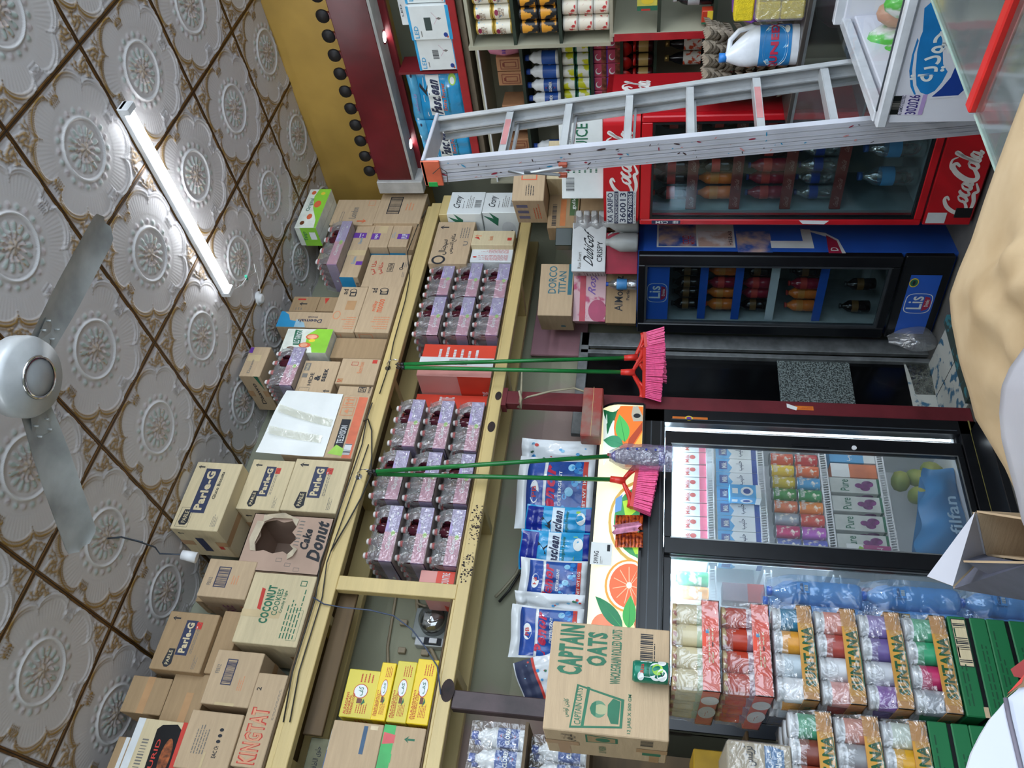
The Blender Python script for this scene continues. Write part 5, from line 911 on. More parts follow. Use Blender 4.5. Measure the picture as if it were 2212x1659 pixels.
# ================================================================ shrink-wrapped drink packs
CPK = M('pink_tray', '#d58fa6', .5, ns=5, na=.08); CPP = M('purple_tray', '#8f7aa6', .5, ns=5, na=.1); CPS = M('grey_tray_side', '#a79a94', .6); PBD = M('purple_drink', '#2a0f1c', .12, ns=6, na=.3, col2='#4a1622'); CAPR = M('red_white_cap', '#d04a44', .35); CAPW = M('cap_white', '#e9e6e4', .4)
WRAP = film('shrink_wrap', '#dcdfe2', .60, .42, .16, .9, 26)
def pack_proto():
    W_, D_, H_ = .31, .36, .200; nx, ny = 4, 5
    t = empty('drink_pack', (0, 0, 0)); b = MB(); e = .003; th = .105
    b.box(-W_/2, W_/2, -D_/2, D_/2, 0, .006, CPS); b.box(-W_/2, W_/2, -D_/2, -D_/2+e, 0, .085, CPK); b.box(-W_/2, W_/2, D_/2-e, D_/2, 0, .085, CPK); b.box(-W_/2, -W_/2+e, -D_/2, D_/2, 0, .085, CPP); b.box(W_/2-e, W_/2, -D_/2, D_/2, 0, .085, CPP)
    fr = FR((-W_/2, -D_/2, 0), (1, 0, 0), (0, 0, 1), W_, .085); b.rect(fr, .52, 0, 1, 1, M('lilac_print', '#a99ac6', .5)); b.text(fr, 'Capita', .18, .30, .48, .72, WHT, 0, .2); b.ell(fr, .50, .35, .05, .16, LIM); b.lines(fr, .6, .55, .95, .8, WHT, 2); b.ell(fr, .86, .3, .02, .08, WHT)
    fl = FR((-W_/2, D_/2, 0), (0, -1, 0), (0, 0, 1), D_, .085); b.ell(fl, .4, .5, .03, .12, WHT); b.lines(fl, .3, .2, .6, .35, RED, 1)
    b.build('tray', t)
    bt = MB(); r = .033; bt.lathe([(r*.9, 0), (r, .006), (r, .105), (r*.85, .125), (r*.42, .155), (r*.40, .163), (r*.52, .163), (r*.52, .180), (r*.46, .182), (r*.46, .194), (r*.3, .197)], PBD, 12, None, mats=[PBD]*5 + [CAPR]*2 + [CAPW]*3); o0 = None
    for i in range(nx):
        for j in range(ny):
            if not (j == 0 or i == 0 or j == ny-1 or i == nx-1): continue
            p = (-W_/2 + .039 + i*(W_-.078)/(nx-1), -D_/2 + .039 + j*(D_-.078)/(ny-1), .006)
            if o0 is None: o0 = bt.build('bottle', t, p)
            else: c = o0.copy(); COL.objects.link(c); c.location = p; c.parent = t
    xs = [-W_/2 + .039 + i*(W_-.078)/(nx-1) for i in range(nx)]; ys = [-D_/2 + .039 + j*(D_-.078)/(ny-1) for j in range(ny)]
    def dome(x, y): return max(math.exp(-(((x-a)**2 + (y-c)**2)/.00042)) for a in xs for c in ys)
    wb = MB(); q = .004
    wb.grid(lambda u, v: ((u-.5)*W_, (v-.5)*D_, .168 + .036*dome((u-.5)*W_, (v-.5)*D_)), 34, 40, WRAP)
    def sidef(L_, u, v, inn, arr, hw):
        z = .002 + .168*v; k = max(0, (v-.60)/.40); x = (u-.5)*L_; near = max(math.exp(-((x-a)**2)/.0003) for a in arr); return x, hw + q - inn*k**1.3*(1-.62*near) , z
    def front(u, v): x, y, z = sidef(W_, u, v, .030, xs, D_/2); return (x*(1-.05*max(0, v-.6)), -y, z)
    def left(u, v): x, y, z = sidef(D_, u, v, .030, ys, W_/2); return (-y, -x, z)
    def right(u, v): x, y, z = sidef(D_, u, v, .030, ys, W_/2); return (y, x, z)
    def back(u, v): x, y, z = sidef(W_, u, v, .030, xs, D_/2); return (-x, y, z)
    hol = lambda u, v: ((u-.62)/.16)**2 + ((v-.62)/.24)**2 < 1
    wb.grid(front, 36, 16, WRAP, skip=hol); wb.grid(left, 36, 14, WRAP, skip=lambda u, v: False); wb.grid(right, 20, 8, WRAP); wb.grid(back, 20, 8, WRAP)
    wb.build('shrink_wrap', t); return t
pk = pack_proto(); PKU = [False]
def pack(x, y, z, label, rz=0.0, sc=(1, 1, 1), tip=0.0):
    if not PKU[0]: PKU[0] = True; o = pk; o.location = (x, y, z); o.rotation_euler = (tip, 0, rz); o.scale = sc
    else: o = dup(pk, (x, y, z), rz, sc=sc); o.rotation_euler = (tip, 0, rz)
    return tag(o, label, 'drink pack', 'shrink-wrapped purple drink packs on the loft')
lv = ('bottom', 'middle', 'top')
for k in range(3):
    z = MZ + .003 + .204*k - (.006 if k == 2 else 0)*0
    pack(3.035, 2.16, MZ + .002 + .206*k*.88, 'shrink-wrapped purple drink pack, %s of the three farthest right on the middle tier' % lv[k], sc=(.95, 1, .86), rz=.03*(k-1))
    pack(2.715, 2.15, MZ + .002 + .206*k*.88, 'shrink-wrapped purple drink pack, %s of the stack left of the three farthest right ones' % lv[k], sc=(1.0, 1, .86), rz=-.02*(k-1))
    pack(1.915, 2.15, MZ + .002 + .206*k*.83, 'shrink-wrapped purple drink pack, %s of the three beside the tall red box' % lv[k], sc=(1.02, 1, .82), rz=.02*(k-1))
    pack(1.585, 2.16, MZ + .002 + .206*k*.88, 'shrink-wrapped purple drink pack, %s of the stack right behind the left pair of brooms' % lv[k], sc=(.98, 1, .86), rz=.02)
    pack(1.265 + .0*k, 2.17, MZ + .002 + .206*k*.80 + (.0), 'shrink-wrapped purple drink pack, %s of the leftmost stack next to the wooden stud' % lv[k], sc=(.98, .96, .80), rz=-.03)
pack(3.29, 2.03, 3.639, 'shrink-wrapped drink pack lying on the purple-taped cartons at the right of the upper tier', rz=0, sc=(1.35, .7, .80))
pack(2.26, 2.04, 3.659, 'single shrink-wrapped drink pack on the ampersand carton near the ceiling', rz=.03, sc=(.95, .55, .9))
# ================================================================ middle tier boxes
Q2 = 'boxes on the middle tier of the loft'
RB = M('countre_red', '#d8452f', .45, ns=3, na=.05); RP = M('countre_pink', '#dd9a92', .45, ns=3, na=.05)
C_('tea_box', 'tall red and pink tea box between the bottle stacks', ((903, 820), (905, 772), (1060, 822), (1062, 772)), 1.99, .34, RP, [('r', .55, 0, 1, 1, WHB), ('b', .6, .35, .9, .6), ('l', .05, .1, .45, .9, RP, 3)], [('r', 0, 0, 1, .45, RB), ('t', 'COUNTRE', .15, .30, .85, .42, RP), ('o', .1, .22, .9, .48, .01, RP), ('t', 'Strong', .15, .08, .6, .18, WHB)], z0=MZ, z1=2.955, x0=2.265, x1=2.405, tape=None, group=Q2)
C_('red_box', 'orange-red box with faint white print behind the broom sticks, right of the tall red box', ((903, 772), (905, 768), (1060, 772), (1062, 768)), 2.02, .3, RB, [('l', .1, .2, .9, .8, WHB, 6)], z0=MZ, z1=2.96, x0=2.41, x1=2.53, tape=None, group=Q2)
C_('red_box', 'pink and red box standing left of the tall red box, behind the bottle packs', ((868, 905), (870, 862), (1050, 905), (1055, 862)), 2.16, .16, RP, [('r', .35, 0, 1, 1, RB), ('t', 'COUNTRE', .4, .5, .9, .7, WHB)], z0=MZ, z1=2.98, x0=2.10, x1=2.255, tape=None, group=Q2)
C_('red_box', 'leaning pink and red tea box between the leftmost pack stack and the stud', ((905, 1195), (912, 1160), (1000, 1195), (1005, 1150)), 2.05, .3, RP, [('r', .0, 0, 1, .55, RB), ('t', 'COUNTRE', .1, .2, .9, .4, WHB)], [('r', 0, 0, 1, .5, RB), ('e', .4, .35, .2, .2, RP)], z0=MZ, z1=2.70, x0=1.015, x1=1.10, tape=None, group=Q2)
cr = [('t', 'Crony', .20, .60, .86, .86, INK, 0, .2), ('l', .24, .54, .7, .58, INK, 1), ('l', .25, .28, .85, .48, GREY, 4), ('b', .28, .06, .62, .24)]
crl = [('p', [(.55, .6), (.9, .98), (.8, .7), (1, .8), (.8, .55)], GRN), ('e', .45, .3, .25, .2, WHB), ('s', [(.1, .6), (.3, .35), (.4, .2)], .05, INK)]
C_('white_box', 'white palm-leaf box, upper of the two at the right end of the middle tier', ((965, 462), (973, 414), (1040, 462), (1049, 415)), 1.90, .26, WHT, cr, crl, z0=2.758, z1=2.995, tape=None, group=Q2)
C_('white_box', 'white palm-leaf box, lower of the two at the right end of the middle tier', ((1042, 460), (1050, 414), (1118, 458), (1128, 417)), 1.90, .26, WHT, cr, crl, z0=MZ, z1=2.755, tape=None, group=Q2)
C_('carton', 'beige carton with red tape marks below the white palm-leaf boxes', ((1017, 528), (1019, 483), (1110, 530), (1118, 483)), 1.93, .16, CARD3, [('a', .62, .86, .16, PAPR), ('p', [(.35, .8), (.55, .85), (.5, .95)], RED), ('t', 'Bazooka', .3, .5, .6, .6, PAPR), ('r', .3, .05, .5, .15, RED)], z0=MZ, z1=2.79, tape=None, group=Q2, x1=3.44)
C_('toothpaste_carton', 'cardboard carton with black Arabic lettering standing left of the white palm-leaf boxes', ((940, 568), (948, 468), (1010, 565), (1013, 469)), 1.96, .20, CARD, [('t', arab('سيجنال'), .20, .58, .56, .80, INK), ('t', arab('مكافح التسوس'), .22, .40, .70, .56, INK), ('a', .86, .80, .24, INK), ('e', .08, .75, .1, .18, INK), ('e', .08, .75, .07, .12, CARD), ('t', 'U', .42, .08, .52, .2, GREY), ('l', .6, .08, .95, .34, GREY, 4)], z0=2.80, z1=3.055, x0=3.16, x1=3.56, tape=None, group=Q2)
C_('white_box', 'white box with lines of red print below the Arabic carton on the middle tier', ((1026, 560), (1028, 529), (1105, 560), (1108, 529)), 1.97, .14, WHB, [('l', .08, .1, .45, .85, RED, 8, dict(vert=True)), ('l', .55, .1, .95, .85, RED, 8, dict(vert=True)), ('e', .3, .9, .05, .05, RED)], z0=MZ, z1=2.785, x0=3.19, x1=3.33, tape=None, group=Q2)
# yellow tea boxes
TY = M('tea_yellow', '#e8c818', .4, ns=3, na=.06); TY2 = M('tea_yellow_pale', '#d2c23c', .4, ns=3, na=.06)
def teaF(): return [('e', .55, .50, .15, .22, RED), ('e', .55, .50, .135, .2, WHT), ('t', arab('كف'), .46, .42, .64, .58, GRN), ('l', .74, .15, .95, .6, RED, 4), ('t', 'ALRAGAWI', .06, .82, .5, .90, RED, 0), ('t', 'GENERAL', .06, .73, .46, .80, RED), ('t', 'TRADING CORP', .06, .64, .5, .71, RED), ('l', .1, .2, .36, .55, RED, 5), ('r', .3, .4, .40, .56, M('brown_print', '#6b3a2a', .5)), ('p', [(.26, .42), (.33, .30), (.40, .36)], GRN)]
for k, (pl_, yf, z0, z1, x0, x1, w1, m) in enumerate((((1,), 2.02, 2.775, 2.925, .375, .585, 'topmost, behind the plain brown box', TY2), ((1,), 1.995, 2.705, 2.772, .37, .62, 'second from the top of its pile', TY), ((1,), 2.00, 2.612, 2.702, .37, .635, 'third from the top, its Arabic badge in front', TY2), ((1,), 1.992, MZ, 2.609, .37, .65, 'lowest of the pile, resting on the deck', TY))):
    box_thing('tea_box', 'yellow tea box with round white badge, %s' % w1, 'box', ((x0+x1)/2, yf + .15, z0), x1-x0, .30, z1-z0, m, teaF(), teaF(), 0, 'yellow tea boxes on the middle tier', None, False)
C_('carton', 'brown carton with a blue bar at the left end of the middle tier', ((725, 1659), (733, 1557), (820, 1659), (830, 1572)), 1.985, .3, CARD, [('r', .50, .30, .95, .38, M('blue_bar', '#3c5c7a', .6)), ('r', .9, .1, .97, .25, TAPEC)], z0=2.70, z1=2.925, x0=.10, x1=.352, group=Q2)
CPG = M('cup_green', '#3fae5c', .5)
C_('cup_carton', 'carton printed with red and green paper cups and a palm tree', ((830, 1659), (835, 1565), (920, 1659), (928, 1578)), 1.985, .3, CARD, [('r', 0, .72, 1, 1, CPG)] + [('p', [(a, .70), (a+.13, .70), (a+.16, .98), (a-.03, .98)], c) for a, c in ((.72, M('cup_red', '#d2585a', .5)), (.42, CPG), (.12, M('cup_red', '', .5)))] + [('a', .80, .35, .25, GRN), ('s', [(.22, .05), (.24, .25), (.22, .35)], .03, GRN)] + [('s', [(.22, .35), (.22 + .12*math.cos(a), .35 + .14*math.sin(a))], .03, GRN) for a in (0, .6, 1.2, 1.9, 2.5, 3.1)] + [('o', .0, .5, .1, .75, .03, RED)], z0=MZ, z1=2.697, x0=.10, x1=.355, group=Q2)
C_('folder_box', 'thin blue and white folder leaning behind the brown carton on the middle tier', ((700, 1640), (705, 1600), (800, 1640), (800, 1600)), 2.05, .2, WHB, [('r', 0, 0, .5, 1, M('folder_blue', '#2f5f9a', .4))], z0=2.927, z1=2.95, x0=.15, x1=.33, tape=None, group=Q2, seam=False)
C_('carton', 'dim grey-green carton with black Arabic handwriting deep in the middle tier', ((690, 1659), (700, 1605), (725, 1659), (730, 1605)), 2.12, .2, M('card_greygreen', '#6d6c55', .8), [('t', arab('حلوى الاطفال'), .2, .4, .8, .7, INK)], z0=2.952, z1=3.06, x0=.12, x1=.30, tape=None, group=Q2)
# ================================================================ shelving on the right wall
PB = M('painted_shelf_pale', '#a9a690', .5, ns=4, na=.08); PG = M('dark_green_edge', '#2c3a2e', .5, na=.15); MRB = M('maroon_board', '#7b1f28', .35, ns=4, na=.12)
def box_obj(name, bx, mat, parent, loc, c=.0):
    b = MB()
    for q in (bx if isinstance(bx[0], (list, tuple)) else [bx]): b.box(q[0]-loc[0], q[1]-loc[0], q[2]-loc[1], q[3]-loc[1], q[4]-loc[2], q[5]-loc[2], mat, c)
    return b.build(name, parent)
# decorative fascia with round knobs, soffit with two downlights
fl = (3.9, 1.0, 3.2); fa = empty('decorative_fascia', fl, 0, 'glossy maroon fascia with a row of dark round knobs above the right wall shelves', 'fascia')
box_obj('front_board', (3.80, 3.83, -.6, 1.80, 3.262, 3.500), MARDK, fa, fl, .004); box_obj('end_panel', [(3.78, 4.05, 1.80, 1.90, 3.19, 3.51)], M('end_panel_grey', '#b5b4b0', .5), fa, fl, .004)
box_obj('soffit', (3.80, 4.04, -.6, 1.80, 3.245, 3.262), M('soffit_grey', '#a6a6a2', .5), fa, fl); box_obj('lower_trim', (3.93, 3.96, -.6, 1.80, 3.205, 3.245), MRB, fa, fl)
KN = M('dark_knob', '#0c0607', .6, na=.2)
for k in range(19):
    y = 1.725 - .1205*k; b = MB(); b.box(-.012, .012, -.018, .018, 0, .03, MARDK); b.lathe([(.0, -.018), (.034, -.014), (.042, 0), (.034, .014), (0, .018)], KN, 16, Matrix.Translation((-.01, 0, .048)) @ Matrix.Rotation(math.pi/2, 4, 'Y')); b.build('knob', fa, (3.815-fl[0], y-fl[1], 3.498-fl[2]))
b = MB(); b.box(-.001, 0, -.002, .002, 0, .3, INK); 
for y in (.83, 1.58, .08):
    t = empty('recessed_downlight', (3.90, y, 3.245), 0, 'small round recessed downlight in the grey soffit, %s' % {.83: 'the nearer one', 1.58: 'the one near the corner', .08: 'beyond the picture edge'}[y], 'downlight')
    b = MB(); b.lathe([(.032, -.002), (.040, -.003), (.042, 0)], CHR, 20, caps=False); b.build('ring', t); b = MB(); b.lathe([(.0, -.0015), (.032, -.00151)], emis('downlight_glow', '#ffffff', 3.0), 20); b.build('lens', t)
# top recess with scale boxes and detergent bags
ll = (3.95, 1.0, 2.8); ls = empty('wall_shelf', ll, 0, 'red-edged wall shelf directly under the maroon fascia holding scale boxes and blue bags', 'shelf')
box_obj('shelf_board', (3.86, 4.05, -.6, 1.80, 2.795, 2.812), PB, ls, ll); box_obj('front_edge', (3.845, 3.86, -.6, 1.80, 2.77, 2.822), M('red_edge', '#a8262c', .35), ls, ll, .003); box_obj('divider', (3.87, 4.05, 1.045, 1.060, 2.812, 3.2), MRB, ls, ll)
box_obj('under_panel', (3.87, 4.05, -.6, 1.80, 2.735, 2.77), M('brown_panel', '#6d6150', .6), ls, ll)
LEDB = M('scale_box_blue', '#35a7dc', .4)
def wbox(name, label, cat, px, xf, depth, mat, F, group=None, z0=None, z1=None, y0=None, y1=None, L=()):
    """box on the right wall, its printed face looking towards -X; px = TL, BR pixels"""
    a = at(*px[0], 'X', xf); c = at(*px[1], 'X', xf); ya = a.y if y1 is None else y1; yb = c.y if y0 is None else y0; za = c.z if z0 is None else z0; zb = a.z if z1 is None else z1
    return box_thing(name, label, cat, Vector((xf + depth/2, (ya+yb)/2, za)), ya-yb, depth, zb-za, mat, F, L, -math.pi/2, group, None, False)
ledF = [('r', 0, .94, 1, 1, LEDB), ('r', 0, 0, 1, .08, LEDB), ('t', 'LED', .06, .80, .42, .90, LEDB), ('l', .1, .70, .3, .76, GREY, 1), ('e', .14, .16, .07, .05, LBD), ('e', .08, .12, .035, .025, ORG), ('p', [(.62, .2), (.66, .26), (.62, .34), (.58, .26)], GREY), ('s', [(.45, .4), (.62, .30), (.8, .42)], .008, M('pale_pink', '#d9a8b8', .5))]
wbox('scale_box', 'white and blue LED kitchen scale box, farthest of three, next to the blue bags', 'box', ((898, 152), (993, 108)), 3.87, .15, WHT, ledF + [('b', .36, .45, .66, .6, INK)], 'LED scale boxes', z0=2.813, z1=3.06, y0=.835, y1=1.035)
wbox('scale_box', 'white and blue LED kitchen scale box, middle one, showing a grey display', 'box', ((887, 100), (975, 40)), 3.845, .17, WHT, ledF + [('r', .28, .46, .66, .62, M('display_grey', '#3b4a48', .4))], 'LED scale boxes', z0=2.813, z1=3.06, y0=.625, y1=.828, L=[('r', 0, .94, 1, 1, LEDB), ('t', 'Only', .2, .8, .5, .9, M('pale_violet', '#9a94c8', .5))])
wbox('scale_box', 'white and blue LED kitchen scale box, nearest one at the picture edge', 'box', ((887, 35), (975, 0)), 3.865, .16, WHT, ledF + [('b', .2, .45, .66, .62, GREY)], 'LED scale boxes', z0=2.813, z1=3.06, y0=.41, y1=.62)
wbox('scale_box_small', 'plain greyish white LED box standing behind the blue-edged scale boxes', 'box', ((855, 90), (900, 30)), 3.97, .07, WHB, [('t', 'LED', .3, .75, .7, .88, INK), ('e', .3, .1, .1, .03, GREY)], z0=3.062, z1=3.14, y0=.62, y1=.80)
# soft pouch with printed face
FB = M('fasclean_blue', '#2a9ad0', .22, ns=4, na=.12, bump=.35, bs=22, coat=.3); PW = M('pouch_white', '#d4dadd', .25, ns=4, na=.04, bump=.3, bs=20, coat=.3); PBL = M('pouch_blue', '#2358a8', .25, ns=9, col2='#173a80', coat=.3, bump=.3, bs=20); DBL = M('dark_blue_pouch', '#1a2c8c', .25, coat=.3, bump=.3, bs=20)
def pouch(name, label, cat, loc, rz, w_, h, t_, mat, prints, group=None, lean=0.0, gus=0.2, seed=1, handle=False):
    b = MB(); sg = lambda x: math.copysign(1, x)
    def sh(u, v, s):
        e = (1 - abs(2*u-1)**3.0) * (math.sin(math.pi*min(1, v*1.15 + gus*(1-v)) if v < .85 else math.pi*.5*max(0, (1-v)/.15))**.6 if 0 < v < 1 else (gus if v <= 0 else 0))
        wv = .006*math.sin(7*u*math.pi + seed) * math.sin(5*v + seed*2) + .006*math.sin(13*v + 3*u + seed)
        x = (u-.5)*w_*(1 - .06*math.sin(math.pi*v)) ; y = s*(t_/2*e) + wv*(.4+.6*e) + lean*v*h; return x, y, h*v + .004*math.sin(6*u+seed)*v
    nu, nv = 22, 26; b.grid(lambda u, v: sh(u, v, -1), nu, nv, mat); b.grid(lambda u, v: sh(1-u, v, 1), nu, nv, mat)
    class WF:      # frame that follows the bulging front
        def __init__(s): s.w = w_; s.h = h
        def p(s, u, v, off=0.0): x, y, z = sh(min(max(u, 0), 1), min(max(v, 0), 1), -1); return Vector((x, y - off*2 - .0012, z))
    f = WF(); b.draw2 = None
    for q in prints:      # subdivide rectangles so that they follow the surface
        if q[0] == 'R':
            _, u0, v0, u1, v1, m = q; o = b.off(); b.grid(lambda a, c: f.p(u0+(u1-u0)*a, v0+(v1-v0)*c, o), max(2, int((u1-u0)*22)), max(2, int((v1-v0)*26)), m)
        else: b.draw(f, [q])
    o = b.build(name, None, loc, rz); tag(o, label, cat, group); return o
fas = [('R', .0, .82, 1, .97, M('fas_pale_edge', '#5fb4dc', .25)), ('R', .12, .40, .95, .64, WHT), ('t', '*Fasclean', .14, .42, .93, .62, NAVY, 0, .12), ('t', 'Extra Power', .25, .32, .8, .39, ORG), ('t', 'Detergent Powder', .22, .25, .75, .30, GRN), ('p', [(.55, .66), (.7, .80), (.78, .78), (.66, .68), (.78, .62)], INK), ('t', arab('فاسكلين'), .2, .84, .6, .93, M('pale_violet', '', .5)), ('e', .86, .16, .10, .07, LIM), ('e', .84, .16, .06, .04, WHT), ('e', .1, .07, .04, .03, NAVY), ('e', .92, .90, .03, .02, NAVY), ('s', [(.1, .7), (.5, .74), (.9, .69)], .012, WHT)]
pouch('detergent_bag', 'bright blue detergent bag on the red-edged shelf, nearer to the scale boxes', 'detergent bag', (3.915, 1.235, 2.823), -math.pi/2 + .04, .35, .35, .08, FB, fas, 'blue detergent bags on the red-edged shelf', seed=1)
pouch('detergent_bag', 'bright blue detergent bag on the red-edged shelf, partly hidden by the ladder top', 'detergent bag', (3.90, 1.555, 2.823), -math.pi/2 - .03, .33, .34, .08, FB, fas, 'blue detergent bags on the red-edged shelf', seed=2)
# unit A: nearer shelving, protruding further
ua = (3.8, .2, 1.3); A = empty('wall_shelf_unit', ua, 0, 'pale shelf unit nearest the picture edge stacked with tins, its lower side edge red', 'shelf')
AX, AZ = 3.60, (2.66, 2.415, 2.165, 1.895, 1.648, 1.365)
box_obj('side_panel', (AX, 4.05, .745, .765, 1.89, 2.67), PB, A, ua); box_obj('side_panel', (AX, 4.05, .70, .715, 1.35, 1.89), PB, A, ua); box_obj('red_edge', (AX-.012, AX+.0, .70, .735, 1.36, 1.87), M('red_edge', '', .35), A, ua)
box_obj('back_panel', (4.03, 4.05, -.6, .745, 1.36, 2.67), PB, A, ua)
for i, z in enumerate(AZ): box_obj('shelf_board', (AX+.005, 4.03, -.6, .745 if i < 4 else .70, z-.018, z), PB if i in (0, 3) else PG, A, ua)
ROWS = {0: 'upper', 1: 'lower', 2: 'bottom'}
ct = [(M('oat_tin_gold', '#c9a855', .25, metal=.3), M('oat_tin_label', '#e8e2cf', .35, ns=40, col2='#7fb8d8', thr=(.34, .40)), .041, .100), (M('black_tin', '#191a1c', .3), M('black_tin_label', '#d9962c', .35, ns=22, col2='#191a1c', thr=(.44, .5)), .036, .104), (M('cereal_tin', '#d8d4c8', .3), M('cereal_tin_label', '#e6dcc8', .35, ns=26, col2='#c23a3a', thr=(.38, .43)), .044, .082)]
RIM = M('can_rim', '#c3c8cc', .25, metal=.9)
for i, (bm, lm, r, h) in enumerate(ct):
    nm = ('gold-rimmed white oats tin', 'black tin with orange fruit print', 'white and red muesli tin')[i]; lay = (2, 2, 3)[i]; sh_ = ('top', 'second', 'third')[i]
    b = can_mb(r, h, bm, lm, bm if i else M('yellow_rim', '#c9a83c', .25, metal=.3), 16); T = FR((-r-.001, r*.75, h*.3), (0, -1, 0), (0, 0, 1), r*1.5, h*.5)
    if i == 0: b.text(T, 'WHITE', .1, .45, .9, .75, M('oat_brown', '#7a4a1c', .5)); b.text(T, 'OATS', .2, .12, .8, .4, M('oat_brown', '', .5)); b.ell(T, .5, .95, .25, .2, M('maroon_oval', '#8c2448', .4))
    pr = b.build('tin', None); tag(pr, None, 'can'); first = True; z0 = AZ[i+1] if i < 2 else AZ[3]
    for lvl in range(lay):
        for k in range(6):
            y = .70 - r - (2*r+.003)*k - (0 if i != 0 else .0); z = z0 + .001 + lvl*(h+.001); col = ('nearest the side panel', 'second from side panel', 'third from side panel', 'fourth from side panel', 'fifth from side panel', 'sixth from side panel')[k]
            lab = '%s, %s shelf, layer %d, %s' % (nm, sh_, lvl+1, col); loc = (AX + .015 + r, y, z)
            if first: o = pr; o.location = loc; first = False
            else: o = dup(pr, loc, 0, ch=[])
            o.rotation_euler = (0, 0, .15*((k*3+lvl*5) % 4 - 1.5)); tag(o, lab, 'can', '%ss on the right wall' % nm)
for k, y in enumerate((.55, .36)):
    wbox('pineapple_packet', 'small yellow pineapple packet on the nearly empty fourth shelf, %s' % ('left one' if k == 0 else 'at the picture edge'), 'packet', ((1380, 75), (1418, 45)), AX + .02, .04, M('packet_yellow', '#d8d05a', .4), [('r', 0, 0, .3, 1, GRN), ('r', 0, .35, .12, .8, RED), ('e', .6, .5, .2, .3, YEL)], z0=AZ[4]+.001, z1=AZ[4]+.105, y0=y-.045, y1=y+.04)
SOY = M('soy_black', '#15171a', .2)
b = MB(); b.lathe([(.030, 0), (.034, .01), (.034, .07), (.034, .13), (.024, .16), (.012, .175), (.012, .185), (.016, .185), (.016, .205)], SOY, 14, None, mats=[SOY, SOY, M('soy_label', '#a9adae', .5), SOY, SOY, SOY, WHB, WHB])
pr = b.build('sauce_bottle', None)
for k, y in enumerate((.575, .42, .345)):
    o = pr if k == 0 else dup(pr, (0, 0, 0), 0, ch=[]); o.location = (AX + .10, y, AZ[5] + .001); tag(o, 'black sauce bottle with grey label on the fifth shelf, %s' % ('next to the side panel', 'middle one', 'at the picture edge')[k], 'bottle', 'sauce bottles on the fifth shelf')
for k, (y, m, h) in enumerate(((.645, M('soup_packet', '#c8452c', .4), .055), (.49, M('yellow_tin_label', '#c9c832', .4), .10))):
    wbox('small_tin_box', ('small red and yellow packet beside the first sauce bottle', 'yellow and white squat packet between the sauce bottles')[k], 'packet', ((1380, 75), (1418, 45)), AX + .03, .05, m, [('r', .3, 0, 1, .5, YEL if k == 0 else WHT), ('r', 0, 0, .15, 1, GRN)], z0=AZ[5]+.001, z1=AZ[5]+.001+h, y0=y-.035, y1=y+.035)
# unit B: recessed shelving near the corner
ub = (3.95, 1.3, 1.3); Bu = empty('wall_shelf_unit', ub, 0, 'recessed shelf unit between the tin shelves and the corner, with bleach bottles and small tins', 'shelf')
BX, BZ = 3.86, (2.70, 2.44, 2.21, 2.026, 1.853, 1.661, 1.362); BY0, BY1 = .775, 1.86
box_obj('side_panel', (BX, 4.19, BY1, BY1+.02, 1.34, 2.73), PB, Bu, ub); box_obj('back_panel', (4.17, 4.19, BY0, BY1, 1.34, 2.73), PB, Bu, ub); box_obj('white_rail', (BX-.01, BX+.01, BY0, BY1, 2.675, 2.685), WHB, Bu, ub)
for i, z in enumerate(BZ): box_obj('shelf_board', (BX+.005, 4.17, BY0, BY1, z-.018, z), PB if i in (0, 6) else PG, Bu, ub)
KC = M('kettle_card', '#a97a55', .7); 
b = MB(); b.lathe([(.02, 0), (.07, .01), (.085, .09), (.07, .17), (.02, .20), (.005, .215)], M('pink_bag', '#d98aa4', .3, ns=6, na=.1, bump=.5, bs=20, coat=.3), 18); f_ = FR((-.088, .04, .06), (0, -1, 0), (0, 0, 1), .08, .05)
for k in range(5): b.rect(f_, .05+.19*k, .3, .16+.19*k, .7, PUR)
o = b.build('pink_bag', None, (BX + .09, .915, BZ[1] + .001)); o.scale = (.8, .95, 1.08); tag(o, 'pink plastic bag with small purple marks standing at the end of the kettle boxes', 'bag')
ket = [('o', .15, .1, .85, .85, .03, M('kettle_print', '#7a3a2c', .6)), ('o', .3, .2, .68, .7, .03, M('kettle_print', '', .6)), ('r', .35, .7, .6, .76, M('kettle_print', '', .6))]
for k, y in enumerate((1.03, 1.125, 1.35, 1.445, 1.60, 1.695)):
    box_thing('kettle_box', 'jug-print brown carton on the recessed top shelf, %s' % ('beside the pink bag', 'second from the pink bag', 'first of the pair in the middle', 'second of the pair in the middle', 'behind the ladder top', 'last by the corner')[k], 'box', Vector((BX + .115, y, BZ[1] + .001)), .090, .15, .150, KC, ket, (), -math.pi/2, 'jug cartons on the recessed top shelf', None, False)
CW = M('bleach_white', '#dfe3e4', .3); CBL = M('bleach_label', '#2a58a8', .35, ns=14, na=.15); CRD2 = M('bleach_red', '#b8323c', .4)
def bleach(r, h, printed=True):
    b = MB(); b.lathe([(r*.9, 0), (r, h*.03), (r, h*.10), (r, h*.50), (r, h*.56), (r*.80, h*.66), (r*.86, h*.74), (r*.42, h*.84), (r*.36, h*.88), (r*.45, h*.88), (r*.45, h)], CW, 16, None, mats=[CW, CW, CBL, CW, CW, CW, CW, CW, cap('#2c4fa3'), cap('#2c4fa3')])
    if printed:
        class CF:
            w = 2*r*1.2; h_ = h
            def __init__(s): s.w = r*2.2; s.h = h*.40
            def p(s, u, v, off=0.0): a = math.pi + (u-.5)*2.2; return Vector(((r+off*2+.0008)*math.cos(a), (r+off*2+.0008)*math.sin(a)*1.0, h*.10 + h*.40*v))
        f = CF(); f2 = f
        b.poly(f, [(.12, .5), (.5, .88), (.88, .5), (.5, .12)], CRD2); b.poly(f, [(.22, .5), (.5, .78), (.78, .5), (.5, .22)], NAVY); b.text(f, '*CLOREX', .14, .40, .88, .62, WHT)
    return b
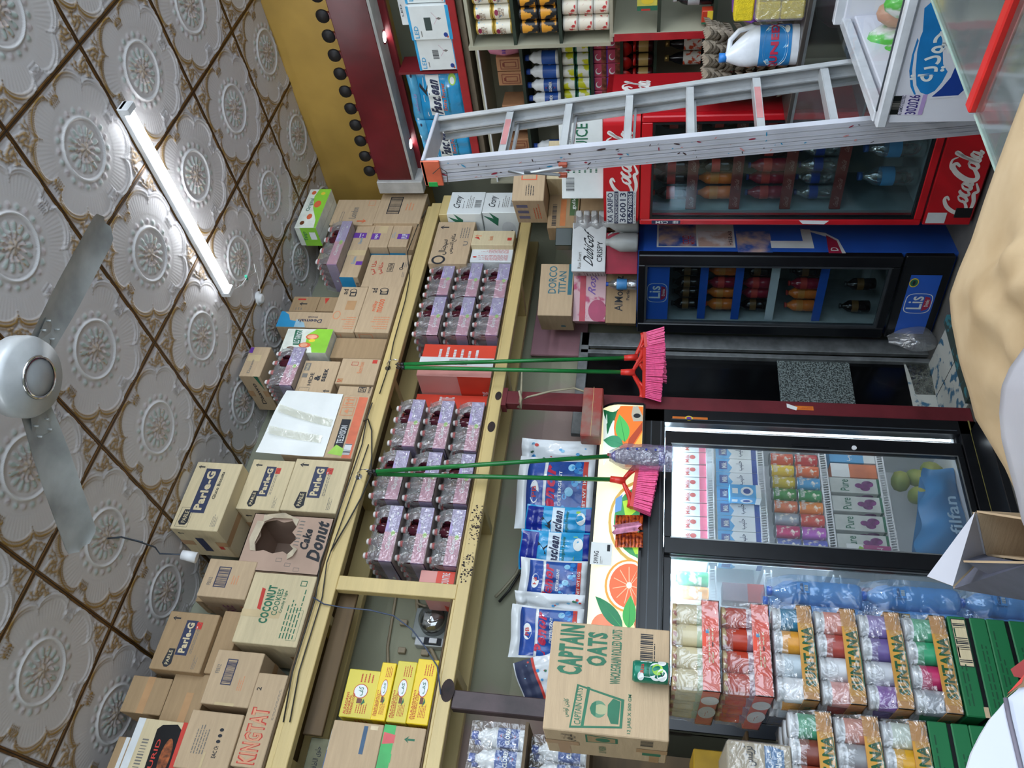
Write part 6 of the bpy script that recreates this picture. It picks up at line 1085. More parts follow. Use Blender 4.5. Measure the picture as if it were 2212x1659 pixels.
pr = bleach(.040, .205).build('bleach_bottle', None)
for k, y in enumerate((1.00, 1.09, 1.18, 1.27, 1.36, 1.62, 1.71)):
    o = pr if k == 0 else dup(pr, (0, 0, 0), 0, ch=[]); o.location = (BX + .055, y, BZ[2] + .001); o.rotation_euler = (0, 0, (2.6, 2.2, .1, .1, 2.4, .3, 1.0)[k]); tag(o, 'white bleach bottle on the recessed unit, %s' % ('nearest the tin shelves', 'second from the tin shelves', 'middle of five, label in front', 'fourth from the tin shelves, label in front', 'fifth, turned away', 'seen between ladder rungs', 'by the corner')[k], 'bottle', 'bleach bottles on the recessed unit')
YG = M('yellow_tin_label', '#c9c832', .4); YGW = M('tin_label_yellow_white', '#dcdfd4', .35, ns=13, col2='#c4c61e', thr=(.46, .5)); GRM = M('green_rim', '#1f5f4a', .3, metal=.4)
b = can_mb(.036, .086, GRM, YGW, GRM, 14); pr = b.build('tin', None); n = 0
for lvl in range(2):
    for k in range(9):
        o = pr if n == 0 else dup(pr, (0, 0, 0), 0, ch=[]); n += 1; o.location = (BX + .05, .93 + .080*k, BZ[3] + .001 + .088*lvl); o.rotation_euler = (0, 0, n*1.3); tag(o, 'green-rimmed yellow and white tin, %s row, %s from the tin shelf unit' % (('lower', 'upper')[lvl], ('first', 'second', 'third', 'fourth', 'fifth', 'sixth', 'seventh', 'eighth', 'ninth')[k]), 'can', 'yellow and white tins on the recessed unit')
CHO = [('r', 0, .0, 1, .35, M('choc_brown', '#8a4a38', .4, ns=40, na=.4)), ('e', .45, .6, .25, .22, WHT), ('e', .5, .56, .2, .18, M('choc_pink', '#c24a68', .4)), ('r', 0, .9, 1, 1, PUR)]
n = 0; pr = None
for lvl in range(2):
    for k in range(8):
        y = .90 + .088*k; z = BZ[4] + .001 + .080*lvl
        if pr is None: pr = box_thing('chocolate_packet', '', 'packet', Vector((BX+.06, y, z)), .082, .08, .078, M('choc_pink', '#c24a68', .4), CHO, (), -math.pi/2, None, None, False); o = pr
        else: o = dup(pr, (BX+.06, y, z), -math.pi/2, ch=[])
        tag(o, 'pink and brown chocolate packet, %s row, %s from the tin shelf unit' % (('lower', 'upper')[lvl], ('first', 'second', 'third', 'fourth', 'fifth', 'sixth', 'seventh', 'eighth')[k]), 'packet', 'chocolate packets on the recessed unit')
LIDR = M('red_lid', '#c8231f', .35); n = 0
b = MB(); b.lathe([(.030, 0), (.036, .01), (.036, .03), (.036, .085), (.030, .10), (.036, .10), (.036, .118)], M('dark_jar', '#3a1418', .25), 16, None, mats=[M('dark_jar', '', .25), M('dark_jar', '', .25), M('gold_label', '#b89a5a', .4), M('dark_jar', '', .25), LIDR, LIDR]); 
b.lathe([(0, -.002), (.042, -.002), (.042, .006), (0, .006)], LIDR, 20, Matrix.Translation((-.038, 0, .165)) @ Matrix.Rotation(math.pi/2, 4, 'Y')); b.box(-.036, .036, -.030, .030, .120, .185, M('dark_jar', '', .25)); pr = b.build('lid_jar', None)
for k in range(4): 
    o = pr if k == 0 else dup(pr, (0, 0, 0), 0, ch=[]); o.location = (BX + .06, .86 + .088*k, BZ[5] + .001); tag(o, 'dark jar with big red round lid, %s from the tin shelf unit' % ('first', 'second', 'third', 'fourth')[k], 'jar', 'red-lidded jars on the recessed unit')
b = MB(); b.lathe([(.034, 0), (.038, .01), (.038, .03), (.038, .13), (.028, .17), (.014, .20), (.014, .21), (.018, .21), (.018, .235)], SOY, 16, None, mats=[SOY, SOY, M('food_label', '#e0dccf', .4, ns=30, col2='#c8502c', thr=(.44, .5)), SOY, SOY, SOY, M('gold_cap', '#c2a862', .3, metal=.6), M('gold_cap', '', .3)]); pr = b.build('sauce_bottle', None)
for k in range(3): o = pr if k == 0 else dup(pr, (0, 0, 0), 0, ch=[]); o.location = (BX + .07, .86 + .09*k, BZ[6] + .001); tag(o, 'black gold-capped bottle on the lowest recessed shelf, %s' % ('at the tin shelf side', 'middle one', 'above the red cooler')[k], 'bottle', 'gold-capped bottles on the lowest recessed shelf')
# ================================================================ boxes standing on the two coolers
Q3 = 'boxes stacked on the corner coolers'
def K_(name, label, px, P, depth, mat, F=(), L=(), a=-30, **k): return carton(name, label, 'box', px, 0, depth, mat, F, L, group=Q3, a=a, P=P, tape=None, seam=False, **k)
# on the blue-sided cooler (top at 1.71)
T1 = 1.712
def on_top(name, label, cx, cy_, w_, d, z0, h, mat, F, L=(), a=-30): return box_thing(name, label, 'box', Vector((cx, cy_, z0)), w_, d, h, mat, F, L, R_(a), Q3, None, False)
on_top('brown_carton', 'brown carton with black lettering, bottom of the left pile on the black-fronted cooler', 3.02, 2.10, .34, .20, T1, .185, CARD2, [('t', 'AlMontaz', .22, .45, .85, .72, INK), ('t', 'Perfect', .42, .24, .66, .34, INK)], a=-38)
RSE = M('rose_box', '#cfa8ad', .45, ns=9, col2='#b03a62', thr=(.38, .44))
on_top('rose_box', 'pink rose-print tissue box, middle of the left pile on the black-fronted cooler', 3.03, 2.10, .34, .20, T1+.187, .200, RSE, [('r', 0, .62, 1, .80, M('crimson', '#b8263f', .4)), ('t', 'Rosy', .45, .25, .95, .55, PUR, 0, .3), ('e', .2, .25, .2, .28, M('rose_dark', '#a82c58', .4))], a=-38)
on_top('lettered_carton', 'carton with two lines of teal lettering, top of the left pile on the black-fronted cooler', 3.02, 2.11, .35, .24, T1+.389, .21, CARD, [('t', 'DORCO', .42, .50, .95, .74, M('teal_ink', '#2c6a78', .6)), ('t', 'TITAN', .42, .22, .85, .44, M('teal_ink', '', .6)), ('r', .4, .04, 1, .16, M('teal_ink', '', .6))], [('e', .3, .3, .06, .08, M('teal_ink', '', .6))], a=-20)
on_top('red_box', 'deep red box with white top band beside the water bottle on the black-fronted cooler', 3.10, 1.80, .24, .18, T1, .185, M('deep_red_box', '#a81f3c', .4), [], [('r', 0, .8, 1, 1, WHT)], a=-50)
on_top('wafer_carton', 'white carton with black script lettering on the deep red box', 3.12, 1.80, .29, .23, T1+.187, .20, WHB, [('t', 'DubiGof', .10, .36, .88, .66, INK, 0, .25), ('t', 'CRISPY', .20, .10, .62, .26, INK), ('t', 'Rise Smart', .06, .72, .4, .82, GREY)], [('t', '24 g x 65', .3, .72, .7, .88, INK), ('l', .15, .1, .9, .6, GREY, 6), ('o', .08, .05, .95, .65, .01, GREY)], a=-38)
b = MB(); b.lathe([(.030, 0), (.034, .01), (.034, .05), (.030, .055), (.034, .06), (.034, .12), (.025, .15), (.013, .17), (.013, .185)], film('clear_bottle', '', .55), 16, None, mats=[clr, clr, clr, clr, M('water_label', '#4a8fc8', .4), clr, clr, cap('#2c4fa3')]); o = b.build('water_bottle', None, (2.955, 1.92, T1)); tag(o, 'clear small water bottle between the red box and the black-lettered brown carton', 'bottle')
JUG = M('jug_grey_white', '#aeb2b0', .35, ns=8, na=.1)
for k, (p, r) in enumerate((((3.00, 1.625), .8), ((3.10, 1.575), -.4))):
    b = MB(); b.lathe([(.050, 0), (.055, .01), (.055, .10), (.03, .15), (.02, .165), (.02, .185)], JUG, 16); b.tube([Vector((.03, 0, .14)), Vector((.075, 0, .15)), Vector((.085, 0, .10)), Vector((.05, 0, .06))], .007, JUG); b.tube([Vector((.02*math.cos(t), -.05 - .01*math.cos(2*t), .12+.05*math.sin(t))) for t in [i*.5 for i in range(13)]], .004, JUG)
    o = b.build('plastic_jug', None, (p[0], p[1], T1), r); tag(o, 'greyish white plastic jug with round handle on the cooler, %s' % ('the nearer one', 'the one against the red cooler')[k], 'jug', 'white plastic jugs on the cooler')
b = MB(); b.grid(lambda u, v: (.16*(u-.5), -.07*math.sin(math.pi*u) + .008*math.sin(17*v), .19*v), 12, 14, film('thin_plastic', '#c9cccf', .5, .4, .25, .8, 18)); 
for k in range(4): b.box(-.07, .07, -.05, .05, .01 + .045*k, .045 + .045*k, WHB, .006)
o = b.build('wrapped_cups', None, (3.20, 1.66, T1+.19), -.7); tag(o, 'stack of white things in clear plastic wrap beside the orange-banded carton', 'pack')
on_top('biscuit_carton', 'cardboard carton with orange band and green panel, behind the wrapped pack', 3.38, 1.74, .28, .16, T1+.365, .19, CARD2, [('b', .05, .72, .6, .86), ('r', .05, .42, .7, .60, M('orange_band', '#c2743c', .6)), ('r', .3, .05, .98, .30, M('gullon_green', '#3f5f2c', .5)), ('t', 'gullon', .45, .1, .85, .25, WHT)], a=-20)
b = MB(); b.box(-.16, .16, -.10, .10, 0, .36, CARD2, .003); o = b.build('plain_carton', None, (3.39, 1.76, T1), -.35); tag(o, 'plain brown carton hidden under the orange-banded carton', 'box', Q3)
b = MB(); b.box(-.055, .055, -.045, .045, 0, .10, M('green_black_box', '#1b2a20', .3), .003); o = b.build('dark_box', None, (3.13, 1.72, T1+.39), -.5); tag(o, 'small dark green box on the white script-lettered carton', 'box')
# on the red cooler (top at 1.90)
T2 = 1.902
on_top('white_carton', 'white carton with black barcode on the red cooler, left of the ladder', 3.14, 1.245, .23, .25, T2, .225, WHT, [('b', .18, .70, .5, .9), ('l', .6, .1, .9, .9, GRN, 6, dict(vert=False))], [('b', .12, .66, .52, .88), ('l', .1, .12, .42, .55, GRN, 9), ('l', .55, .12, .92, .55, GRN, 9)], a=-62)
on_top('white_carton', 'white carton with large green letters seen between the ladder rungs', 3.15, .960, .22, .24, T2, .225, WHT, [('t', 'JUICE', .12, .25, .8, .62, GRN), ('l', .1, .72, .6, .86, GREY, 3)], (), a=-76)
on_top('tall_carton', 'tall cardboard carton with orange band and stamped label above the white carton', 3.42, 1.56, .34, .28, 2.27, .19, CARD, [('r', .62, 0, .66, 1, ORG), ('o', .4, .25, .62, .75, .04, ORG), ('l', .1, .3, .36, .6, INK, 4)], [('r', .2, .55, .32, .9, M('violet_grey', '#6a6a88', .6)), ('r', .45, .55, .57, .9, M('violet_grey', '', .6)), ('r', .7, .55, .82, .9, M('violet_grey', '', .6)), ('l', .2, .15, .85, .4, ORG, 3)], a=-22)
b = MB(); b.box(-.13, .13, -.10, .10, 0, .36, CARD3, .003); o = b.build('plain_carton', None, (3.52, 1.50, T2+.005), -.38); tag(o, 'pale plain carton carrying the tall carton with the orange band', 'box', Q3)
# ================================================================ detergent bags on the large fridge
pen = [('R', .04, .10, .96, .62, PBL), ('R', .04, .10, .96, .16, RED), ('R', .04, .66, .96, .86, M('pen_blue2', '#2c50a0', .25, bump=.3, bs=20)), ('t', '*Penor', .06, .50, .94, .66, M('penor_red', '#c02c4c', .4), 0, .1), ('t', 'DETERGENT', .3, .42, .8, .46, WHT), ('t', 'NET WT 1KG', .25, .11, .75, .15, WHT), ('e', .5, .77, .16, .06, WHT), ('t', 'PB', .42, .745, .58, .80, RED)]
rnd = random.Random(8)
for k in range(16): a, c = rnd.uniform(.1, .9), rnd.uniform(.18, .40); r = rnd.uniform(.02, .07); pen.append(('e', a, c, r, r*.8, M('bubble_%d' % (k % 3), ('#4aa0d8', '#8cc8e8', '#2f7fc8')[k % 3], .2)))
dots = [('R', .1, .12, .35, .6, PBL), ('R', .1, .66, .35, .86, M('pen_blue2', '', .25))]
for k in range(20): a, c = rnd.uniform(.38, .95), rnd.uniform(.08, .9); r = rnd.uniform(.012, .035); dots.append(('e', a, c, r, r*.7, (M('bubble_0', '', .2), RED, GRN, M('bubble_1', '', .2))[k % 4]))
ft = 1.882
G4 = 'detergent bags on the large fridge'
def side_dots(seed):
    rr_ = random.Random(seed); P = []
    for k in range(22): a, c = rr_.uniform(.08, .92), rr_.uniform(.08, .92); r = rr_.uniform(.016, .04); P.append(('e', a, c, r, r*.7, (M('bubble_0', '', .2), RED, GRN, M('bubble_1', '', .2))[k % 4]))
    return P
pouch('detergent_bag', 'white detergent bag with coloured dots, farthest right, next to the red switch box', 'detergent bag', (1.86, 2.18, ft), R_(-42), .22, .42, .07, PW, side_dots(3) + [('R', .0, .5, .12, .62, PBL)], G4, seed=3)
pouch('detergent_bag', 'large white and blue detergent bag right behind the left broom pair', 'detergent bag', (1.61, 2.12, ft), R_(-14), .40, .41, .09, PW, pen[:8] + pen[8:], G4, seed=4)
fas2 = [('R', .04, .74, .96, .98, DBL), ('R', .04, .02, .96, .10, DBL), ('R', .08, .42, .98, .60, M('fas_white_band', '#cfe0ea', .25)), ('t', '*Fasclean', .1, .44, .94, .58, NAVY, 0, .1), ('p', [(.4, .62), (.6, .78), (.72, .74), (.56, .66), (.66, .60)], INK), ('t', 'Detergent Powder', .2, .34, .9, .40, GRN), ('p', [(.1, .30), (.9, .24), (.9, .18), (.3, .22)], LIM), ('e', .7, .17, .16, .07, WHT)]
pouch('detergent_bag', 'light blue detergent pouch, right one of two between the white bags', 'detergent bag', (1.415, 2.10, ft), R_(-30), .20, .34, .06, FB, fas2, G4, seed=5)
pouch('detergent_bag', 'light blue detergent pouch, left one of two between the white bags', 'detergent bag', (1.265, 2.085, ft), R_(-26), .20, .35, .06, FB, fas2, G4, seed=6)
pouch('detergent_bag', 'white and blue detergent bag just left of the light blue pouches', 'detergent bag', (1.10, 2.08, ft), R_(-20), .22, .33, .06, PW, pen, G4, seed=7)
pouch('detergent_bag', 'white dotted side of a detergent bag squeezed behind the leftmost full one', 'detergent bag', (.985, 2.12, ft), R_(-48), .16, .34, .05, PW, side_dots(9), G4, seed=8)
pouch('detergent_bag', 'white and blue detergent bag, leftmost one fully seen above the grapefruit print', 'detergent bag', (.845, 2.07, ft), R_(-16), .24, .34, .06, PW, pen, G4, seed=9)
o = pouch('detergent_bag', 'tilted white and navy detergent bag just above the oats carton', 'detergent bag', (.73, 2.09, ft), R_(-20), .20, .30, .05, PW, [('R', .0, .72, 1, .98, NAVY), ('R', .0, .68, 1, .72, RED)] + dots[2:], G4, seed=10); o.rotation_euler = (0, R_(-24), R_(-12))
# white power strip and cables behind the bags
b = MB(); b.box(-.10, .10, -.02, .02, -.03, .03, WHP, .005)
for k in range(3): b.box(-.07+.05*k, -.05+.05*k, -.021, -.019, -.01, .01, INK)
o = b.build('power_strip', None, (2.00, 2.40, 2.17)); o.rotation_euler = (.2, .7, 0); tag(o, 'white power strip hanging tilted behind the maroon post', 'power strip')
b = MB(); rr_ = random.Random(2)
for k in range(6): p = Vector((1.98 + rr_.uniform(-.06, .06), 2.42, 2.2)); b.tube([p + Vector((rr_.uniform(-.03, .03), rr_.uniform(-.02, .02), -.045*i + .0)) + Vector((.05*math.sin(i*1.1+k), 0, .05)) for i in range(7)], .004, (DW, M('white_cable', '#b9b8ae', .4))[k % 2])
o = b.build('loose_cables'); tag(o, 'tangle of black and white cables behind the maroon post above the large fridge', 'cables')
# ================================================================ brooms hanging from hooks
BG = M('green_broom_stick', '#1f7a3a', .22, ns=30, na=.2, stretch=(1, 1, .2)); BRD = M('broom_red_plastic', '#d8352c', .3); BR_ = M('pink_bristles', '#ff5c96', .5, ns=60, na=.12, bump=.3, bs=90)
def hook(x, y, label):
    c = at(x, y, 'Y', 1.978); b = MB(); b.lathe([(.0, -.006), (.016, -.004), (.018, 0)], CHR, 12, Matrix.Translation(c) @ Matrix.Rotation(math.pi/2, 4, 'X')); b.tube([c, c + Vector((0, -.04, -.005)), c + Vector((0, -.075, -.03)), c + Vector((0, -.08, -.06)), c + Vector((.0, -.075, -.075))], .004, CHR, 8); o = b.build('wall_hook'); tag(o, label, 'hook'); return c
hook(838, 795, 'small metal hook screwed into the upper rail holding the right pair of brooms'); hook(775, 1030, 'small metal hook screwed into the upper rail holding the left broom pair')
def broom(p0, p1, label, ang, yaw, head='brush', flip=1, yy=1.90):
    a = at(*p0, 'Y', yy); c = at(*p1, 'Y', yy - .015); t = empty('broom', c, 0, label, 'broom', 'green-handled brooms hanging from the loft rail'); a = a - t.location; 
    b = MB(); b.cyl((0, 0, 0), a, .0115, BG, 10); b.build('handle', t); b = MB(); b.cyl(a*.985, a*1.0, .0125, BLK, 10); b.tube([a*1.0, a + Vector((.0, -.012, .02)), a + Vector((0, .0, .032)), a + Vector((0, .012, .018))], .004, BLK); b.build('hanging_cap', t)
    if head != 'brush': return t
    e = empty('x'); bpy.data.objects.remove(e); ca, sa = math.cos(ang), math.sin(ang)
    def L(x, y, z): x2 = x*math.cos(yaw) - y*math.sin(yaw); y2 = x*math.sin(yaw) + y*math.cos(yaw); return Vector((x2*ca + z*sa, y2, -x2*sa + z*ca))
    b = MB(); b.cyl(L(0, 0, .02), L(0, 0, -.055), .016, BRD, 12, .02); w_ = .135
    for s in (-1, 1):      # arched yoke
        pts = [L(s*w_*k/8*1.0, 0, -.045 - .045*(1-math.cos(math.pi*k/8))/2 - .01*math.sin(math.pi*k/8)) for k in range(9)]; b.tube(pts, .011, BRD); b.tube([L(s*.02, 0, -.055), L(s*.05, 0, -.075), L(s*.075, 0, -.098)], .009, BRD)
    P = [L(x, y, z) for z in (-.095, -.112) for x, y in ((-w_, -.018), (w_, -.018), (w_, .018), (-w_, .018))]; b.add(P, [(0, 1, 2, 3), (7, 6, 5, 4), (0, 4, 5, 1), (1, 5, 6, 2), (2, 6, 7, 3), (3, 7, 4, 0)], BRD); b.build('brush_head', t)
    b = MB(); rr_ = random.Random(int(p0[1]))
    for i in range(30):
        for j in range(5):
            u = -1 + 2*i/29; x = u*w_*.97; y = (j-2)*.007; ex = x*1.16 + rr_.uniform(-.004, .004); ey = y*1.5 + rr_.uniform(-.004, .004); q = -.112 - .088 - rr_.uniform(0, .007) - flip*.008*u
            s_ = .0034; b.add([L(x-s_, y-s_, -.110), L(x+s_, y-s_, -.110), L(x+s_, y+s_, -.110), L(x-s_, y+s_, -.110), L(ex-s_*1.3, ey-s_*1.3, q), L(ex+s_*1.3, ey-s_*1.3, q), L(ex+s_*1.3, ey+s_*1.3, q), L(ex-s_*1.3, ey+s_*1.3, q)], [(0, 1, 5, 4), (1, 2, 6, 5), (2, 3, 7, 6), (3, 0, 4, 7), (4, 5, 6, 7)], BR_)
    b.build('bristles', t); return t
broom((866, 787), (1356, 773), 'green-handled pink broom of the right pair, the one nearer the blue-sided cooler', R_(-8), R_(-25)); broom((868, 794), (1349, 804), 'green-handled pink broom of the right pair, the one nearer the maroon post', R_(-2), R_(-50), yy=1.86)
broom((808, 1024), (1327, 1036), 'green-handled pink broom of the left pair, hanging over the fruit sign', R_(6), R_(-5))
t = broom((805, 1019), (1325, 985), 'green-handled mop of the left pair, its head still wrapped in plastic', 0, 0, 'mop', yy=1.855)
b = MB(); MOP = M('mop_grey', '#8f8f94', .7, ns=20, na=.25, bump=1.0, bs=30); MOPB = M('mop_purple', '#3a34a8', .5, ns=30, na=.3, bump=.6, bs=30)
b.lathe([(.014, .01), (.03, -.01), (.042, -.05), (.045, -.12), (.05, -.22), (.045, -.25)], MOP, 18, Matrix.Rotation(R_(-3), 4, 'Y'), mats=[MOPB, MOP, MOP, MOP, MOPB]); b.cyl((0, 0, .03), (0, 0, -.01), .013, M('mop_neck_red', '#9a3a3a', .4), 10); b.build('mop_head', t)
b = MB(); b.grid(lambda u, v: (((.024 + .042*min(1, v*4) + .004*math.sin(23*v+9*u*6.28))*math.cos(2*math.pi*u)), (.024 + .036*min(1, v*4) + .004*math.sin(17*v + 5*u*6.28))*math.sin(2*math.pi*u), .02 - .31*v), 28, 26, film('mop_wrap', '#b8b4d8', .55, .4, .15, .9, 26))
for k in range(4): p = Vector((.005, -.067, -.07 - .045*k)); b.lathe([(0, -.001), (.006, -.001), (.006, 0)], M('navy_dot', '#2c3a9a', .4), 10, Matrix.Translation(p) @ Matrix.Rotation(math.pi/2, 4, 'X'))
b.build('plastic_wrap', t)
# ================================================================ folding ladder standing before the coolers
LA = M('ladder_aluminium', '#c9ccce', .36, metal=.25, ns=7, na=.1, bump=.06, bs=30); LAP = M('ladder_painted_rail', '#c9cbd4', .4, metal=.1, ns=6, na=.08)
lt, lb_ = Vector((2.205, .575, 2.59)), Vector((2.215, .335, .0)); rt_, rb = Vector((2.53, .575, 2.59)), Vector((2.68, .335, .0))
lad = empty('folding_ladder', (2.42, .40, 0), 0, 'paint-spattered aluminium folding ladder standing before the red cooler', 'ladder'); LO = Vector(lad.location)
def rail(name, T, B_, w_, yoff, thick, inner, mat, z1=None):
    b = MB(); d = (B_-T); 
    def pt(t, x, y): p = T + d*t - LO; return (p.x + x, p.y + yoff + y, p.z)
    s = 1 if inner > 0 else -1
    prof = [(0, 0), (s*thick, 0), (s*thick, -.006), (s*.005, -.006), (s*.005, -w_+.006), (s*thick, -w_+.006), (s*thick, -w_), (0, -w_)]
    V = [pt(t, *q) for t in (0, 1) for q in prof]; n = len(prof); F = [(i, (i+1) % n, n+(i+1) % n, n+i) for i in range(n)] + [tuple(range(n)), tuple(range(n, 2*n))[::-1]]
    b.add(V, F, mat)
    for k in (.3, .7): b.add([pt(0, -s*.003, -w_*k), pt(1, -s*.003, -w_*k), pt(1, -s*.003, -w_*k-.006), pt(0, -s*.003, -w_*k-.006)], [(0, 1, 2, 3)], mat)
    return b.build(name, lad)
r1 = rail('side_rail', lt, lb_, .062, -.050, .028, 1, LAP); r2 = rail('side_rail', rt_, rb, .062, -.050, .028, -1, LA); r3 = rail('rear_rail', lt + Vector((0, 0, -.02)), lb_ + Vector((-.0, 0, .03)), .042, -.004, .022, 1, LAP); r4 = rail('rear_rail', rt_ + Vector((0, 0, -.02)), rb + Vector((.0, 0, .03)), .042, -.004, .022, -1, LA)
SPL = [M('spatter_red', '#8f1f3a', .4), M('spatter_blue', '#2a8fb8', .4), M('spatter_dark', '#3c2a2c', .4), M('spatter_pink', '#c98a8a', .4)]
b = MB(); rr_ = random.Random(12); d = lb_ - lt
for k in range(70):
    t = rr_.uniform(.0, .75)**1.3; y = rr_.uniform(-.105, -.008); r = rr_.uniform(.0015, .005); l = r*rr_.uniform(1, 4); p = lt + d*t - LO; a = rr_.uniform(0, 3.14); q = []
    for j in range(8): u = l*math.cos(j*.785)*(1+.3*rr_.random()); v = r*math.sin(j*.785); q.append((p.x-.0035, p.y + y + u*math.sin(a)*.5 + v*math.cos(a), p.z + u*math.cos(a) - v*math.sin(a)*.5))
    b.add(q, [tuple(range(8))], SPL[(0, 2, 2, 1, 3)[k % 5]])
o = b.build('paint_spatter', lad); o['kind'] = 'stuff'
for k, z in enumerate((2.276, 2.021, 1.766, 1.52, 1.258, .998, .74, .48, .22)):
    t = (2.59 - z)/2.59; a = lt + (lb_-lt)*t; c = rt_ + (rb-rt_)*t; b = MB(); y0, y1 = a.y - .105, a.y - .054; x0, x1 = a.x + .004 - LO.x, c.x - .004 - LO.x
    b.box(x0, x1, y0-LO.y, y1-LO.y, z-.004, z, LA, .001); b.box(x0, x1, y0-LO.y, y0+.004-LO.y, z-.030, z-.004, LA); b.box(x0, x1, y1-.004-LO.y, y1-LO.y, z-.030, z-.004, LA)
    if k in (0, 4): f2 = FR((x0+.02, y0-LO.y-.0005, z-.03), (1, 0, 0), (0, 0, 1), x1-x0-.04, .03); b.rect(f2, .2, .1, .8, .9, SPL[3] if k == 0 else SPL[3])
    b.build('tread', lad)
    if k in (0, 1, 2, 3, 4, 5):
        b = MB(); b.box(x0, x1, a.y-.035-LO.y, a.y-.012-LO.y, z-.045, z-.035, LA); b.build('rear_rung', lad)
b = MB(); x0, x1 = lt.x-.012-LO.x, rt_.x+.012-LO.x; b.box(x0, x1, lt.y-.125-LO.y, lt.y+.0-LO.y, 2.585, 2.60, LAP, .003); b.box(x0, x0+.01, lt.y-.125-LO.y, lt.y+.0-LO.y, 2.52, 2.60, M('orange_clip', '#d8694a', .4), .002); b.box(x0-.001, x0+.011, lt.y-.02-LO.y, lt.y+.004-LO.y, 2.545, 2.585, M('green_tape', '#1fa04a', .4), .001); b.build('top_cap', lad)
b = MB(); p = [at(1098, 370, 'X', 2.19) - LO, at(1132, 375, 'X', 2.18) - LO, at(1215, 360, 'X', 2.19) - LO]; b.tube(p, .006, LA); b.tube([at(1132, 372, 'X', 2.18) - LO, at(1210, 378, 'X', 2.19) - LO], .007, M('spreader_dark', '#6f7376', .4)); 
for q in ((1216, 356), (1216, 378)): c = at(*q, 'X', 2.195) - LO; b.box(c.x-.008, c.x+.008, c.y-.010, c.y+.010, c.z-.018, c.z+.018, M('rusty_bracket', '#a4503c', .5), .003)
b.build('spreader_hinge', lad)
b = MB(); b.tube([at(*q, 'X', 2.185) - LO for q in ((935, 375), (950, 362), (965, 372), (968, 398))], .0018, M('rust_wire', '#3a2c22', .6)); b.build('wire_tie', lad)
# ================================================================ ice cream freezer
FW = M('freezer_white', '#dcdde6', .3, ns=2, na=.03); FRM = M('freezer_frame', '#d2d5da', .3); LOGO = M('logo_blue', '#1f7fc4', .35); LOGD = M('logo_dark_blue', '#1c3f94', .35)
fa_ = -84; fw, fdp, fh = .62, .85, .90; Uf = Vector((math.cos(R_(fa_)), math.sin(R_(fa_)), 0)); Nf = Vector((-Uf.y, Uf.x, 0)); fc = Vector((2.01, .186, 0)) + Uf*(fw/2) + Nf*(fdp/2)
fz_ = empty('ice_cream_freezer', fc, R_(fa_), 'white chest freezer with sliding glass top and blue Arabic logo, number 302026', 'freezer'); X, Y = fw/2, -fdp/2
b = MB(); b.box(-X, X, Y+.012, Y+.03, .02, .862, FW, .004); b.box(-X, -X+.04, Y+.03, -Y, .02, .86, FW, .004); b.box(X-.04, X, Y+.03, -Y, .02, .86, FW, .004); b.box(-X, X, -Y-.04, -Y, .02, .90, FW, .004); b.box(-X+.04, X-.04, Y+.03, -Y-.04, .02, .60, FW); b.build('cabinet', fz_)
b = MB(); b.box(-X-.012, X+.012, Y, Y+.035, .866, .90, FRM, .005); b.box(-X-.012, -X+.03, Y+.045, -Y, .87, .905, FRM, .004); b.box(X-.03, X+.012, Y+.045, -Y, .87, .905, FRM, .004); b.box(-X, X, -Y-.03, -Y+.01, .89, .935, FRM, .004); b.box(-X+.03, X-.03, Y+.040, Y+.046, .87, .902, M('grey_line', '', .3)); b.build('top_frame', fz_)
b = MB(); b.grid(lambda u, v: (-X+.03 + (fw-.06)*u, Y+.045 + (fdp-.075)*v, .900 + .035*v + .02*math.sin(math.pi*v)), 4, 12, film('freezer_glass', '#cfdcdc', .88, .8, .03, 0)); b.build('glass_lid', fz_)
b = MB(); b.box(-.08, .02, -Y-.02, -Y+.05, .935, .945, FRM, .003); b.build('lid_handle', fz_)
b = MB(); f = FR((-X, Y+.0115, .0), (1, 0, 0), (0, 0, 1), fw, .86)
def G(P, z=1.0):      # logo outline read off at the left front corner of the freezer
    o = []
    for x, y in P: q = atp(1771 + x/2.88, y/2.88, (2.01, .186), fa_) - Vector((2.01, .186, 0)); o.append((q.dot(Uf)/fw, q.z/.86))
    return o
b.poly(f, G([(612, 200), (560, 330), (540, 460), (548, 560), (590, 612), (700, 625), (870, 612), (925, 560), (850, 400), (800, 205)]), FW)
b.poly(f, G([(612, 245), (578, 350), (560, 450), (568, 550), (590, 598), (602, 598), (584, 540), (578, 450), (592, 345), (620, 262)]), LOGO)
b.poly(f, G([(645, 205), (765, 205), (790, 265), (770, 330), (772, 410), (800, 455), (765, 520), (720, 575), (670, 600), (630, 585), (605, 540), (600, 450), (610, 330), (630, 240)]), LOGO)
b.poly(f, G([(852, 415), (912, 560), (865, 603), (700, 612), (760, 560), (820, 490)]), LOGD); b.poly(f, G([(645, 205), (765, 205), (760, 60), (700, 20), (655, 60)]), LOGO)
g0, g1 = G([(745, 515), (665, 205)]); b.text(f, arab('\u062c\u0648\u062f\u064a\u0629'), g0[0], g0[1] - .012, g1[0], g1[1] + .012, WHT); b.build('front_logo', fz_)
b = MB(); g = G([(512, 722), (430, 608)]); b.rect(f, g[0][0], g[0][1], g[1][0], g[1][1], BLK); b.bars(f, g[0][0]+.03, g[0][1]+.012, g[1][0]-.03, g[1][1]-.014, GREY, True, 12)
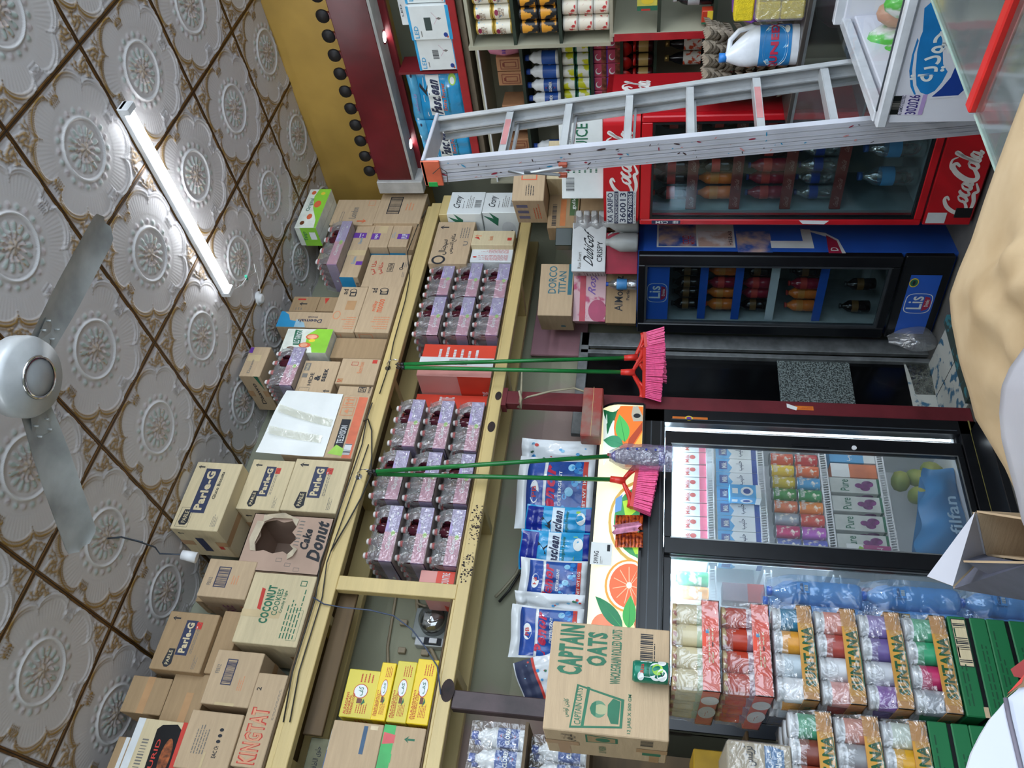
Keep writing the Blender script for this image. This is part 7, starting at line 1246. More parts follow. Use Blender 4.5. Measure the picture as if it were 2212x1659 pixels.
g = G([(625, 724), (520, 600)]); du, dv = g[1][0]-g[0][0], g[1][1]-g[0][1]; b.rect(f, g[0][0], g[0][1], g[1][0], g[1][1], M('sticker_pale', '#d8d3e2', .4)); b.text(f, 'EL GAMDO ELECTRIC', g[0][0]+.02*du, g[0][1]+.84*dv, g[1][0]-.02*du, g[1][1], NAVY); b.text(f, '302026', g[0][0]+.03*du, g[0][1]+.20*dv, g[1][0]-.02*du, g[0][1]+.70*dv, M('violet_digits', '#3a2f7c', .4)); b.rect(f, g[0][0], g[0][1]-.1*dv, g[1][0], g[0][1]+.1*dv, M('lilac', '#b79cd0', .4)); b.build('number_sticker', fz_)
GB = M('green_pouch', '#4fb83c', .3, ns=9, col2='#dfe5df', thr=(.40, .46), bump=.4, bs=20, coat=.3); GP = M('white_pouch_grey', '#cfcace', .3, bump=.4, bs=15, coat=.3)
for k, (x, y, s, m, lab) in enumerate(((1900, 85, 1.0, GB, 'green and white frozen food bag lying uppermost under the freezer glass'), (1903, 128, .9, GB, 'green frozen food bag under the glass, left of the uppermost one'), (1928, 172, .75, GP, 'pale round frozen bag in the near left corner of the freezer'), (1915, 28, .9, M('peach_pouch', '#c99a80', .35, bump=.4, bs=15), 'peach-coloured frozen bag beside the green ones'), (1932, 8, .9, GB, 'green frozen bag nearest the picture edge inside the freezer'))):
    b = MB(); b.lathe([(.01, 0), (.055, .01), (.07, .05), (.06, .09), (.03, .11), (.0, .115)], m, 18); p = at(x, y, 'Z', .80); p.z = .601; o = b.build('frozen_bag', None, p, k); o.scale = (s, s*.9, s*1.0 + 1.15); tag(o, lab, 'bag', 'bags in the freezer')
# ================================================================ glass showcase behind the freezer with jugs, eggs and sponges
sx0, sx1, sy0, sy1, sz = 2.93, 3.53, -.10, .82, 1.03
sc_ = empty('glass_showcase', (3.23, .35, 0), 0, 'dark glass showcase carrying egg trays and cleaning products', 'showcase')
def sb(n, bx, mat, c=.0): b = MB(); b.box(bx[0]-3.23, bx[1]-3.23, bx[2]-.35, bx[3]-.35, bx[4], bx[5], mat, c); return b.build(n, sc_)
sb('top', (sx0, sx1, sy0, sy1, sz-.02, sz), M('showcase_top', '#4a4440', .3), .003); sb('front_glass', (sx0+.01, sx0+.016, sy0, sy1, .3, sz-.02), film('showcase_glass', '#a8b8b4', .8, .7, .05, 0)); sb('back', (sx1-.02, sx1, sy0, sy1, 0, sz-.02), M('showcase_dark', '#2b2428', .6)); sb('base', (sx0, sx1, sy0, sy1, 0, .3), M('showcase_dark', '', .6)); sb('shelf', (sx0+.03, sx1-.02, sy0, sy1, .68, .69), ALU); sb('edge_trim', (sx0-.002, sx0+.012, sy0, sy1, sz-.03, sz-.018), ALU)
b = MB(); b.lathe([(.09, 0), (.10, .02), (.10, .2), (.06, .26), (.0, .27)], M('dark_purple_thing', '#4a2038', .5), 16); b.box(-.12, -.08, -.10, .06, 0, .12, CARD2); o = b.build('dark_container', None, (3.12, .33, .691)); tag(o, 'dark purple container with a torn brown label inside the showcase', 'container')
JW = M('jug_white', '#e4e8ee', .25); JB = M('jug_label_blue', '#2a86c8', .35, ns=6, na=.2)
def jug(name, loc, rz, body, capc, label, lab, s=1.0):
    t = empty(name, loc, rz, label, 'jug'); b = MB()
    b.grid(lambda u, v: ((lambda r: (r[0]*math.copysign(abs(math.cos(2*math.pi*u))**.8, math.cos(2*math.pi*u))*s + r[2]*s, r[1]*math.copysign(abs(math.sin(2*math.pi*u))**.8, math.sin(2*math.pi*u))*s, .285*v*s))((.078*(1 if v < .58 else max(.24, 1 - ((v-.58)/.42)**1.6*.8)), .055*(1 if v < .58 else max(.3, 1 - ((v-.58)/.42)**1.6*.7)), .0 if v < .58 else -.040*((v-.58)/.42)))), 28, 24, body); b.add([(.078*s*math.cos(k*.3142), .055*s*math.sin(k*.3142), 0) for k in range(20)], [tuple(range(20))[::-1]], body)
    b.build('body', t); b = MB(); b.tube([Vector(p)*s for p in ((-.02, 0, .272), (.025, 0, .268), (.060, 0, .235), (.074, 0, .185), (.07, 0, .15))], .011*s, body, 8); b.build('handle', t)
    b = MB(); b.cyl((-.042*s, 0, .278*s), (-.042*s, 0, .31*s), .019*s, cap(capc), 14); b.build('cap', t)
    if lab:
        b = MB(); se = lambda a, o: ((.0795+o)*math.copysign(abs(math.cos(a))**.8, math.cos(a))*s, (.0565+o)*math.copysign(abs(math.sin(a))**.8, math.sin(a))*s); b.grid(lambda u, v: (*se(math.pi*(1.02+.96*u), 0), (.03+.125*v)*s), 30, 2, JB)
        class LF:
            w = .16*s; h = .125*s
            def p(s_, u, v, off=0.0): return Vector((*se(math.pi*(1.02+.96*u), .001+off), (.03+.125*v)*s))
        f = LF(); b.ell(f, .5, .5, .42, .40, WHT); b.ell(f, .5, .5, .38, .34, M('label_light_blue', '#7fc0e8', .4)); b.text(f, '*QUNEEX', .04, .36, .96, .66, M('penor_red', '', .4)); b.rect(f, .0, .93, 1, .98, WHT); b.ell(f, .78, .15, .1, .08, WHT); b.build('label', t)
    return t
jug('bleach_jug', (3.01, .455, sz+.001), R_(-62), JW, '#2c7fd0', 'large white bleach jug with blue cap and blue label on the showcase', True, 1.08)
jug('fabric_jug', (3.24, .38, sz+.001), R_(110), M('jug_purple', '#8e57b8', .3), '#7a3fa8', 'purple jug standing behind the white bleach jug', False)
SPG = M('sponge_yellow', '#e2c81e', .8, ns=60, na=.1, bump=.5, bs=200); 
t = empty('sponge_pack', (3.0, .235, sz+.001), R_(-80), 'bright yellow sponges in clear plastic at the picture edge', 'sponge pack')
for i in range(2):
    for j in range(2): b = MB(); b.box(-.075+.076*i, -.001+.076*i, -.045, .045, .004+.098*j, .10+.098*j, SPG, .006); b.build('sponge', t)
b = MB(); b.box(-.082, .082, -.052, .052, 0, .205, film('shrink_wrap', ''), .012); b.build('plastic_wrap', t)
b = MB(); b.box(-.06, .06, -.045, .045, 0, .08, SPG, .006); o = b.build('sponge', None, (3.03, .27, sz+.21), R_(-80)); tag(o, 'yellow sponge block lying on the wrapped sponge pack', 'sponge')
# egg trays
EC = M('egg_tray_pulp', '#9c8f7d', .95, ns=30, na=.12, bump=.5, bs=60); EG = M('egg_brown', '#c98f66', .5, ns=5, na=.15)
def tray_mesh():
    b = MB(); n = 5; L_ = .30
    def hgt(x, y):      # cups down, posts up
        cx = (x/L_+.5)*n; cy_ = (y/L_+.5)*n; a = abs((cx % 1)-.5)*2; c = abs((cy_ % 1)-.5)*2; cup = (1-a**2)*(1-c**2); post = max(0, a+c-1.1)/.9; return .022 - .020*cup + .026*post**1.2
    b.grid(lambda u, v: ((u-.5)*L_, (v-.5)*L_, hgt((u-.5)*L_, (v-.5)*L_)), 40, 40, EC, smooth=False); b.grid(lambda u, v: ((.5-u)*L_, (v-.5)*L_, hgt((.5-u)*L_, (v-.5)*L_)-.002), 40, 40, EC, smooth=False)
    return b
tm = tray_mesh(); t0 = None; tx, ty = 3.24, .655; ERZ = R_(-68)
eb = MB(); eb.lathe([(.002, 0), (.013, .004), (.021, .018), (.021, .028), (.015, .045), (.002, .053)], EG, 12); egg0 = None
for k in range(5):
    z = sz + .001 + .050*k; o = tm.build('egg_tray', None, (tx, ty - .0, z), ERZ) if t0 is None else dup(t0, (tx + .004*(k % 2), ty, z), ERZ, ch=[])
    t0 = t0 or o; tag(o, 'grey pulp tray of brown eggs on the showcase, %s filled one' % ('lowest', 'second from below', 'middle', 'fourth', 'topmost')[k], 'egg tray', 'egg trays on the showcase')
    if k < 4:
        for i in range(5):
            for j in range(5):
                if not (i == 0 or j == 0): continue
                lx, ly = (i-2)*.06, (j-2)*.06; p = Vector((tx + lx*math.cos(ERZ) - ly*math.sin(ERZ), ty + lx*math.sin(ERZ) + ly*math.cos(ERZ), z + .006))
                e = eb.build('egg', None, p) if egg0 is None else dup(egg0, p, 0, ch=[]); egg0 = egg0 or e; tag(e, 'brown egg in the pulp trays stacked on the showcase', 'egg', 'eggs in the tray stack')
for k in range(7): o = dup(t0, (tx - .01*(k % 2), ty - .005*k, sz + .252 + .016*k), ERZ + .03*(k % 3 - 1), ch=[]); tag(o, 'empty egg tray nested on top of the filled trays, number %s from below' % ('one', 'two', 'three', 'four', 'five', 'six', 'seven')[k], 'egg tray', 'empty egg trays nested on the stack')
# ================================================================ glass counters in the foreground
GT = film('counter_glass', '#8c9c98', .55, .62, .06, .05, 3); RTR = M('red_counter_trim', '#cf2a26', .3); CBASE = M('counter_base', '#4a4e4f', .5); CGR = M('counter_inner_grey', '#7d8482', .6, ns=4, na=.3)
for nm, x0, x1, lab in (('glass_counter', .10, 1.305, 'glass-topped counter in the near foreground under the wrinkled sheet'), ('glass_counter', 1.345, 2.0, 'second glass-topped counter beyond the red trim, in front of the freezer')):
    cx, cy_ = (x0+x1)/2, -.78; t = empty(nm, (cx, cy_, 0), 0, lab, 'counter')
    def cb(n, bx, mat, c=0.0): b = MB(); b.box(bx[0]-cx, bx[1]-cx, bx[2]-cy_, bx[3]-cy_, bx[4], bx[5], mat, c); return b.build(n, t)
    cb('glass_top', (x0, x1, -1.25, -.33, .892, .900), GT); cb('base', (x0, x1, -1.25, -.34, 0, .45), CBASE); cb('inner_shelf', (x0+.02, x1-.02, -1.2, -.36, .70, .708), CGR); cb('front_glass', (x0, x1, -.338, -.333, .45, .892), film('showcase_glass', '')); cb('glass_edge', (x0, x1, -.332, -.327, .888, .902), M('glass_edge_green', '#a9c0b4', .2))
b = MB(); b.box(-.018, .018, -.46, .46, 0, .035, RTR, .004); b.build('trim_strip', None, (1.325, -.79, .88)); o = bpy.data.objects['trim_strip']; tag(o, 'glossy red trim strip between the two glass counters', 'trim strip')
b = MB(); b.box(-.01, .01, -.30, .30, 0, .012, M('lime_tube', '#b8cf3a', .4), .003); o = b.build('yellow_green_tube', None, (1.52, -.78, .709)); tag(o, 'thin yellow-green tube lying inside the second glass counter', 'tube')
# wrinkled beige sheet bulging over the counter, with a pale bag before it
SHT = M('beige_cloth', '#b7a07e', .85, ns=5, col2='#a58c68', thr=(.38, .62), bump=.3, bs=9); 
E_ = [at(2245, 150, 'Z', 1.03), at(2212, 195, 'Z', 1.04), at(2180, 280, 'Z', 1.05), at(2150, 360, 'Z', 1.06), at(2122, 440, 'Z', 1.07), at(2095, 520, 'Z', 1.08), at(2068, 585, 'Z', 1.09), at(2049, 640, 'Z', 1.09), at(2054, 700, 'Z', 1.09), at(2070, 780, 'Z', 1.08), at(2090, 845, 'Z', 1.07), at(2105, 905, 'Z', 1.06), at(2132, 950, 'Z', 1.05), at(2168, 1010, 'Z', 1.04), at(2190, 1060, 'Z', 1.03), at(2215, 1130, 'Z', 1.01), at(2250, 1200, 'Z', 1.0)]
def sheet(u, v):
    i = u*(len(E_)-1); k = min(int(i), len(E_)-2); t = i-k; p = E_[k].lerp(E_[k+1], t)
    if v < .22: q = v/.22; return Vector((p.x, p.y + .03*(1-q) - .0, .902 + (p.z-.902)*q**.6))
    q = (v-.22)/.78; c = Vector((p.x + (-.47-p.x)*.42, p.y + (-1.54-p.y)*.42, 1.0)); r = p.lerp(c, q); r.z = p.z - .03*q + .020*math.sin(math.pi*q) + (.012*math.sin(14*u + 6*q) + .009*math.sin(33*u - 9*q + 2*math.sin(9*q)) + .006*math.sin(57*u + 21*q) + .005*math.sin(23*q + 19*u)) * min(1, q*3) * (1-q*.5); return r
b = MB(); b.grid(sheet, 70, 40, SHT); o = b.build('wrinkled_sheet'); tag(o, 'wrinkled beige cloth-like sheet bulging up over the near glass counter', 'sheet')
PBG = M('pale_bag', '#b3b2b8', .4, ns=4, na=.06, bump=.4, bs=8)
E2 = [at(2225, 735, 'Z', 1.13), at(2205, 760, 'Z', 1.14), at(2180, 795, 'Z', 1.15), at(2163, 835, 'Z', 1.155), at(2158, 890, 'Z', 1.155), at(2163, 950, 'Z', 1.15), at(2180, 1015, 'Z', 1.14), at(2197, 1080, 'Z', 1.12), at(2208, 1130, 'Z', 1.10), at(2235, 1170, 'Z', 1.08)]
def bag2(u, v):
    i = u*(len(E2)-1); k = min(int(i), len(E2)-2); t = i-k; p = E2[k].lerp(E2[k+1], t)
    if v < .25: q = v/.25; return Vector((p.x, p.y + .02*(1-q), .99 + (p.z-.99)*q**.6))
    q = (v-.25)/.75; r = p.lerp(Vector((p.x + (-.47-p.x)*.35, p.y + (-1.54-p.y)*.35, 1.12)), q); r.z = p.z + .015*math.sin(math.pi*q) + .006*math.sin(17*u+5*q)*q; return r
b = MB(); b.grid(bag2, 40, 24, PBG); o = b.build('pale_bag'); tag(o, 'pale grey-white bag with a folded rim lying on the beige sheet', 'bag')
# ================================================================ piles of trays in the left foreground
PZ = .752; c1x0, c1x1, c2x0, c2x1, py = .272, .556, -.03, .250, .85
JARS = (('#2f7ca0', '#d8962c', '#aebdc6', '#e3e6ea'), ('#d98f80', '#a8453c', '#c9cdd2', '#d79a94'), ('#8f7fb8', '#6b5a96', '#b9bdc4', '#7f4fa0'), ('#5fae8a', '#2f9f6e', '#b3285c', '#9aa0a8'))
JWH = M('jar_white', '#d5dade', .3, na=.03); SUNC = M('sun_card', '#c08a4c', .7, ns=6, na=.06); 
SW = film('tray_wrap', '#e8ecee', .78, .6, .12, 1.0, 22)
JP = {}
def jarproto(c):
    if c in JP: return JP[c]
    lm = M('jarlab_' + c[1:], c, .35, ns=26, na=.12); b = MB(); b.lathe([(.030, 0), (.0345, .006), (.0345, .020), (.0345, .085), (.030, .092), (.034, .094), (.034, .108), (.0, .109)], JWH, 18, None, mats=[JWH, JWH, lm, JWH, JWH, JWH, JWH]); JP[c] = b; return b
def sun_tray(x0, x1, z, cols, label, h=.112):
    w_ = x1-x0-.004; d = .27; t = empty('jar_tray', ((x0+x1)/2, py + d/2, z), 0, label, 'jar tray', 'shrink-wrapped jar trays'); b = MB(); th = .044
    b.box(-w_/2, w_/2, -d/2, d/2, 0, .003, SUNC); b.box(-w_/2, w_/2, -d/2, -d/2+.003, 0, th, SUNC); b.box(-w_/2, w_/2, d/2-.003, d/2, 0, th, SUNC); b.box(-w_/2, -w_/2+.003, -d/2, d/2, 0, th, SUNC); b.box(w_/2-.003, w_/2, -d/2, d/2, 0, th, SUNC)
    f = FR((-w_/2, -d/2, 0), (1, 0, 0), (0, 0, 1), w_, th); b.rect(f, .08, .02, .80, .97, M('sun_card_orange', '#c9933a', .6)); b.text(f, '*SUNTANA', .14, .14, .76, .82, M('sun_green', '#14502a', .6)); b.stroke(f, [(.18, .06), (.45, .02), (.76, .10)], .06, GRN); f = FR((-w_/2, d/2, 0), (0, -1, 0), (0, 0, 1), d, th); b.text(f, 'SUNTANA', .15, .2, .8, .8, GRN); b.lines(faces_of(w_, d, th)['F'], .86, .1, .98, .4, GREY, 3); b.build('tray', t)
    xs = [-w_/2+.036+(w_-.072)*i/3 for i in range(4)]; ys = [-d/2+.04, -d/2+.115, -d/2+.19]; pr_ = {}
    for i, x in enumerate(xs):
        for j, y in enumerate(ys):
            c = cols[(3-i) if j == 0 else (i+j) % 4]
            if c not in pr_: pr_[c] = jarproto(c).build('jar', t, (x, y, .004), i+j)
            else: o = pr_[c].copy(); COL.objects.link(o); o.parent = t; o.location = (x, y, .004); o.rotation_euler = (0, 0, i*1.3+j)
    wb = MB(); q = .004
    def fr_(u, v): x = (u-.5)*w_; n = max(math.exp(-((x-a)**2)/.0005) for a in xs); k = max(0, (v-.42)/.58); return (x, -d/2 - q + .014*(1-n)*min(1, k*3) + .010*k**4, .002 + h*v)
    wb.grid(fr_, 34, 12, SW, skip=lambda u, v: ((u-.5)/.3)**2 + ((v-.42)/.22)**2 < 1); wb.grid(lambda u, v: (-w_/2 - q, d*(.5-u), .002+h*v), 12, 6, SW); wb.grid(lambda u, v: ((u-.5)*w_, (v-.5)*d, h+.002 - .004*math.sin(9*math.pi*u)**2), 20, 12, SW); wb.build('shrink_wrap', t); return t
posn = ('top one', 'second from the top', 'third from the top', 'lowest one, on the green cartons')
for k in range(4): sun_tray(c1x0, c1x1, 1.130 - .1245*k - .0, JARS[k], 'shrink-wrapped jar tray in the right foreground pile, %s' % posn[k], h=.110)
pos2 = ('top one', 'middle one', 'lowest one, on the green cartons')
for k, c in enumerate((('#4f9f7a', '#7a3a2c', '#9c4a35', '#c9cdd2'), ('#c9897a', '#8f9296', '#b0483c', '#d5d9dc'), ('#c9d5c9', '#d6a01c', '#9fa6aa', '#d5d9dc'))): sun_tray(c2x0, c2x1, 1.105 - .1225*k, c, 'shrink-wrapped jar tray in the left foreground pile, %s' % pos2[k], h=.110)
GC = M('green_carton', '#14693c', .5, ns=3, na=.08); GCD = M('green_carton_ink', '#0f4a2c', .6)
def green(x0, x1, z0, h, label, barc=False):
    w_, d = x1-x0, .27; b = MB(); b.box(-w_/2, w_/2, -d/2, d/2, 0, h*.42, GC, .003); b.box(-w_/2+.002, w_/2-.002, -d/2+.004, d/2-.004, h*.42, h*.52, BLK); b.box(-w_/2, w_/2, -d/2, d/2, h*.52, h, GC, .003)
    f = faces_of(w_, d, h)['F']; b.lines(f, .1, .72, .9, .92, GCD, 2); b.lines(f, .1, .1, .8, .3, GCD, 2); b.rect(f, .0, .44, .10, .56, CARD)
    if barc: b.bars(f, .48, .55, .97, .93, INK, True, 22, True, CARD3)
    o = b.build('green_carton', None, ((x0+x1)/2, py + d/2, z0)); tag(o, label, 'box', 'green cartons under the jar trays')
for k in range(7): h = .105; z = PZ - .002 - h*(k+1) - .001*k; green(c1x0, c1x1, max(z, .0), h, 'green carton in the right foreground pile, %s' % ('showing a barcode under the jar trays', 'second below the jar trays', 'third below the jar trays', 'fourth below the jar trays', 'fifth below the jar trays', 'sixth below the jar trays', 'on the floor')[k], k == 0)
for k in range(8): h = .104; z = .857 - h*(k+1) - .001*k; green(c2x0, c2x1, max(z, 0), h, 'green carton in the left foreground pile, %s' % ('showing a barcode under the jar trays', 'second below the jar trays', 'third below the jar trays', 'fourth below the jar trays', 'fifth below the jar trays', 'sixth below the jar trays', 'seventh below the jar trays', 'on the floor')[k])
# juice glass trays under the oats box
TRD = M('tray_coral', '#d9685a', .45, ns=4, na=.08); TRO = M('tray_orange', '#e0492c', .45)
def juice_tray(z, jm, label, lm):
    w_, d, h = .275, .34, .142; t = empty('juice_tray', (c1x0+.05 + w_/2 - .05 - .0, py + d/2, z), 0, label, 'juice tray', 'shrink-wrapped coral juice trays'); b = MB(); th = .052
    b.box(-w_/2, w_/2, -d/2, d/2, 0, .003, TRD); 
    for s in ((-w_/2, w_/2, -d/2, -d/2+.003), (-w_/2, w_/2, d/2-.003, d/2), (-w_/2, -w_/2+.003, -d/2, d/2), (w_/2-.003, w_/2, -d/2, d/2)): b.box(*s, 0, th, TRD)
    f = FR((-w_/2, -d/2, 0), (1, 0, 0), (0, 0, 1), w_, th); b.poly(f, [(.2, .1), (.8, .05), (.82, .8), (.5, 1), (.22, .85)], TRO); b.lines(f, .3, .3, .75, .7, CARD3, 2); b.rect(f, .62, .6, .66, .8, BLU); f = FR((-w_/2, d/2, 0), (0, -1, 0), (0, 0, 1), d, th); b.ell(f, .4, .5, .18, .5, WHB); b.ell(f, .75, .5, .12, .5, WHB); b.lines(f, .3, .4, .5, .6, RED, 2); b.build('tray', t)
    xs = [-w_/2+.038, -.0345+.0, .0345+.0, w_/2-.038]; ys = [-d/2+.04+.086*i for i in range(4)]; jb = MB(); jb.lathe([(.030, 0), (.0335, .005), (.0335, .050), (.033, .062), (.0335, .068), (.0335, .110), (.031, .120), (.033, .122), (.033, .134), (0, .135)], jm, 16, None, mats=[jm, lm, lm, jm, jm, jm, jm, M('lid_patterned', '#b8a06a', .4, ns=40, col2='#8c3a2c', thr=(.44, .5)), M('lid_patterned', '', .4)]); o0 = None
    for i, x in enumerate(xs):
        for j, y in enumerate(ys):
            if i and j: continue
            if o0 is None: o0 = jb.build('juice_jar', t, (x, y, .004))
            else: c = o0.copy(); COL.objects.link(c); c.parent = t; c.location = (x, y, .004)
    wb = MB(); 
    def fr_(u, v): x = (u-.5)*w_; n = max(math.exp(-((x-a)**2)/.0005) for a in xs); k = max(0, (v-.36)/.64); return (x, -d/2 - .004 + .012*(1-n)*min(1, k*3), .002 + .136*v)
    def lf(u, v): y = d*(.5-u); n = max(math.exp(-((y-a)**2)/.0005) for a in ys); k = max(0, (v-.36)/.64); return (-w_/2 - .004 + .012*(1-n)*min(1, k*3), y, .002 + .136*v)
    wb.grid(fr_, 32, 14, SW, skip=lambda u, v: ((u-.55)/.17)**2 + ((v-.55)/.25)**2 < 1); wb.grid(lf, 40, 10, SW); wb.grid(lambda u, v: ((u-.5)*w_, (v-.5)*d, .139), 10, 10, SW); wb.build('shrink_wrap', t)
juice_tray(1.400, M('pale_juice', '#d3c8a4', .25, na=.06), 'shrink-wrapped coral tray of pale juice jars right under the oats carton', M('label_pale_green', '#a9b89a', .4, ns=30, col2='#e0e2d8', thr=(.42, .5))); juice_tray(1.254, M('red_juice', '#b8402c', .25, na=.08), 'shrink-wrapped coral tray of red juice jars, second below the oats carton', M('label_plum', '#8a6a78', .4, ns=30, col2='#d9d2d4', thr=(.42, .5)))
# oats carton and the can standing before it
oc = carton('oats_carton', 'large cardboard carton with large green oats lettering on the coral juice trays', 'box', ((1180, 1577), (1187, 1345), (1425, 1598), (1428, 1355)), .925, .26, CARD, [
    ('t', '*CAPTAIN', .50, .72, .975, .93, GRN), ('t', '*OATS', .60, .52, .92, .69, GRN), ('t', 'WHOLEGRAIN ROLLED OATS', .45, .40, .96, .485, GRN), ('b', .66, .14, .95, .245), ('l', .66, .115, .95, .135, INK, 1), ('t', '12 JARS X 500 GM', .03, .295, .37, .33, GRN),
    ('p', [(.03, .79), (.42, .75), (.32, .36), (.07, .37)], GRN), ('p', [(.05, .775), (.40, .735), (.305, .385), (.085, .39)], CARD), ('p', [(.045, .70), (.405, .665), (.40, .64), (.048, .675)], GRN), ('t', 'CAPTAIN OATS', .065, .70, .385, .755, GRN),
    ('e', .215, .565, .075, .065, M('face_print_green', '#5f8a6c', .7)), ('e', .215, .545, .045, .055, M('face_print_pale', '#a9a882', .7)), ('p', [(.15, .585), (.28, .585), (.26, .62), (.215, .635), (.17, .62)], GRN), ('p', [(.10, .40), (.30, .39), (.32, .45), (.26, .49), (.17, .49), (.10, .46)], GRN), ('t', arab('كابتن اوتس'), .12, .80, .28, .85, GRN)],
    [('t', arab('كابتن اوتس'), .62, .74, .9, .86, INK), ('p', [(.62, .66), (.95, .66), (.88, .40), (.68, .40)], GRN), ('p', [(.65, .645), (.92, .645), (.86, .42), (.70, .42)], CARD2), ('e', .78, .52, .08, .06, GRN), ('r', 0, .80, .5, .90, TAPE), ('r', .0, .06, .5, .14, TAPE), ('b', .7, .12, .95, .22), ('r', .3, .05, .55, .2, GRN), ('t', '28 X 1 WHOLEGRAIN', .2, .5, .5, .56, GRN)], z0=1.543, tape=TAPE)
CT = M('can_teal', '#157a62', .3, metal=.2, ns=5, na=.08)
b = MB(); b.lathe([(.027, 0), (.0315, .006), (.0315, .10), (.027, .109), (.025, .108)], CT, 24, None, mats=[RIM, CT, CT, RIM])
class CFr:
    w = .088; h = .095
    def p(s, u, v, off=0.0): a = math.radians(-165 + 150*u); return Vector(((.0319+off)*math.cos(a), (.0319+off)*math.sin(a), .007 + .093*v))
f = CFr(); b.ell(f, .42, .36, .34, .22, WHT); b.ell(f, .5, .32, .2, .17, LIM); b.rect(f, .2, .5, .8, .85, WHT); b.text(f, 'Rita', .35, .74, .65, .86, RED); b.text(f, 'Soursop', .22, .54, .78, .70, GRN); b.ell(f, .3, .18, .22, .16, WHT); b.ell(f, .78, .18, .15, .13, WHT); b.ell(f, .3, .18, .03, .03, INK); b.ell(f, .38, .22, .02, .03, INK); b.ell(f, .22, .84, .16, .10, WHT)
o = b.build('drink_can', None, (.322, .884, 1.5445)); tag(o, 'green and white soursop drink can standing in front of the oats carton', 'can')
# treats box, yellow carton and bleach bottles at the left edge
o = carton('milk_box', 'plastic-wrapped grey cardboard box of pink flavoured milk on the left foreground pile', 'box', ((1574, 1659), (1577, 1567), (1690, 1659), (1690, 1595)), .86, .24, M('card_grey', '#a89c85', .8, ns=6, na=.06), [
    ('r', .18, .0, .66, .80, M('treats_pink', '#d25a86', .4)), ('r', .24, .50, .62, .78, M('peach_print', '#e8a888', .4)), ('p', [(.28, .54), (.58, .54), (.58, .76), (.36, .76), (.28, .68)], LBD), ('t', 'Almarai', .32, .58, .56, .66, WHT), ('e', .42, .30, .18, .20, WHT), ('t', 'Treats', .26, .26, .58, .38, INK), ('l', .3, .16, .54, .23, LB, 2), ('p', [(.70, .12), (.94, .12), (.97, .3), (.97, .42), (.74, .42), (.70, .34)], M('almarai_blue', '#3f6f9c', .5)), ('t', 'Almarai', .74, .16, .92, .26, WHT), ('t', arab('المراعي'), .74, .29, .92, .38, WHT), ('t', arab('تريتس'), .74, .55, .95, .75, INK)], z0=1.219, z1=1.388, x0=-.09, x1=.150, seam=False)
b = MB(); b.box(-.123, .123, -.124, .124, -.001, .172, SW, .008); b.build('plastic_wrap', o)
box_thing('yellow_carton', 'dim yellow carton standing on the shelf behind the juice trays at the left', 'box', Vector((.09, 1.38, 1.28)), .26, .2, .17, M('carton_dim_yellow', '#c9a020', .5), [('r', .55, .5, .7, .75, INK), ('r', .3, .7, .45, .85, INK), ('l', .1, .1, .9, .3, INK, 2)], (), 0, None, None, False)
for k in range(4):
    b = MB(); b.lathe([(.033, 0), (.034, .01), (.034, .115), (.03, .12)], M('blue_tin', '#2448a0', .3, ns=8, na=.2), 16); o = b.build('blue_tin', None, (-.02 + .075*k - .02, 1.33, 1.152)); tag(o, 'dark blue tin in the row below the yellow carton at the left edge', 'can', 'blue tins below the yellow carton')
box_thing('side_board', 'dark wooden side shelf behind the foreground piles at the left edge', 'shelf', Vector((.05, 1.40, 0)), .52, .30, 1.150, CREAMD, (), (), 0, None, None, False)
box_thing('side_board', 'thin dark board carrying the yellow carton above the blue tins', 'board', Vector((.05, 1.45, 1.269)), .5, .28, .010, CREAMD, (), (), 0, None, None, False)
# clorex bottle packs upper left
ck = empty('bleach_pack', (0, 0, 0)); pb = bleach(.037, .205); o0 = None
for i in range(3):
    for j in range(2):
        p = (-.080 + .080*i, -.04 + .08*j, .003)
        if o0 is None: o0 = pb.build('bottle', ck, p, math.pi/2)
        else: c = o0.copy(); COL.objects.link(c); c.parent = ck; c.location = p
b = MB(); b.grid(lambda u, v: ((u-.5)*.25, -.083 + .03*max(0, v-.55) - .004*math.cos(3*2*math.pi*u), .21*v), 30, 14, SW); b.grid(lambda u, v: (-.125 + .02*max(0, v-.6), .08 - .165*u, .21*v), 12, 8, SW); b.grid(lambda u, v: ((u-.5)*.23, (v-.5)*.13, .212), 10, 6, SW); b.box(-.124, .124, -.082, .082, 0, .002, WHB); b.build('shrink_wrap', ck)
cs = empty('side_shelf', (.17, 1.72, 0), 0, 'narrow wooden shelf carrying the bleach packs at the left edge', 'shelf')
for n, z in (('shelf_board', 2.045), ('shelf_board', 1.810)): b = MB(); b.box(-.20, .16, -.11, .20, z-.012, z, CREAMD); b.build(n, cs)
b = MB(); b.box(-.20, -.17, -.10, .20, 0, 2.045, CREAMD, .002); b.box(-.17, .16, .17, .20, 0, 2.033, CREAMD); b.build('frame', cs)
ck.location = (.20, 1.72, 2.046); tag(ck, 'shrink-wrapped pack of white bleach bottles with blue labels, upper row', 'bleach pack', 'bleach packs at the left edge')
o = dup(ck, (.17, 1.72, 1.811), .1); o['label'] = 'shrink-wrapped pack of white bleach bottles, lower row half behind the oats carton'
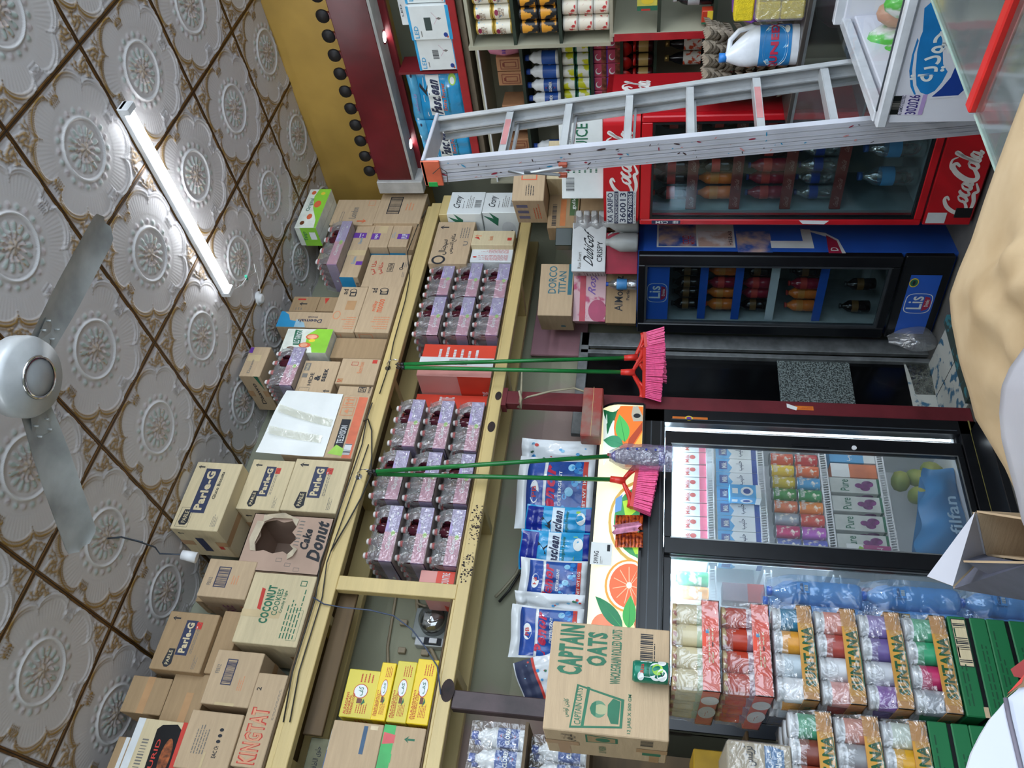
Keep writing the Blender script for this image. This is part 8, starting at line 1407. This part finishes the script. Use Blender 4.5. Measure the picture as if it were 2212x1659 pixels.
# ================================================================ big water bottles in shrink wrap behind the piles
WB = film('water_bottle_blue', '#86c6fa', .14, .22, .08, .4, 14, grad='#a8d8fa'); WC = cap('#2f6fd0'); WL = M('water_label', '#3aa0d8', .35, ns=20, col2='#8fd0ea', thr=(.4, .6)); WLG = M('water_label_gold', '#8a7444', .4); WW = film('water_wrap', '#cfe8ff', .84, .4, .12, .8, 12, grad='#e6f2fd')
wp = empty('water_pack', (0, 0, 0)); b = MB(); b.lathe([(.038, 0), (.043, .012), (.043, .06), (.041, .066), (.043, .072), (.043, .12), (.041, .126), (.043, .132), (.043, .165), (.040, .170), (.040, .215), (.043, .222), (.036, .252), (.018, .278), (.0155, .284), (.0155, .290), (.017, .290), (.017, .306), (0, .307)], WB, 18, None, mats=[WB]*9 + [WL] + [WB]*5 + [WC]*3); o0 = None
for i in range(3):
    for j in range(2):
        p = (-.090 + .090*i, -.045 + .09*j, 0)
        if o0 is None: o0 = b.build('bottle', wp, p)
        else: c = o0.copy(); COL.objects.link(c); c.parent = wp; c.location = p; c.rotation_euler = (0, 0, i + j*2)
    bb = MB(); bb.rect(FR((-.090+.090*i-.018, -.0905, .172), (1, 0, 0), (0, 0, 1), .036, .040), 0, 0, 1, 1, WLG if i == 1 else WL); f2 = FR((-.090+.090*i-.018, -.0915, .172), (1, 0, 0), (0, 0, 1), .036, .040); bb.text(f2, 'Saxansax', .05, .5, .95, .85, NAVY); bb.bars(f2, .2, .1, .8, .4, INK, True, 8, False, WHT); bb.build('label', wp)
b = MB(); 
def wfr(u, v): x = (u-.5)*.272; k = max(0, (v-.72)/.28); return (x*(1-.08*k), -.092 + .032*k**1.5*(1-.5*abs(math.cos(3*math.pi*u))) + .004*math.sin(9*v+7*u), .31*v)
b.grid(wfr, 30, 20, WW); b.grid(lambda u, v: (-.138 + .03*max(0, (v-.72)/.28)**1.5, .092*(1-2*u), .31*v), 12, 12, WW); b.grid(lambda u, v: (.138 - .03*max(0, (v-.72)/.28)**1.5, -.092*(1-2*u), .31*v), 12, 12, WW); b.grid(lambda u, v: ((u-.5)*.25, (v-.5)*.14, .311), 10, 6, WW); b.build('shrink_wrap', wp)
wp.location = (.655, 1.24, .893); tag(wp, 'shrink-wrapped pack of large blue water bottles, top one of the pile behind the jar trays', 'water pack', 'blue water bottle packs')
for z, l in ((.580, 'second one of the pile'), (.267, 'third one, low behind the green cartons')): o = dup(wp, (.662, 1.24, z)); o['label'] = 'shrink-wrapped pack of large blue water bottles, %s' % l
box_thing('plinth', 'low wooden crate under the water bottle packs', 'crate', Vector((.66, 1.24, 0)), .28, .2, .264, CREAMD, (), (), 0, None, None, False)
# ================================================================ open box, bottom right of the piles, and torn white carton at the near left corner
ob = empty('open_carton', (.30, .10, .62), 0, 'open cardboard box, white outside and brown inside, in front of the large fridge', 'box')
A1, A2, A3, A4 = at(2110, 1107, 'Z', .98), at(2225, 1125, 'Z', .98), at(2212, 1212, 'Z', 1.0), at(2100, 1200, 'Z', 1.0); L0 = Vector(ob.location); CWH = M('carton_white_out', '#c6c8d2', .5, ns=3, na=.05); CGO = M('carton_grey_out', '#5f6375', .6)
def pl(n, P, m1, m2, t=.004):
    P = [Vector(p) - L0 for p in P]; nn = (P[1]-P[0]).cross(P[2]-P[0]).normalized()*t; b = MB(); k = len(P); b.add(P, [tuple(range(k))], m1); b.add([p+nn for p in P], [tuple(range(k))[::-1]], m2); b.add(P + [p+nn for p in P], [(i, (i+1) % k, k+(i+1) % k, k+i) for i in range(k)], CARD); return b.build(n, ob)
dn_ = Vector((0, 0, -.30)); B1 = A1; B2 = A2; B4 = at(2130, 1200, 'Z', .94); B3 = at(2245, 1215, 'Z', .94)
pl('rear_wall', [B1, B2, B2+dn_, B1+dn_], CARD, CARD); pl('right_wall', [B2, B3, B3+dn_, B2+dn_], CARD, CARD); pl('left_wall', [B1, B4, B4+dn_, B1+dn_], CARD, CARD); pl('near_wall', [B4, B3, B3+dn_, B4+dn_], CGO, CARD); pl('bottom', [B1+dn_, B2+dn_, B3+dn_, B4+dn_], CIN, CIN)
pl('white_flap', [B1, at(2006, 1247, 'Z', 1.06), at(2062, 1268, 'Z', 1.04), B4], CWH, CWH); pl('inner_flap', [B1 + Vector((0, 0, .004)), at(2128, 1122, 'Z', .95), at(2140, 1192, 'Z', .92), at(2120, 1205, 'Z', .94)], CARD, CARD); pl('near_flap', [B4, at(2082, 1215, 'Z', 1.02), at(2222, 1218, 'Z', 1.03), at(2230, 1300, 'Z', .93), at(2060, 1272, 'Z', .95)], CGO, CGO)
box_thing('low_table', 'plain low table under the open cardboard box', 'table', Vector((.34, .12, 0)), .5, .6, .62, CREAMD, (), (), 0, None, None, False)
b = MB(); yy = -.70
P = [at(*q, 'Y', yy) for q in ((2240, 1470), (2215, 1473), (2198, 1490), (2180, 1505), (2160, 1530), (2140, 1552), (2120, 1585), (2100, 1625), (2088, 1665), (2085, 1700), (2100, 1760), (2400, 1760), (2400, 1470))]
L_ = Vector((P[0].x, yy, 1.0)); V = [p - L_ for p in P]; k = len(V); b.add(V + [v + Vector((0, .006, 0)) for v in V], [tuple(range(k)), tuple(range(k, 2*k))[::-1]] + [(i, k+i, k+(i+1) % k, (i+1) % k) for i in range(k)], CWH)
b.tube([at(*q, 'Y', yy-.002) - L_ for q in ((2172, 1508), (2180, 1550), (2192, 1600), (2206, 1659), (2212, 1680))], .0022, M('grey_crease', '#6a6470', .6)); b.add([v - L_ for v in (at(2172, 1508, 'Y', yy-.003), at(2205, 1472, 'Y', yy-.003), at(2212, 1460, 'Y', yy-.003), at(2225, 1482, 'Y', yy-.003), at(2200, 1486, 'Y', yy-.003))], [(0, 1, 2, 3, 4)], M('torn_brown', '#8a6a50', .9)); b.add([v - L_ for v in (at(2175, 1500, 'Y', yy-.004), at(2205, 1466, 'Y', yy-.004), at(2214, 1455, 'Y', yy-.004), at(2207, 1475, 'Y', yy-.004))], [(0, 1, 2, 3)], RED)
o = b.build('torn_white_board', None, L_); tag(o, 'torn white cardboard sheet with a dark crease at the near left corner', 'board')
b = MB(); b.add([v - L_ for v in (at(2208, 1424, 'Y', yy), at(2240, 1400, 'Y', yy), at(2260, 1420, 'Y', yy), at(2240, 1445, 'Y', yy), at(2216, 1440, 'Y', yy))], [(0, 1, 2, 3, 4)], M('scrap_red', '#8f2a26', .6)); o = b.build('red_scrap', None, L_ + Vector((0, .03, 0))); tag(o, 'red cardboard scrap just above the torn white board', 'scrap')
# remaining prototypes that were never placed are removed
for k_2, (o, used) in list(PR.items()):
    if not used: bpy.data.objects.remove(o)
